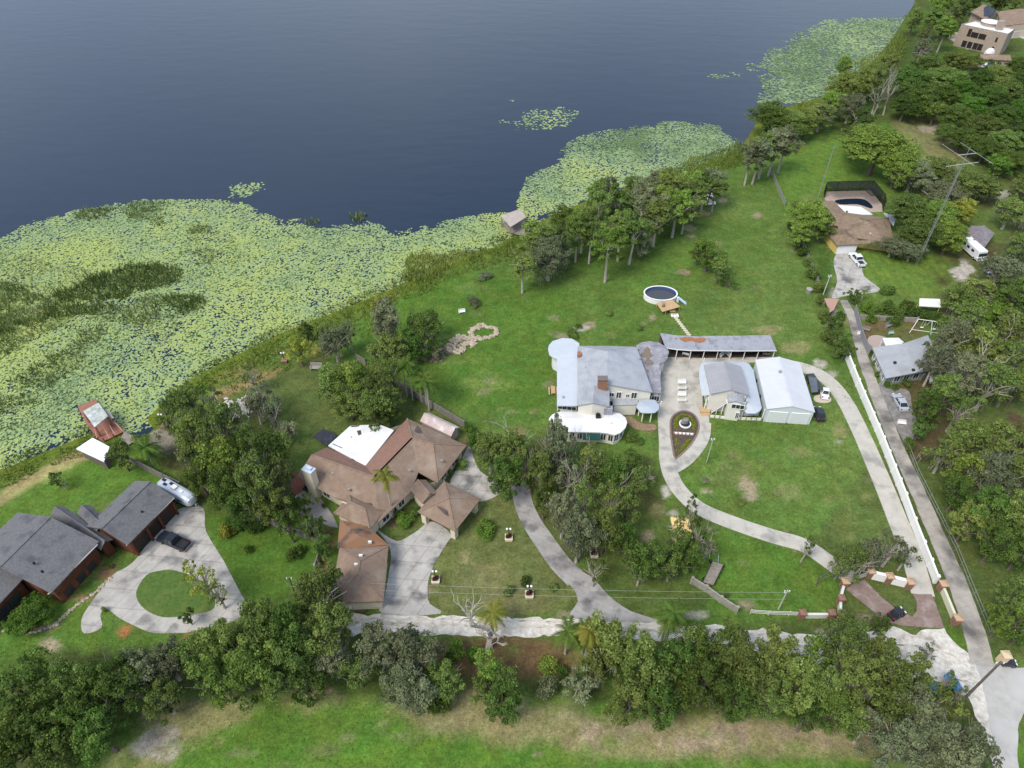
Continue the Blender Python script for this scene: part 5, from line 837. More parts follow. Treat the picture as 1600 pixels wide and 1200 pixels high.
# --- white steel workshop
G_=Bld('steel_workshop',1225,620,'white steel workshop with a plain gable roof and two roller doors','workshop')
G_.gable([(1199,640),(1180,562.5),(1250,566),(1273,643)],3.5,1.15,whitemetal,mat('pale_steel_wall',(.60,.66,.67),(.55,.61,.62),.5,.6),.12,.12)
i,_=side(G_,1232,662)
c,u,v,L_,Wd=G_.q
for side_t in (.27,.73):
    p=c-u*(L_/2-.06)+v*((side_t-.5)*Wd); dm=MB(); a=G_.lv((p.x,p.y,1.35)); rz=math.atan2(v.y,v.x); dm.box(a,(3.3,.1,2.7),rz); dd=dm.build('roller_door',doorw,G_.o); tm=MB()
    for sx in (-1.72,1.72): tm.box((a.x+math.cos(rz)*sx,a.y+math.sin(rz)*sx,1.38),(.12,.16,2.8),rz)
    tm.box((a.x,a.y,2.8),(3.5,.16,.12),rz); tm.build('frame',trim,dd)
mb=MB()
for k in (.3,.62):
    p=c-v*(Wd/2-.05)+u*((k-.5)*L_*-1); a=G_.lv((p.x,p.y,1.6)); mb.box(a,(.12,.7,.6),math.atan2(u.y,u.x)+math.pi/2)
mb.each('window',glass,G_.o)
# --- tan roofed house with the screened pool
q=lambda X,Y,z:(1200+X/4,200+Y/4,z)
H=Bld('ranch_house',1345,360,'tan shingle roofed ranch house with a white garage door and screened pool','house')
H.hip([q(430,700,0)[:2],q(445,548,0)[:2],q(732,532,0)[:2],q(800,690,0)[:2]],3.,1.9,tansh,mat('yellow_stucco',(.62,.47,.16)),.6)
H.hip([q(385,735,0)[:2],q(550,728,0)[:2],q(535,625,0)[:2],q(400,635,0)[:2]],2.9,1.3,tansh,mat('yellow_stucco',(.62,.47,.16)),.5)
i,_=side(H,1315,395); H.door(i,.5,5.0,2.2,mat('white_garage_door',(.8,.8,.78)),'garage_door')
H.roof([q(550,704,2.9),q(712,697,2.9),q(716,716,2.8),q(552,728,2.8)],[(0,1,2,3)],tansh,.2,'entry_roof'); mb=MB()
for x,y in ((560,735),(625,732),(705,725)): a=H.lv(P(*q(x,y,0))); mb.box((a.x,a.y,1.35),(.4,.4,2.7))
mb.each('pillar',mat('yellow_stucco',(.62,.47,.16)),H.o)
H.roof([q(320,452,3),q(412,455,3),q(500,545,3.2),q(470,620,3),q(380,600,3),q(400,520,4.3)],[(0,1,5),(1,2,5),(2,3,5),(3,4,5),(4,0,5)],tansh,.2,'wing_roof'); H.wallloop([P(*q(x,y,3)) for x,y in ((320,452),(412,455),(500,545),(470,620),(380,600))],mat('yellow_stucco',(.62,.47,.16)),inset=.5,drop=.3)
H.roof([q(420,480,3.1),q(580,492,3.1),q(655,540,3.1),q(465,545,3.1)],[(0,1,2,3)],whiteroof,.2,'patio_roof'); mb=MB(); mb.tube([H.lv(P(*q(493,521,3.1))),H.lv(P(*q(493,521,3.5)))],.25,8); mb.each('roof_vent',black,H.o)
H.roof([q(722,530,2.8),q(770,530,2.8),q(800,570,2.8),q(785,610,2.8)],[(0,1,2,3)],mat('skylight_grey_roof',(.4,.42,.45)),.2,'side_roof')
yp=[P(*q(350,440,0)),P(*q(350,400,0)),P(*q(640,392,0)),P(*q(712,480,0)),P(*q(715,525,0)),P(*q(440,540,0))]
mb=MB(); mb.slab([H.lv(p) for p in yp],.02,.12); mb.build('pool_deck',mat('pool_deck_tan',(.42,.33,.27),(.36,.28,.23),1,.9),H.o)
scr=mat('dark_insect_screen',(.012,.012,.014),alpha=.62,rough=.9); frm=mat('bronze_frame',(.02,.018,.016),rough=.5); mb=MB(); fb=MB(); hh=3.2; V=[H.lv(p) for p in yp]
for i in range(4):
    a,b=V[i],V[i+1]; mb.add([a,b,b+Vector((0,0,hh)),a+Vector((0,0,hh))],[(0,1,2,3)])
    for k in range(4): p=a.lerp(b,k/4); fb.bar(p,p+Vector((0,0,hh)),.1,.1)
    fb.bar(a+Vector((0,0,hh)),b+Vector((0,0,hh)),.1,.1); fb.bar(a+Vector((0,0,1)),b+Vector((0,0,1)),.06,.06)
T1,T2,T3=V[1]+Vector((0,0,hh)),V[2]+Vector((0,0,hh)),V[3]+Vector((0,0,hh)); inn_=[V[1].lerp(V[5],.45)+Vector((0,0,hh+.6)),V[2].lerp(V[5],.4)+Vector((0,0,hh+.6)),V[3].lerp(V[5],.35)+Vector((0,0,hh+.5))]
mb.add([T1,T2,T3]+inn_,[(0,1,4,3),(1,2,5,4)]); 
for a,b in ((T1,inn_[0]),(T2,inn_[1]),(T3,inn_[2]),(inn_[0],inn_[1]),(inn_[1],inn_[2])): fb.bar(a,b,.1,.1)
for k in range(1,5): fb.bar(T1.lerp(T2,k/5),inn_[0].lerp(inn_[1],k/5),.06,.06)
cg=mb.build('pool_screen',scr,H.o); fb.build('screen_frame',frm,cg)
mb=MB(); pp=cr_([tuple(H.lv(P(*q(x,y,0))).xy) for x,y in ((420,455),(520,445),(600,450),(650,490),(640,505),(560,480),(450,480))],3,True); mb.slab(pp,.02,.2); mb.build('pool_water',mat('dark_pool_water',(.01,.02,.04),rough=.05,spec=.6),H.o)
# --- grey roofed house to the right of the drive
q=lambda X,Y,z:(1280+X/5,460+Y/5,z)
J=Bld('grey_roofed_house',1420,570,'house with a broad pale grey shingle roof beside the narrow drive','house')
jp=[q(415,415,2.8),q(655,383,4.0),q(850,318,2.9),q(885,402,4.0),q(1000,390,2.9),q(1060,500,2.8),q(850,598,2.9),q(758,610,4.0),q(520,655,2.7),q(930,520,4.0)]
J.roof(jp,[(0,1,7,8),(1,2,3,9,7),(7,9,6),(3,4,5,9),(9,5,6)],greysh2); J.wallloop([P(*jp[i]) for i in (0,1,2,4,5,6,8)],mat('grey_green_wall',(.30,.33,.32)),inset=.5,drop=.35)
for t in (.15,.35,.55,.75,.9): J.window(6,t,.8,.9,1.3)
for t in (.2,.45,.7): J.window(5,t,.7,1.3,1.5,fm=trim)
J.roof([q(870,590,3.0),q(1000,530,3.0),q(1110,535,2.9),q(1120,640,2.8),q(940,650,2.7),q(860,690,2.7)],[(0,1,2,3,4,5)],greysh2,.2,'carport_roof'); mb=MB()
for x,y in ((872,700),(945,675),(1000,665),(1060,655),(1110,650)): a=J.lv(P(*q(x,y,0))); mb.box((a.x,a.y+.2,1.3),(.2,.2,2.6))
mb.each('carport_post',trim,J.o); J.wallloop([P(*q(x,y,2.9)) for x,y in ((890,600),(1000,545),(1100,545),(1105,590),(940,610))],whitew,inset=.3,drop=.3)
J.roof([q(495,340,2.7),q(620,338,2.7),q(662,372,2.9),q(640,388,3.0),q(520,402,2.9)],[(0,1,2,3,4)],whiteroof,.15,'back_porch_roof'); mb=MB()
for x,y in ((500,345),(615,343)): a=J.lv(P(*q(x,y,2.6))); mb.box((a.x,a.y,1.3),(.15,.15,2.6))
mb.each('porch_post',trim,J.o); mb=MB(); a=J.lv(P(*q(470,390,0))); mb.tube([(a.x,a.y,0),(a.x,a.y,.5)],2.6,24); mb.build('round_patio',mat('round_patio_brick',(.38,.30,.26)),J.o)
mb=MB(); a=J.lv(P(*q(592,532,3.6))); mb.box((a.x,a.y,a.z),(.5,.4,.4)); a=J.lv(P(*q(735,592,4.0))); mb.box((a.x,a.y,a.z),(.5,.5,.5)); mb.each('roof_vent',black,J.o)
# --- two storey stone house, top right
q=lambda X,Y,z:(1460+X/11.43,Y/11.43,z)
I=Bld('stone_house',1550,70,'tall tan stone house with flat white roofs and a round white tower roof','house')
zt=8.5
base=[(600,420),(740,392),(1320,605),(1290,640),(1210,560),(1000,470)]
sv=[q(600,420,zt),q(735,390,zt),q(1320,605,zt)]
w0,w1,w2=P(*q(560,640,zt-1.2)),P(*q(735,395,zt)),P(*q(1320,600,zt))
f0,f1=P(*q(600,600,zt)),P(*q(1300,640,zt))
a,b=P(*q(590,450,zt)),P(*q(1320,600,zt)); d=(b-a).normalized(); nb=Vector((-d.y,d.x,0)); bb=[a,a+Vector((-1.5,2.,0)),a+nb*9,b+nb*9,b]
I.wallloop(bb,stone,inset=0,drop=0); I.shell('flat_roof',[p-Vector((0,0,.5)) for p in bb],[tuple(range(5))],whiteroof,.3)
front=len(bb)-1
for t,z,w,h in ((.74,4.6,2.6,1.9),(.55,4.6,2.6,1.9),(.2,4.7,.7,1.6),(.2,1.0,.7,1.8),(.88,4.6,1.2,2.8)): I.window(front,t,z,w,h,fm=darktrim,m=black)
for t in (.9,.76,.62,.5): I.window(front,t,.3,1.9,2.6,fm=stone,m=black,mull=0)  # black panes stand for the open colonnade bays, their shade put into colour
r=dome(I,*q(1010,385,zt+.8),6.0/1.0*.62,.15,whiteroof,'tower_roof'); c=I.lv(P(*q(1010,385,zt+.8))); mb=MB(); mb.tube([(c.x,c.y,.1),(c.x,c.y,c.z-.05)],3.4,24); mb.build('round_tower',stone,I.o)
cb=MB(); c=I.lv(P(*q(1180,520,zt))); cb.box((c.x,c.y+1.2,5.6),(2.2,2.,11.5)); cb.build('chimney',stone,I.o)
I.shell('roof',[P(*q(650,205,8.2)),P(*q(885,72,9.6)),P(*q(1150,205,8.2)),P(*q(900,340,8.2))],[(0,1,3),(1,2,3)],brownsh,.3); I.wallloop([P(*q(655,205,8.)),P(*q(885,120,8.)),P(*q(1150,205,8)),P(*q(900,330,8))],stone,inset=.4,drop=.2)
onroof(I,[q(x,y,0)[:2] for x,y in ((880,150),(950,105),(1110,205),(1000,290),(880,300))],[9.2,9.5,8.4,8.4,8.3],solar,'solar_panel',.25)
I.shell('roof',[P(*q(1120,210,6.5)),P(*q(1500,155,8.5)),P(*q(1800,150,8.5)),P(*q(1800,400,5.6)),P(*q(1420,440,5.6)),P(*q(1210,470,5.6))],[(0,1,5),(1,2,3,4,5)],brownsh,.3)
I.wallloop([P(*q(1150,215,5.6)),P(*q(1800,190,5.6)),P(*q(1800,405,5.6)),P(*q(1210,470,5.6))],mat('beige_stucco',(.52,.42,.33)),inset=.4,drop=.3)
for t in (.15,.4,.65): I.door(2,t,4.,2.6,mat('beige_garage_door',(.56,.46,.37)),'garage_door')
K2=Bld('pool_cabana',1555,95,'low brown roofed outbuilding beside a pale blue tent below the stone house','shed')
K2.gable([q(1335,1070,0)[:2],q(790,1060,0)[:2],q(800,960,0)[:2],q(1325,1000,0)[:2]],3.2,1.,brownsh,stone,.4)
Kt=Bld('canopy_tent',1545,99,'pale blue canopy tent with a white dome beside the brown outbuilding','tent'); dome(Kt,1542,101,.2,4.2,2.6,mat('pale_blue_canvas',(.55,.62,.74),rough=.6),'canopy'); c=Kt.lv(P(1542,92,0)); mb=MB(); mb.blob((c.x,c.y,1.8),(2.,1.6,2.4),3,12,8,.02); mb.build('white_dome',whiteroof,Kt.o)
# --- small structures
L1=Bld('storage_barn',1528,370,'grey stained roof storage barn beside the parked motorhome','barn'); q=lambda X,Y,z:(1200+X/4,200+Y/4,z)
L1.gable([q(1215,700,0)[:2],q(1275,580,0)[:2],q(1410,690,0)[:2],q(1340,745,0)[:2]],1.9,1.1,mat('stained_barn_roof',(.26,.23,.24),(.17,.15,.16),.9,.8),mat('pale_barn_wall',(.52,.53,.55)),.2)
L2=Bld('white_canopy',1452,476,'white flat canopy between the hedge and the trees behind the front lawn','canopy'); L2.shell('roof',[P(1437,466,2.4),P(1469,467,2.4),P(1470,480,2.4),P(1436,478,2.4)],[(0,1,2,3)],whiteroof,.15); mb=MB()
for x,y in ((1438,468),(1468,469),(1469,479),(1437,477)): a=L2.lv(P(x,y,2.3)); mb.box((a.x,a.y,1.15),(.12,.12,2.3))
mb.each('post',mat('yellow_post',(.6,.45,.12)),L2.o)
L3=Bld('boat_shelter',146,705,'small shelter with a bright white flat roof at the water edge','shelter')
L3.shell('roof',[P(119,701,2.6),P(144.5,684,2.6),P(171,698,2.8),P(162,721,2.8)],[(0,1,2,3)],mat('bright_white_roof',(.85,.85,.87),rough=.5),.25); L3.wallloop([P(119,701,2.6),P(144.5,684,2.6),P(171,698,2.8),P(162,721,2.8)],mat('dark_shelter_wall',(.14,.11,.10)),inset=.3,drop=.3)
red=mat('red_stained_deck',(.33,.15,.10),(.24,.115,.08),2,.85); lines(red,2.2,.9,.5,.65,'X',.3)
L4=Bld('boathouse',165,665,'red stained boathouse deck with a faded mossy white roof over the lily pads','boathouse'); qb=lambda X,Y,z:(X/6.667,560+Y/6.667,z)
L4.shell('lower_deck',[P(*qb(808,500,.3)),P(*qb(990,425,.3)),P(*qb(1060,520,.3)),P(*qb(1190,640,.3)),P(*qb(1290,760,.3)),P(*qb(1085,865,.3)),P(*qb(1000,820,.3)),P(*qb(900,680,.3))],[tuple(range(8))],red,.2)
L4.shell('roof',[P(*qb(863,548,3.2)),P(*qb(1028,460,3.2)),P(*qb(1125,600,3.2)),P(*qb(985,715,3.2))],[(0,1,2,3)],mat('mossy_white_roof',(.52,.52,.50),(.26,.30,.25),1.3,.8,c3=(.62,.62,.62),s3=.5),.2); mb=MB()
for x,y in ((870,560),(1020,475),(1115,600),(985,705)): a=L4.lv(P(*qb(x,y,3.1))); mb.box((a.x,a.y,1.3),(.25,.25,3.6))
for x,y in ((1000,835),(1085,860),(1190,815),(1285,765),(1180,640)): a=L4.lv(P(*qb(x,y,.3))); mb.box((a.x,a.y,.3),(.2,.2,1.6))
mb.each('post',red,L4.o); mb=MB()
for (x0,y0),(x1,y1) in (((1075,715),(1140,835)),((1130,680),(1200,800)),((985,735),(1010,830)),((1180,650),(1290,765))): mb.bar(L4.lv(P(*qb(x0,y0,1.3))),L4.lv(P(*qb(x1,y1,1.3))),.12,.14)
mb.each('handrail',mat('pale_red_rail',(.5,.24,.17)),L4.o); mb=MB(); mb.add([L4.lv(P(*qb(x,y,2.3))) for x,y in ((1090,535),(1110,520),(1185,615),(1165,630))]+[L4.lv(P(*qb(x,y,2.15))) for x,y in ((1090,535),(1110,520),(1185,615),(1165,630))],[(0,1,2,3),(7,6,5,4),(0,4,5,1),(1,5,6,2),(2,6,7,3),(3,7,4,0)]); mb.build('side_roof',mat('faded_side_roof',(.45,.42,.40)),L4.o)
for nm,pl,lb,m_ in (('wooden_walkway',[(1250,835),(1300,755),(1430,835),(1335,905)],'grey plank walkway leading from the shore to the red boathouse',wood),):
    w=Bld(nm,*qb(1330,830,0)[:2],lb,'walkway'); w.shell('deck',[P(*qb(x,y,.35)) for x,y in pl],[(0,1,2,3)],m_,.2); mb=MB()
    for x,y in pl: a=w.lv(P(*qb(x,y,.2))); mb.box((a.x,a.y,-.2),(.2,.2,1.2))
    mb.each('pile',wood,w.o)
L5=Bld('lake_dock',802,345,'weathered roofed dock standing over the lake in front of the grove','dock'); L5.shell('roof',[P(782,337,3),P(812,326.5,3),P(822.5,339,3),P(798,354.5,3)],[(0,1,2,3)],mat('sun_bleached_roof',(.43,.37,.32),(.34,.29,.25),.8,.85),.2); mb=MB()
for x,y in ((784,338),(811,328),(821,340),(798,353)): a=L5.lv(P(x,y,2.9)); mb.box((a.x,a.y,.9),(.25,.25,4.0))
mb.each('post',wood,L5.o); mb=MB(); mb.add([L5.lv(P(x,y,.4)) for x,y in ((782,347),(812,336),(822,349),(850,372),(846,376),(798,364))]+[L5.lv(P(x,y,.2)) for x,y in ((782,347),(812,336),(822,349),(850,372),(846,376),(798,364))],[(0,5,4,3,2,1),(6,7,8,9,10,11)]+[(i,(i+1)%6,6+(i+1)%6,6+i) for i in range(6)]); mb.build('deck',wood,L5.o)
def vents(Bd,pts,m,h=.35,w=.3):
    mb=MB()
    for x,y,z in pts: mb.box(Bd.lv(P(x,y,z)),(w,w,h))
    mb.each('roof_vent',m,Bd.o)
vents(Cc,[(915,575,5.7),(965,560,6.2),(990,590,5.7),(880,620,4.85),(1000,560,5.5)],steel); vents(Cc,[(872,655,3.6),(955,660,3.6)],whiteroof,.3,.4)
vents(Bh,[(520,740,4.6),(545,765,4.4),(640,735,4.6),(690,720,4.4)],steel); vents(H,[(1345,345,4.4),(1360,365,4.0)],whiteroof,.3,.25); vents(G_,[(1219,581,4.65)],steel,.5,.5)
# ---------------------------------------------------------------- fences and walls
def fence(name,path,h,w,m,label,cat='fence',postm=None,every=2.6,postw=.14,cap=None,group=None,postname='post',gap=0.,rails=None,posth=None,maxp=90):
    W_=[P(*p) for p in path]; o=empty(name,W_[len(W_)//2],label,cat,group); L0=o.location.copy(); k=0
    for a,b in zip(W_,W_[1:]):
        d=b-a; n=max(1,round(d.length/every)); u=d.normalized(); rz=math.atan2(u.y,u.x)
        for i in range(n):
            p=a.lerp(b,i/n)-L0; q_=a.lerp(b,(i+1)/n)-L0; mb=MB()
            if rails:
                for z in rails: mb.bar(p+u*postw*.5+Vector((0,0,z)),q_-u*postw*.5+Vector((0,0,z)),.06,.12)
            else:
                pp,qq=p+u*(postw*.5+gap),q_-u*(postw*.5+gap); zz=h/2-.03; mb.bar(pp+Vector((0,0,zz)),qq+Vector((0,0,zz)),w,h+.02*(i%2))
                if cap: mb.bar(pp+Vector((0,0,h+cap/2)),qq+Vector((0,0,h+cap/2)),w+.08,cap)
            if k<maxp: mb.build('panel' if not rails else 'rails',m,o)
            if postm and k<maxp: mb=MB(); mb.box((p.x,p.y,(posth or h+.12)/2),(postw,max(postw,w+.06),posth or h+.12),rz); mb.build(postname,postm,o)
            k+=1
        if postm and b is W_[-1]: p=b-L0; mb=MB(); mb.box((p.x,p.y,(posth or h+.12)/2),(postw,max(postw,w+.06),posth or h+.12),rz); mb.build(postname,postm,o)
    return o
greyboard=mat('grey_fence_board',(.24,.22,.20),(.16,.145,.13),2,.9,.1); lines(greyboard,3,.8,.5,.6,'X',.3); concw=mat('pale_block_wall',(.36,.34,.30),(.25,.235,.21),1.2,.9,.1)
fence('board_fence',[(597,590),(622,604),(650,622),(690,646),(726,668)],1.8,.10,greyboard,'long grey board fence running down from the palms to the pink roofed shed',postm=greyboard,postw=.2)
fence('board_fence',[(558,563),(572,571)],1.8,.12,greyboard,'short grey end of board fence showing through the oaks by the lawn',postm=greyboard,postw=.2)
fence('board_fence',[(203,722),(225,733),(258,750),(285,763)],1.8,.10,greyboard,'dark board fence between the timber garage lawn and the wooded slope',postm=greyboard,postw=.2)
fence('block_wall',[(412,813),(450,832),(505,848),(502,868),(494,892)],1.8,.2,greyboard,'grey wall bending round the lawn left of the brown garage wing','wall',postm=concw,postw=.3,every=3.2)
fence('block_wall',[(1080,911),(1102,924),(1125,941),(1150,957)],1.6,.22,concw,'weathered block wall running diagonally beside the flatbed trailer','wall',postm=concw,postw=.4,every=5)
fence('privacy_wall',[(1322,562),(1338,603),(1346,622),(1360,655),(1376,693),(1393,737),(1410,781),(1424,820),(1438,856),(1449,884),(1459,910)],1.9,.32,trim,'long white panel wall between the curved drive and the neighbouring drive','wall',postm=trim,postw=.5,every=4.2)
fence('chain_fence',[(1206,272),(1214,295),(1226,322)],1.6,.05,mat('grey_green_mesh',(.28,.30,.25),alpha=.75),'grey mesh fence along the mown lawn behind the screened pool',postm=steel,postw=.1)
fence('chain_fence',[(1238,335),(1250,375),(1264,410),(1280,452)],1.5,.05,mat('grey_green_mesh',(.28,.30,.25),alpha=.75),'mesh fence half hidden in bushes left of the tan roofed house',postm=steel,postw=.1)
fence('metal_fence',[(1334,487),(1340,512),(1347,535),(1356,556)],1.9,.08,mat('grey_sheet_fence',(.24,.245,.27)),'plain grey sheet fence along the narrow drive above the grey roofed house',postm=steel,postw=.14)
fence('back_wall',[(1342,499),(1370,500),(1400,502),(1432,503)],1.3,.15,concw,'low pale wall under the hedge of the dirt back yard','wall',postm=concw,postw=.25,every=4)
fence('wire_fence',[(1412,690),(1432,740),(1462,800),(1492,860),(1520,930),(1545,990)],1.3,.04,mat('grey_green_mesh',(.28,.30,.25),alpha=.75),'thin wire fence on the wooded side of the neighbouring drive',postm=steel,postw=.08,rails=(.5,1.2))
rail=mat('off_white_rail',(.62,.62,.56))
fence('rail_fence',[(1172,959),(1200,961),(1232,962),(1248,963)],1.1,.08,rail,'white rail fence beside the gravel road left of the brick piers',postm=rail,rails=(.35,.75,1.1),postw=.14)
pierb=mat('brick_pier',(.30,.165,.115),(.20,.105,.075),2.2,.9,.2); capm=mat('terracotta_pier_cap',(.50,.34,.22),(.42,.27,.17),1.5,.85); yelw=mat('pale_yellow_wall',(.66,.64,.48),(.60,.58,.44),1,.85)
def pier(x,y,label,h=1.7,cm=None,w=1.0,bm=None):
    o=empty('brick_pier',P(x,y),label,'pier','brick piers of the entrance'); mb=MB(); mb.box((0,0,h/2-.05),(w,w,h)); mb.build('shaft',bm or pierb,o); mb=MB(); mb.box((0,0,h+.05),(w*1.3,w*1.3,.2)); mb.box((0,0,h+.25),(w*1.15,w*1.15,.22),0,.3); mb.build('cap',cm or capm,o); return o
for x,y,l,c in [(1250,966,'leftmost brick pier on the low wall above the road',pierb),(1295,966,'brick pier next to the corner one on the low wall above the road',pierb),(1311,967,'corner brick pier where the low wall turns up to the gate',pierb),(1310,943,'brick pier halfway along the short wall up to the gate',pierb),(1316,917,'brick pier at the left post of the slatted gate',capm),(1356,901,'brick pier at the right end of the slatted gate',capm),(1385,909,'middle brick pier of the curved white wall between the drives',capm),(1417,918,'brick pier at the right end of the curved white wall',capm),(1468,921,'large brick pier where the long white wall ends',capm),(1490,974,'brick pier at the far end of the thin yellow wall near the road',capm)]: pier(x,y,l,cm=c,w=.9 if c is capm else .8)
p_=pier(1562,1034,'cream capped pier at the junction behind the utility pole',2.1,mat('cream_pier_cap',(.60,.47,.30)),.95,mat('cream_pier_cap',(.66,.50,.31)))
for pa,l,m_,h in [([(1253,965),(1292,965)],'low pale wall between the two leftmost brick piers',rail,1.0),([(1310,962),(1310,946)],'short white wall below the middle brick pier',rail,1.1),([(1310,940),(1315,921)],'short white wall just below the slatted gate',rail,1.1),([(1360,903),(1382,908)],'white wall right of the slatted gate',trim,1.6),([(1389,910),(1413,916)],'white wall between the middle pier and the drive',trim,1.6),([(1470,925),(1488,969)],'thin yellow wall running down to the last brick pier',yelw,1.2)]:
    fence('entrance_wall',pa,h,.3 if m_ is not trim else .5,m_,l,'wall',cap=.1,every=9,group='low walls of the entrance')
fence('slatted_gate',[(1320,914),(1335,908),(1352,901)],1.5,.06,mat('grey_gate_slat',(.38,.40,.39)),'pale slatted gate between two brick piers over the curved drive','gate',postm=rail,rails=(.2,.5,.8,1.1,1.4),every=2)
# low white balustrade bits, kerbs
fence('picket_edging',[(1108,652),(1140,655),(1165,656),(1189,657)],.7,.10,trim,'low white edging wall in front of the guest house','wall',postm=mat('terracotta_block',(.4,.22,.14)),every=1.1,postw=.18,posth=.75)
mb=MB()
# ---------------------------------------------------------------- flower bed, fountain
flower=leafmat('yellow_groundcover_leaf',(.12,.16,.02),(.26,.30,.03),(.36,.36,.06),trans=.2,vary=0)
def patchleaves(name,poly,dens,h,m,label,cat,nw=True,ls=.16):
    w=cr_([tuple(P2(*p)) for p in poly],2,True); xs=[a[0] for a in w]; ys=[a[1] for a in w]; n=int((max(xs)-min(xs))*(max(ys)-min(ys))*dens); x=NR.uniform(min(xs),max(xs),n); y=NR.uniform(min(ys),max(ys),n); d=sdist(x,y,w); k=d<0; x,y,d=x[k],y[k],d[k]; m_=len(x); z=.06+h*np.clip(-d/.4,.2,1)*NR.uniform(.3,1,m_)
    c=np.stack([x,y,z],1); nn=NR.normal(size=(m_,3))*.5; nn[:,2]+=1; nn/=np.linalg.norm(nn,axis=1)[:,None]; a=np.cross(nn,NR.normal(size=(m_,3))); a/=np.linalg.norm(a,axis=1)[:,None]; b=np.cross(nn,a); q_=np.stack([c-a*ls/2,c+b*ls/2,c+a*ls/2,c-b*ls/2],1).reshape(-1,3)
    return tag(link(name,fastmesh(name,q_,4,m,NR.uniform(0,1,m_))),label,cat)
patchleaves('flower_hedge',[(1052,667),(1054,655),(1062,649),(1070,648),(1079,651),(1086,659),(1087,670),(1083,674),(1079,668),(1076,658),(1068,654),(1061,658),(1060,666),(1057,673)],170,.55,flower,'horseshoe of bright yellow green planting at the top of the teardrop bed','flowers')
patchleaves('flower_hedge',[(1054,687),(1059,686),(1059,697),(1054,699)],170,.45,flower,'small yellow green clump at the left of the teardrop bed','flowers')
patchleaves('flower_hedge',[(1079,686),(1073,688),(1064,698),(1058,708),(1062,710),(1072,702),(1080,692)],170,.45,flower,'slanting strip of yellow green planting low in the teardrop bed','flowers')
patchleaves('flower_hedge',[(1055,703),(1058,703),(1058,708),(1055,708)],170,.4,flower,'tiniest yellow green tuft near the tip of the teardrop bed','flowers')
mb=MB(); pts=cr_([tuple(P2(*p)) for p in [(1048,657),(1056,647),(1069,643),(1083,648),(1091,661),(1090,676),(1080,694),(1066,709),(1055,716),(1051,700),(1048,678)]],3,True)
for a,b in zip(pts,pts[1:]+pts[:1]): mb.bar((a[0],a[1],.1),(b[0],b[1],.1),.3,.3)
tag(mb.build('bed_kerb',mat('brown_bed_kerb',(.24,.17,.14),(.17,.12,.10),2)),'brown kerb round the teardrop flower bed','kerb')
f=Bld('fountain',1070,664,'white basin fountain with a grey rock centre inside the teardrop bed','fountain'); mb=MB(); mb.tube([(0,0,0),(0,0,.45)],1.15,20); mb.build('basin',trim,f.o); mb=MB(); mb.tube([(0,0,.46),(0,0,.47)],.95,20); mb.build('water',mat('fountain_water',(.03,.035,.04),rough=.1),f.o); mb=MB(); mb.blob((0,.35,.7),(.75,.6,.8),4,8,6,.3); mb.blob((-.5,.1,.5),(.5,.4,.5),5); mb.build('rock',mat('grey_rock',(.30,.29,.27),(.13,.12,.11),3),f.o)
mb=MB(); a=f.lv(P(1054,678)); b=f.lv(P(1082,680))
fence('bed_divider',[(1053,678),(1083,680)],.45,.35,trim,'low white divider with terracotta blocks across the teardrop bed','divider',postm=mat('terracotta_block',(.4,.22,.14)),every=.8,postw=.22,posth=.5)
# ---------------------------------------------------------------- pool with deck
pl=Bld('round_pool',1031,465,'oval above ground swimming pool with white wall and dark water','pool'); c=P(1031,466); rx,ry=3.9,2.9
def ring(mb,rx0,ry0,rx1,ry1,z0,z1,n=36):
    V=[]
    for r0,r1,z in ((rx0,ry0,z0),(rx0,ry0,z1),(rx1,ry1,z1),(rx1,ry1,z0)):
        V+=[(r0*math.cos(i*2*math.pi/n),r1*math.sin(i*2*math.pi/n),z) for i in range(n)]
    F_=[]
    for k in range(4):
        kk=(k+1)%4
        for i in range(n): F_.append((k*n+i,k*n+(i+1)%n,kk*n+(i+1)%n,kk*n+i))
    return mb.add(V,F_)
mb=MB(); ring(mb,rx,ry,rx-.12,ry-.12,0,1.3); mb.build('wall',trim,pl.o); mb=MB(); ring(mb,rx-.125,ry-.125,rx-.16,ry-.16,.1,1.28); mb.build('liner',mat('blue_liner',(.045,.11,.30)),pl.o); mb=MB(); ring(mb,rx+.12,ry+.12,rx-.2,ry-.2,1.3,1.38); mb.build('rim',trim,pl.o); mb=MB(); mb.slab([((rx-.17)*math.cos(i*2*math.pi/36),(ry-.17)*math.sin(i*2*math.pi/36)) for i in range(36)],.1,.75); mb.build('water',mat('dark_pool_water2',(.06,.065,.075),rough=.15),pl.o)
dk=Bld('pool_deck',1047,480,'small new timber deck with ladder beside the oval pool','deck'); a=[dk.lv(P(x,y,1.2)) for x,y in ((1026,473),(1050,468),(1063,479),(1040,486))]; dk.shell('planks',[P(x,y,1.25) for x,y in ((1026,474),(1050,468),(1063,479),(1035,487))],[(0,1,2,3)],newwood,.15); 
for p in a: mb=MB(); mb.box((p.x*.95,p.y*.95,.55),(.14,.14,1.1)); mb.build('post',newwood,dk.o)
mb=MB()
for k in range(4): q_=dk.lv(P(1049+k*1.4,487+k*2.2,0)); mb.box((q_.x,q_.y,.9-.25*k-.1),(1.3,.32,.12))
mb.build('steps',newwood,dk.o); mb=MB(); q_=dk.lv(P(1034,480,1.25)); mb.bar((q_.x,q_.y,1.2),(q_.x+.25,q_.y+.5,2.3),.08,.08); mb.bar((q_.x+.5,q_.y,1.2),(q_.x+.75,q_.y+.5,2.3),.08,.08); mb.box((q_.x+.4,q_.y+.1,1.5),(.6,.3,.1)); mb.box((q_.x+.5,q_.y+.3,1.9),(.5,.2,.1)); mb.build('ladder',mat('dark_ladder',(.09,.07,.07)),dk.o)
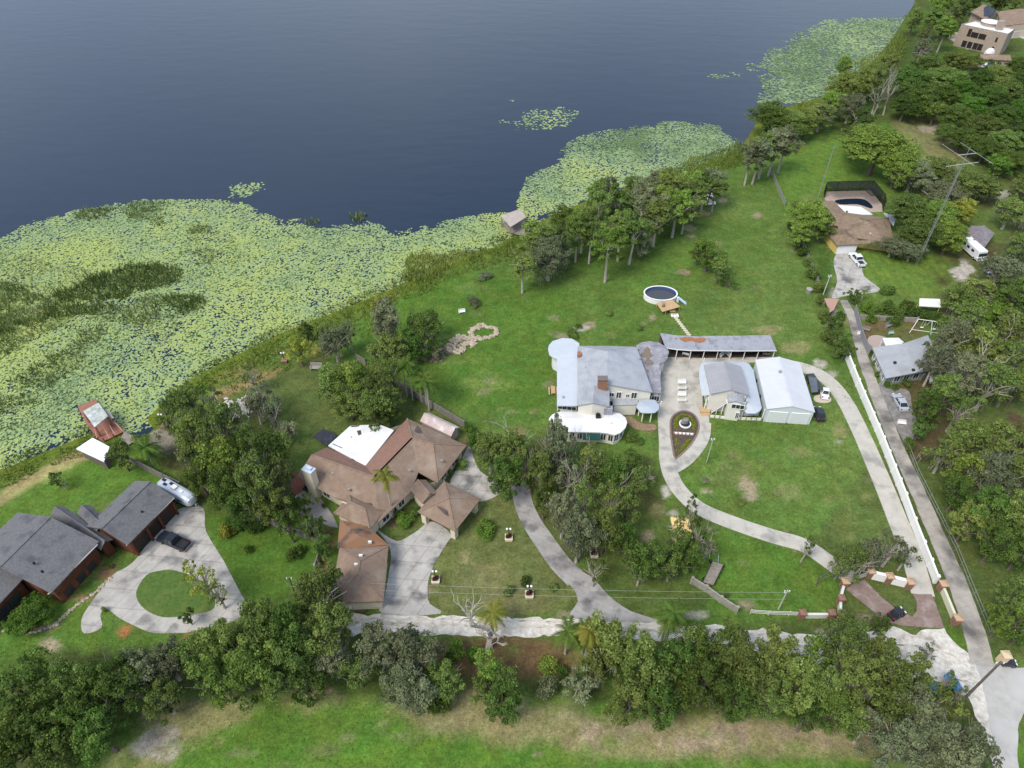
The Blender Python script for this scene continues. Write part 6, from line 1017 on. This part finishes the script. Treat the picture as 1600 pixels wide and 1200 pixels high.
o=Bld('pool_slide',1064,474,'pale blue plastic slide leaning on the pool side','slide'); mb=MB(); mb.bar((-.8,.7,1.2),(1.1,-.4,.15),.7,.12); mb.bar((-.8,1.05,1.3),(1.1,-.05,.25),.08,.25); mb.bar((-.8,.35,1.3),(1.1,-.75,.25),.08,.25); mb.build('chute',mat('pale_blue_plastic',(.45,.6,.72)),o.o); mb=MB(); mb.box((-.75,.7,.55),(.5,.6,1.15)); mb.build('stand',trim,o.o)
for k in range(9):
    t=k/8; x,y=1056+t*20,497+t*26; o=Bld('stepping_plank',x,y,['pale plank right at the pool deck end of the path','second pale plank of the path below the pool deck','third pale plank of the path below the pool deck','fourth pale plank of the path, above its middle','middle pale plank of the path to the open shed','pale plank of the path just below its middle','third pale plank from the open shed end of the path','second pale plank from the open shed end of the path','pale plank touching the open shed end of the path'][k],'plank','planks of the path to the pool'); mb=MB(); mb.box((0,0,.05),(.95,.62,.12),-.5); mb.V=[(v[0],v[1],v[2]) for v in mb.V]; o2=mb.build('board',mat('pale_plank',(.55,.50,.38)),o.o)
for i in range(3): o=Bld('paving_slab',1050+i*4.2,493,'%s white slab at the foot of the pool deck steps'%['left','middle','right'][i],'slab','white slabs by the pool steps'); mb=MB(); mb.box((0,0,.06),(.5,1.1,.14)); mb.build('slab_stone',trim,o.o)
# slabs on the shore lawn, rubble, pond
o=Bld('concrete_slab',1111,309,'long white bordered slab lying on the lawn right of the grove','slab'); o.shell('frame',[P(x,y,.28) for x,y in ((1102,299),(1111,299),(1119,318),(1107,319))],[(0,1,2,3)],trim,.3); o.shell('infill',[P(x,y,.33) for x,y in ((1104,300.5),(1110,300.5),(1116.5,316),(1108,317))],[(0,1,2,3)],mat('slab_infill',(.36,.32,.28)),.1)
rockm=mat('pale_limestone',(.52,.44,.34),(.30,.24,.17),2.2,.95,.3)
def rocks(name,path,n,r,label,sp=.4,seed=3,m=None):
    rd=random.Random(seed); w=cr_([tuple(P2(*p)) for p in path],6); mb=MB()
    for i in range(n):
        a=w[int(i/n*len(w))]; q_=rd.uniform(.6,1.3)*r; mb.blob((a[0]+rd.gauss(0,sp),a[1]+rd.gauss(0,sp),q_*.3),(q_*1.2,q_,q_*.7),i,6,4,.3)
    return tag(mb.build(name,m or rockm),label,'rocks',kind='stuff')
rocks('pond_rocks',[(736,522),(740,515),(747,511),(755,509),(763,512),(773,514),(776,521),(770,525),(760,528),(752,530),(745,527),(740,531)],110,.42,'pale rocks edging the small dry pond on the lawn',.18)
rocks('cascade_rocks',[(740,528),(728,529),(718,530),(708,535),(706,545),(714,550),(722,546),(730,538),(742,537)],120,.45,'tumbled pale rocks of the dry cascade below the pond',.5,5); rocks('stone_path',[(706,545),(696,550),(688,556),(680,563),(666,562)],50,.4,'brown rocks trailing from the cascade under the mossy oak',.7,6,mat('brown_rock',(.24,.19,.14),(.14,.11,.08),2))
rocks('rubble',[(348,640),(360,633),(380,628),(384,636),(372,648),(362,645),(352,645)],170,.34,'scattered white rubble on bare ground among the shore trees',.9,7,mat('white_rubble',(.66,.63,.58),(.5,.46,.4),2))
rocks('bed_edging',[(172,905),(150,925),(125,943),(105,958),(88,975),(60,985),(35,990),(5,985)],130,.22,'line of small pale stones edging the bed of the timber house',.12,8)
rocks('gravel_heap',[(1340,1010),(1360,1000)],1,.2,'x',0,1) if 0 else None
# ---------------------------------------------------------------- lamps with two globes on planters
globe=mat('white_globe',(.85,.85,.83),rough=.3); iron=mat('dark_iron',(.03,.025,.022),rough=.6); redpl=leafmat('red_brown_foliage',(.07,.02,.015),(.14,.05,.03),trans=.2,vary=.05)
plm=None
def lamp(x,y,label,pm=None,plant=True,h=2.6):
    global plm
    o=empty('lamp_post',P(x,y),label,'lamp','globe lamps on planters'); mb=MB(); mb.box((0,0,.25),(1.15,1.15,.5)); mb.box((0,0,.52),(1.3,1.3,.1)); mb.build('planter',pm or cream,o); mb=MB(); mb.tube([(0,0,.6),(0,0,h)],.07,6); mb.bar((-.28,0,h-.05),(.28,0,h-.05),.06,.06); mb.build('pole',iron,o)
    for s in (-.28,.28): mb=MB(); mb.blob((s,0,h+.2),(.2,.2,.2),1,8,6,0); mb.build('globe',globe,o)
    if plant:
        if plm is None:
            rng=np.random.default_rng(5); cen=np.array([[0,0,.8],[.25,.2,.7],[-.25,-.1,.75]]); q_,t=leaves(cen,np.array([.5,.35,.35]),90,.2,rng); plm=fastmesh('foliage',q_,4,redpl,t)
        link('foliage',plm,o)
lamp(795,842,'twin globe lamp on a cream planter nearest the round lush bush'); lamp(681,908,'twin globe lamp on a cream planter beside the forecourt edge'); lamp(827,931,'twin globe lamp on a cream planter left of the winding driveway mouth'); lamp(928,868,'twin globe lamp on a cream planter under the mossy oaks'); lamp(854,787,'twin globe lamp on a cream planter right of the upper winding driveway')
lamp(259,667,'tall lamp on a brick planter beside the dark inlet',pierb,False,3.2); lamp(445,565,'low lamp on a brick planter at the edge of the marsh',pierb,False,2.2)
# ---------------------------------------------------------------- poles, wires, aerials
polem=mat('grey_timber_pole',(.17,.145,.12),(.11,.095,.08),3,.95)
def pole(name,x,y,H_,r,label,m=polem,arm=None,cat='pole',tops=True):
    o=empty(name,P(x,y),label,cat); mb=MB(); mb.tube([(0,0,-.3),(0,0,H_)],[r,r*.7],8); mb.build('shaft',m,o)
    if arm: mb=MB(); mb.box((0,0,H_-.6),(arm,.12,.14),.3); mb.build('crossarm',m,o)
    if tops: 
        for s in (-.5,.5): mb=MB(); mb.tube([(s*(arm or .6)*.8,0,H_-.5),(s*(arm or .6)*.8,0,H_-.15)],.08,6); mb.build('insulator',trim,o)
    return o
def ztop(bx,by,ty):
    b=P(bx,by); lo,hi=0.,60.
    for _ in range(40):
        m=(lo+hi)/2; _,yy=proj(np.array(b.x),np.array(b.y),m); lo,hi=(m,hi) if yy>ty else (lo,m)
    return lo
pole('utility_pole',1505,1093,ztop(1505,1093,1034),.2,'dark leaning looking utility pole at the edge of the gravel by the junction',tops=True,arm=1.2)
pole('utility_pole',1216,952,ztop(1216,952,922),.13,'small grey power pole on the grass above the rail fence',mat('steel_pole',(.45,.45,.43)),.9)
pole('utility_pole',462,930,ztop(462,930,902),.15,'power pole with pale transformer beside the brown garage oaks',polem,.9)
pole('light_pole',1104,722,ztop(1104,722,684),.09,'slim pale pole on the lawn below the loop of the drive',mat('steel_pole',(.45,.45,.43)),.7)
pole('light_pole',1286,461,ztop(1286,461,429),.1,'white street light pole in the hedgerow by the front apron',mat('white_pole',(.6,.6,.57)),.8)
g=pole('radio_mast',1277,312,ztop(1277,312,226),.16,'slim grey mast standing behind the screened pool',steel,None,'mast',False)
hm=ztop(1431,415,262); o=empty('radio_mast',P(1431,415),'tall lattice mast with crossed beam aerials over the tan roofed house','mast'); mb=MB(); wv=.28
for a in range(3):
    t=a*2.094; mb.tube([(math.cos(t)*wv,math.sin(t)*wv,0),(math.cos(t)*wv*.8,math.sin(t)*wv*.8,hm)],.05,4)
for k in range(int(hm/.9)):
    for a in range(3): t0,t1=a*2.094,(a+1)*2.094; mb.bar((math.cos(t0)*wv,math.sin(t0)*wv,k*.9),(math.cos(t1)*wv,math.sin(t1)*wv,k*.9+.9),.04,.04)
mb.build('lattice',steel,o); mb=MB(); mb.tube([(0,0,hm-.5),(0,0,hm+5)],.06,6); mb.build('tip_pole',steel,o)
for z,ang,L_,n in ((hm+.8,.25,8.5,0),(hm+3.2,.2,4.6,1)):
    mb=MB(); d=Vector((math.cos(ang),math.sin(ang),0)); e=Vector((-d.y,d.x,0)); mb.bar(d*-L_/2+Vector((0,0,z)),d*L_/2+Vector((0,0,z)),.08,.08)
    for k in range(n+1):
        if n: p=d*(-L_/2+L_*k/n)+Vector((0,0,z+.1)); mb.bar(p-e*5.5,p+e*5.5,.035,.035)
    mb.build('beam_aerial',mat('pale_aluminium',(.6,.6,.58),rough=.4),o)
wirem=mat('pale_wire',(.33,.34,.30)); A1,A2=P(462,930),P(1216,952); h1,h2=ztop(462,930,904),ztop(1216,952,924)
for k,dy,l in ((0,0,'upper overhead wire crossing above the gravel road verge'),(1,1,'lower overhead wire crossing above the gravel road verge')):
    a=Vector((A1.x,A1.y-k*.6,h1-.3-k*.9)); b=Vector((A2.x,A2.y-k*.6,h2-.3-k*.9)); pts=[a.lerp(b,i/16)-Vector((0,0,3.2*(i/16)*(1-i/16))) for i in range(17)]; mb=MB(); mb.tube(pts,.022,4); tag(mb.build('power_line',wirem),l,'wire')
# ---------------------------------------------------------------- vehicles
tyre=mat('tyre_rubber',(.02,.02,.02)); hub=mat('wheel_rim',(.45,.45,.46),rough=.4,metal=.6); lampw=mat('headlamp_lens',(.75,.76,.78),rough=.15); lampr=mat('tail_lamp_lens',(.35,.02,.015),rough=.25)
def paint(n,c,r=.28): return mat(n,c,rough=r,spec=.4 if max(c)<.1 else .6)
def heading(x0,y0,x1,y1): a,b=P2(x0,y0),P2(x1,y1); return math.atan2(b.y-a.y,b.x-a.x)
def wheel(o,x,y,r,w=.26):
    mb=MB(); mb.tube([(x,y-w/2,r),(x,y+w/2,r)],r,14); t=mb.build('wheel',tyre,o); s=1 if y>0 else -1; mb=MB(); mb.tube([(x,y+s*(w/2+.005),r),(x,y+s*(w/2+.03),r)],r*.6,10); mb.build('rim',hub,t)
def vehicle(name,x,y,hd,label,cat,L_,Wd,body,cabin,pm,wb,wr=.38,bed=None,extra=None):
    """body: side profile (x,z) ; cabin: (x0,x1,x2,x3,z0,z1) trapezoid glasshouse"""
    o=empty(name,P(x,y),label,cat,rz=hd); mb=MB(); mb.prism(body,-Wd/2,Wd/2); mb.build('body',pm,o,.07)
    for sx in wb:
        for sy in (-1,1): wheel(o,sx,sy*(Wd/2-.12),wr)
    if cabin:
        x0,x1,x2,x3,z0,z1=cabin; mb=MB(); a,b=Wd/2-.06,Wd/2-.22
        V=[(x0,-a,z0),(x3,-a,z0),(x3,a,z0),(x0,a,z0),(x1,-b,z1),(x2,-b,z1),(x2,b,z1),(x1,b,z1)]; mb.add(V,[(0,3,2,1),(4,5,6,7),(0,1,5,4),(1,2,6,5),(2,3,7,6),(3,0,4,7)]); w=mb.build('windows',glass,o)
        mb=MB(); mb.box(((x1+x2)/2,0,z1+.03),(x2-x1+.08,2*b+.06,.07)); mb.build('cab_roof',pm,o,.02); mb=MB()
        for (p,q_) in ((0,4),(1,5),(2,6),(3,7)): mb.bar(Vector(V[p]),Vector(V[q_]),.09,.09)
        mb.bar((( x1+x2)/2,-b-.02,z1),((x0+x3)/2,-a-.01,z0),.09,.09); mb.bar(((x1+x2)/2,b+.02,z1),((x0+x3)/2,a+.01,z0),.09,.09); mb.build('pillars',pm,w)
    for sy in (-1,1):
        mb=MB(); mb.box((L_/2-.05,sy*(Wd/2-.28),.78),(.14,.36,.2)); mb.build('headlight',lampw,o); mb=MB(); mb.box((-L_/2+.04,sy*(Wd/2-.16),.85),(.12,.22,.3)); mb.build('tail_light',lampr,o)
        mb=MB(); mb.box(((cabin[3] if cabin else L_/2)-.35,sy*(Wd/2+.12),1.08),(.14,.2,.18)); mb.build('mirror',pm,o)
    mb=MB(); mb.box((L_/2+.03,0,.45),(.16,Wd-.1,.22)); mb.box((-L_/2-.03,0,.48),(.14,Wd-.1,.2)); mb.build('bumper',steel if bed else pm,o)
    if bed:
        bx0,bx1,z=bed; mb=MB(); mb.box(((bx0+bx1)/2,0,z+.012),(bx1-bx0,Wd-.34,.02)); mb.build('cargo_bed',black,o); mb=MB()
        for sy in (-1,1): mb.box(((bx0+bx1)/2,sy*(Wd/2-.09),z+.18),(bx1-bx0+.1,.14,.34))
        mb.box((bx0-.02,0,z+.18),(.1,Wd-.3,.34)); mb.build('bed_side',pm,o,.02)
    return o
def pickup(x,y,hd,label,pm): return vehicle('pickup_truck',x,y,hd,label,'pickup',5.8,2.0,[(-2.85,.38),(2.85,.38),(2.9,.85),(2.7,1.05),(1.35,1.15),(-.85,1.15),(-.85,.82),(-2.9,.82)],(-.85,-.65,.7,1.4,1.13,1.85),pm,(-1.85,1.9),.41,(-2.8,-.9,.83))
pickup(273,849,heading(296,857,250,838),'black crew cab pickup parked on the circular driveway',paint('black_paint',(.012,.016,.024),.4))
pickup(1338,409,heading(1349,421,1329,398),'white pickup with a dark bed on the stained front drive',paint('white_paint',(.75,.76,.78)))
def car(x,y,hd,label,pm): return vehicle('parked_car',x,y,hd,label,'car',4.6,1.8,[(-2.25,.32),(2.25,.32),(2.3,.7),(2.1,.86),(1.1,.96),(-1.5,1.0),(-2.2,.95),(-2.3,.75)],(-1.75,-1.0,.35,1.15,.95,1.42),pm,(-1.4,1.4),.33)
car(1405,632,heading(1413,645,1398,618),'silver sedan parked beside the grey roofed house',paint('silver_paint',(.42,.45,.49),.25)); car(1552,426,heading(1564,424,1540,427),'blue grey car in the shade under the right hand trees',paint('blue_grey_paint',(.10,.15,.22)))
# silver travel trailer
o=empty('travel_trailer',P(281,778),'rounded silver travel trailer parked behind the timber garage','trailer',rz=heading(255,763,306,792)); mb=MB(); prof=[]; n=14
xs=[-4.1,-3.95,-3.4,-2.4,2.4,3.4,3.95,4.1]; sc=[.45,.72,.93,1,1,.93,.72,.45]
for x_,s in zip(xs,sc):
    for j in range(n): t=2*math.pi*j/n; cy,cz=math.cos(t),math.sin(t); mb.V.append((x_,1.22*s*math.copysign(abs(cy)**.6,cy),1.65+1.15*s*math.copysign(abs(cz)**.7,cz)))
for i in range(len(xs)-1):
    for j in range(n): mb.F.append((i*n+j,i*n+(j+1)%n,(i+1)*n+(j+1)%n,(i+1)*n+j))
mb.F+=[tuple(range(n-1,-1,-1)),tuple((len(xs)-1)*n+j for j in range(n))]; mb.build('body',mat('polished_aluminium',(.62,.66,.72),rough=.32,metal=.35),o); mb=MB()
mb.box((3.75,0,2.0),(.5,1.5,.55)); mb.build('front_window',glass,o)
for x_,y_ in ((-3,.3),(-2.1,-.3),(-1.2,.35),(1.6,0)): mb=MB(); mb.box((x_,y_,2.85),(.7,.45,.16)); mb.build('roof_vent',black if x_<1 else trim,o)
mb=MB(); mb.box((-.1,0,2.95),(1.0,.8,.3)); mb.build('air_conditioner',trim,o)
for x_ in (-1.8,.2,2.0): mb=MB(); mb.box((x_,-1.21,1.95),(1.0,.08,.5)); mb.build('window',glass,o)
for x_ in (-.5,.45):
    for sy in (-1,1): wheel(o,x_,sy*1.08,.36)
mb=MB(); mb.bar((3.9,.6,.5),(5.1,0,.5),.1,.1); mb.bar((3.9,-.6,.5),(5.1,0,.5),.1,.1); mb.tube([(4.4,0,.55),(4.4,0,1.1)],.18,8); mb.build('hitch',steel,o)
# motorhome
o=vehicle('motorhome',1517,397,heading(1503,384,1529,407),'white motorhome with a dark windscreen beside the storage barn','motorhome',7.4,2.4,[(-3.7,.5),(3.6,.5),(3.7,1.2),(3.5,1.5),(3.35,2.9),(-3.7,2.9)],None,paint('rv_white',(.74,.76,.78)),(-2.3,2.4),.42)
mb=MB(); mb.box((3.48,0,1.95),(.3,2.1,.8)); mb.build('windscreen',glass,o); mb=MB()
for x_ in (-2.2,-.6,1.2): mb=MB(); mb.box((x_,-1.21,2.0),(1.0,.08,.6)); mb.build('window',glass,o); mb=MB(); mb.box((x_,.0,3.0),(.8,.6,.2)); mb.build('roof_vent',trim,o)
# utility vehicles by the workshop
o=vehicle('utility_cart',1287,618,heading(1288,626,1286,610),'small white utility cart with a black roof parked on the pale pad','cart',3.0,1.5,[(-1.45,.35),(1.4,.35),(1.45,.75),(.8,.9),(.3,.6),(-.4,.6),(-.5,.95),(-1.5,.95)],(-.6,-.5,.4,.7,.9,1.75),paint('white_paint',(.75,.76,.78)),(-1.,1.),.28)
sheet('cart_pad',[(1272,620),(1287,617),(1298,623),(1296,629),(1284,630),(1273,627)],mat('pale_sandy_pad',(.50,.43,.33)))
o=Bld('covered_trailer',1271,603,'low grey covered trailer standing against the white workshop','trailer'); o.shell('cover',[P(x,y,1.4) for x,y in ((1263,588),(1276,590),(1278,612),(1268,613))],[(0,1,2,3)],mat('grey_tarpaulin',(.12,.14,.16),(.09,.10,.12),1),.15); mb=MB(); a=o.lv(P(1271,603)); mb.box((a.x,a.y,.75),(1.5,4.8,1.1),.12); mb.build('body',mat('dark_trailer_side',(.05,.055,.06)),o.o)
for sy in (-.6,.6):
    for sx in (-.8,.8): mb=MB(); mb.tube([(sx-.1,sy,.3),(sx+.1,sy,.3)],.3,10); mb.build('wheel',tyre,o.o)
vehicle('utility_cart',1278,650,heading(1282,658,1274,636),'dark vehicle in the shade at the front corner of the workshop','cart',3.6,1.7,[(-1.75,.35),(1.7,.35),(1.75,.8),(.9,.95),(-1.8,.95)],(-1.2,-1.0,.4,.9,.95,1.7),paint('dark_vehicle_paint',(.03,.035,.045),.4),(-1.1,1.1),.34)
vehicle('utility_cart',1399,962,heading(1390,966,1409,956),'black utility cart standing on the pink brick paving','cart',2.6,1.4,[(-1.25,.3),(1.2,.3),(1.25,.7),(.6,.8),(-1.3,.8)],(-.7,-.6,.4,.6,.8,1.6),paint('black_paint2',(.02,.022,.03),.4),(-.85,.85),.26)
vehicle('ride_on_mower',1573,1038,heading(1566,1036,1580,1038),'dark little mower beside the asphalt near the cream pier','mower',1.9,1.1,[(-.9,.25),(.9,.25),(.95,.75),(.2,.8),(-.2,.55),(-.5,.6),(-.95,.85)],None,paint('dark_vehicle_paint',(.03,.035,.045),.4),(-.6,.65),.24)
# flatbed trailer with planks
o=Bld('flatbed_trailer',1113,898,'flatbed trailer with grey weathered planks on the grass by the diagonal wall','trailer'); o.shell('plank_bed',[P(x,y,.75) for x,y in ((1113,877),(1131,882),(1115,914),(1098,909))],[(0,1,2,3)],wood,.14)
for x,y in ((1110,877),(1130,884),(1114,912),(1099,905)): mb=MB(); a=o.lv(P(x,y,.3)); mb.tube([(a.x-.1,a.y,.32),(a.x+.12,a.y,.32)],.32,10); mb.build('wheel',tyre,o.o)
mb=MB(); a=o.lv(P(1122,879,.6)); mb.bar(a,a+Vector((.4,1.5,-.1)),.1,.1); mb.build('drawbar',steel,o.o); mb=MB()
for (x0,y0),(x1,y1) in (((1131,882),(1115,914)),((1113,877),(1098,909))): mb.bar(o.lv(P(x0,y0,.95)),o.lv(P(x1,y1,.95)),.08,.1)
mb.build('side_rail',iron,o.o)
# stack of yellow boards (under the trees)
o=Bld('board_stack',1065,830,'bright yellow stack of boards lying under thin trees beside the curved drive','boards')
for k,(dx,dy) in enumerate(((0,0),(.1,.05),(-.08,-.1))):
    mb=MB()
    for j in range(6): mb.box((dx-1.25+j*.5,dy,.12+.2*k),(.47,5.2-.3*(j%2),.16)); 
    mb.build('board_layer',mat('yellow_board',(.80,.56,.22),(.72,.50,.2),1),o.o)
bl=mat('blue_tarpaulin',(.035,.19,.45),(.06,.28,.55),1.5,.5)
for x,y,l,rz in ((1464,1083,'bright blue covered boat under the oaks, the one lower down',-.9),(1487,1070,'bright blue covered boat right beside the white gravel',-1.3)):
    o=Bld('covered_boat',x,y,l,'boat','blue covered boats under the oaks'); o.o.rotation_euler=(0,0,rz); mb=MB(); n=10; xs=[-1.3,-1.,0,.8,1.3]; sc=[.75,1,1,.8,.1]
    for x_,s in zip(xs,sc): mb.V+=[(x_,-.85*s,.7),(x_,-.45*s,1.1),(x_,0,1.3),(x_,.45*s,1.1),(x_,.85*s,.7),(x_,.45*s,.25),(x_,-.45*s,.25)]
    for i in range(4):
        for j in range(7): mb.F.append((i*7+j,i*7+(j+1)%7,(i+1)*7+(j+1)%7,(i+1)*7+j))
    mb.F+=[tuple(range(6,-1,-1)),tuple(28+j for j in range(7))]; mb.build('cover',bl,o.o); mb=MB(); mb.box((-.1,0,.15),(1.8,1.0,.12)); mb.build('cradle',iron,o.o)
# white garden seats on the plaza, picnic table, chairs
def seat(x,y,label,grp,m=trim,s=1.,rz=0.):
    o=empty('garden_bench',P(x,y),label,'bench',grp,rz=rz,scale=(s,s,s)); mb=MB(); mb.box((0,0,.45),(1.7,.6,.1)); mb.build('seat',m,o); mb=MB()
    mb.box((0,.32,.8),(1.7,.08,.6)); mb.build('backrest',m,o)
    for sx in (-.78,.78): mb=MB(); mb.box((sx,0,.2),(.1,.5,.4)); mb.build('leg',m,o); mb=MB(); mb.box((sx,-.02,.68),(.1,.6,.08)); mb.build('armrest',m,o)
for x,y,l in ((1065,600,'back seat of the upper white pair on the concrete plaza'),(1065,609,'front seat of the upper white pair on the concrete plaza'),(1065,619,'back seat of the lower white pair on the concrete plaza'),(1065,628,'front seat of the lower white pair on the concrete plaza')): seat(x,y,l,'white seats on the plaza',rz=0 if 'back' in l else math.pi)
o=Bld('picnic_table',864,613,'wooden picnic table against the left side of the pale long wing','table'); mb=MB(); mb.box((0,0,.75),(.9,2.2,.07)); mb.build('table_top',newwood,o.o)
for s in (-.8,.8): mb=MB(); mb.box((s,0,.45),(.3,2.2,.06)); mb.build('bench',newwood,o.o)
for s in (-.8,.8): mb=MB(); mb.bar((-.8,s,.0),(.3,s,.74),.08,.08); mb.bar((.8,s,0),(-.3,s,.74),.08,.08); mb.build('leg',newwood,o.o)
rd=random.Random(9)
for i,(x,y,l,m_) in enumerate([(1071,555,'white motor scooter under the open shed roof near its left end',trim),(1090,556,'black barrow under the open shed between the second and third bays',black),(1128,556,'pale chair with cushions under the middle of the open shed',whitew),(1137,556,'grey white folded chair under the middle of the open shed',whitew),(1172,556,'dark chair under the open shed right of centre',iron),(1196,555,'brown armchair under the last bay of the open shed',wood)]): seat(x,y,l,'seats stored under the open shed',m_,.85,rd.uniform(0,6))
# swing frame and yard toys
o=Bld('swing_frame',1446,517,'white tubular swing frame standing in the dirt back yard','swing frame'); fp=[(1421,520),(1426,505),(1472,510),(1470,527)]; A_,B_,C_,D_=[o.lv(P(*p)) for p in fp]; t0=o.lv(P(1428,513))+Vector((0,0,2.6)); t1=o.lv(P(1471,519))+Vector((0,0,2.6)); mb=MB()
for a,b in ((A_,t0),(B_,t0),(C_,t1),(D_,t1)): mb.tube([a,b],.07,5)
mid=t0.lerp(t1,.5); mb.tube([mid,(mid.x,mid.y-1.6,0)],.06,5); mb.tube([mid,(mid.x,mid.y+1.6,0)],.06,5); mb.build('leg_frame',trim,o.o); mb=MB(); mb.tube([t0,t1],.08,6); mb.tube([A_+Vector((0,0,1)),D_+Vector((0,0,1))],.06,5); mb.build('top_bar',trim,o.o)
for k in (.25,.7): p=t0.lerp(t1,k); mb=MB(); mb.tube([p-Vector((.3,0,0)),p-Vector((.3,0,2.0))],.03,4); mb.tube([p+Vector((.3,0,0)),p+Vector((.3,0,-2.0))],.03,4); mb.box(p-Vector((0,0,2.05)),(.7,.3,.06)); mb.build('swing',trim,o.o)
for x,y,l,m_,s in ((1388,511,'dark topped garden bench standing on the dirt yard',steel,1.1),(1352,517,'pile of chairs at the left of the dirt yard',wood,1.),(1344,523,'white plastic chair against the grey sheet fence',trim,.8),(1392,522,'green and white plastic seat behind the grey roofed house',mat('pale_green_plastic',(.3,.5,.42)),.7),(480,768,'black seat on the patio beside the cream chimney',black,.9),(1408,663,'small white trailer like seat behind the silver car',trim,.9),(122,690,'x',None,0),(152,716,'pale old garden bench under the white roofed shelter',wood,1.3),(495,578,'low grey bench on the lawn above the big oak',concw,1.5),(722,489,'white garden chair alone on the lawn above the pond',trim,.9)):
    if m_: seat(x,y,l,'garden seats scattered about the yards',m_,s,rd.uniform(-.6,.6))
o=Bld('water_tank',1263,457,'small grey water tank ring in the hedgerow','tank'); mb=MB(); mb.tube([(0,0,0),(0,0,1.)],.7,14); mb.build('drum',steel,o.o); mb=MB(); mb.tube([(0,0,1.0),(0,0,1.05)],.74,14); mb.build('lid',concw,o.o)
o=Bld('roof_canopy',1300,470,'little pinkish tiled canopy at the start of the neighbouring drive','canopy'); o.shell('roof',[P(1288,466,2.2),P(1311,467,2.2),P(1303,484,2.2),P(1297,488,2.2)],[(0,1,2,3)],mat('pink_tile',(.40,.24,.18)),.2); mb=MB()
for x,y in ((1290,468),(1309,469),(1303,482)): a=o.lv(P(x,y,2.1)); mb.box((a.x,a.y,1.05),(.3,.3,2.1))
mb.each('pier',concw,o.o)
# ---------------------------------------------------------------- every tree gets the words that single it out
MARK=[(75,840,'the big charcoal roofed house'),(235,835,'the timber garage'),(285,780,'the silver trailer'),(272,850,'the black pickup'),(245,925,'the round island lawn'),(146,703,'the white roofed shelter'),(160,665,'the red boathouse'),(362,636,'the white rubble patch'),(508,684,'the solar array'),(565,692,'the white courtyard roof'),(493,760,'the cream chimney'),(575,910,'the long brown garage roof'),(640,900,'the garage forecourt'),(700,790,'the porte cochere'),(690,665,'the pink barrel roofed shed'),(735,530,'the rock pond'),(800,345,'the roofed dock'),(1031,464,'the round pool'),(1111,308,'the white slab by the shore'),(885,560,'the round end of the long wing'),(915,665,'the white sunroom'),(990,570,'the farmhouse roof'),(1065,680,'the teardrop flower bed'),(1120,540,'the open shed'),(1140,610,'the guest house'),(1225,610,'the white workshop'),(1113,897,'the flatbed trailer'),(1065,830,'the stack of yellow boards'),(1395,905,'the entrance piers'),(1398,962,'the black utility cart'),(1475,1075,'the blue covers'),(1535,1060,'the utility pole'),(1570,1070,'the asphalt junction'),(1340,350,'the tan ranch roof'),(1340,312,'the pool screen'),(1337,408,'the white pickup'),(1432,415,'the tall aerial mast'),(1288,270,'the slim mast'),(1520,390,'the motorhome'),(1330,430,'the stained front drive'),(1420,560,'the grey roofed house'),(1445,515,'the swing frame'),(1405,630,'the silver car'),(1550,60,'the stone house'),(1543,97,'the blue tent'),(1180,610,'the gap beside the workshop'),(762,1010,'the bare dead tree'),(915,1000,'the bright palms'),(1200,1140,'the dry sandy strip'),(500,1090,'the straw coloured patch'),(240,1160,'the pale branch litter'),(853,860,'the winding driveway'),(1370,150,'the bleached bare trunks'),(1450,210,'the bare clearing'),(1245,975,'the white rail by the road'),(1500,910,'the neighbouring drive'),(640,610,'the grey board fence'),(430,560,'the brick lamp planter'),(1450,975,'the brick paving'),(480,575,'the pale stepping slab'),(1290,990,'the shaded stretch of gravel'),(1040,1000,'the tall dark palms'),(1580,150,'the right edge of the picture')]
TW={'oak':'olive green','dark':'dark green','bright':'fresh green','grey':'grey green','yellow':'yellowish','lush':'deep lush green','palm':'green'}
KW={'oak':'oak','moss':'mossy oak','tall':'tall slender tree','bush':'rounded bush','sparse':'thin crowned tree','cone':'pointed conifer'}
def dirw(dx,dy,r):
    a=math.degrees(math.atan2(dy,dx))%360; d=math.hypot(dx,dy)
    w=['right of','below and right of','below','below and left of','left of','above and left of','above','above and right of'][int(((a+22.5)%360)//45)]
    return w
used={}
def words(s): return len(s.split())
pend=[]
for t in TREES:
    o,cx,cy,r,Hh,kind,tone,zone,lab=t; o['group']={'oak':'trees','moss':'trees','tall':'tall trees','bush':'bushes','sparse':'trees','cone':'trees'}[kind]+' '+zone
    y0=cy if kind!='tall' or not zone.endswith('lawn') else cy-40
    cand=sorted(MARK,key=lambda m:(m[0]-cx)**2+(m[1]-y0)**2)[:6]; done=False
    szw='small ' if r<17 and kind!='bush' else ('large ' if r>=46 else '')
    for pre in (szw,'broad ' if r>30 else 'modest '):
        for m in cand:
            s=f"{pre}{TW[tone]} {KW[kind]} {dirw(cx-m[0],y0-m[1],r)} {m[2]}"
            if s not in used and words(s)<=16: used[s]=t; o['label']=s; done=True; break
        if done: break
    if not done: pend.append(t)
for t in pend:
    o,cx,cy,r,Hh,kind,tone,zone,lab=t; same=sorted([u for u in TREES if u[7]==zone and u[5]==kind and u[6]==tone],key=lambda u:u[1]); i=[u[0] for u in same].index(o)+1
    o['label']=f"{TW[tone]} {KW[kind]}, number {i} from the left among its kind {zone}"[:200]
print('trees',len(TREES),'fallback labels',len(pend))
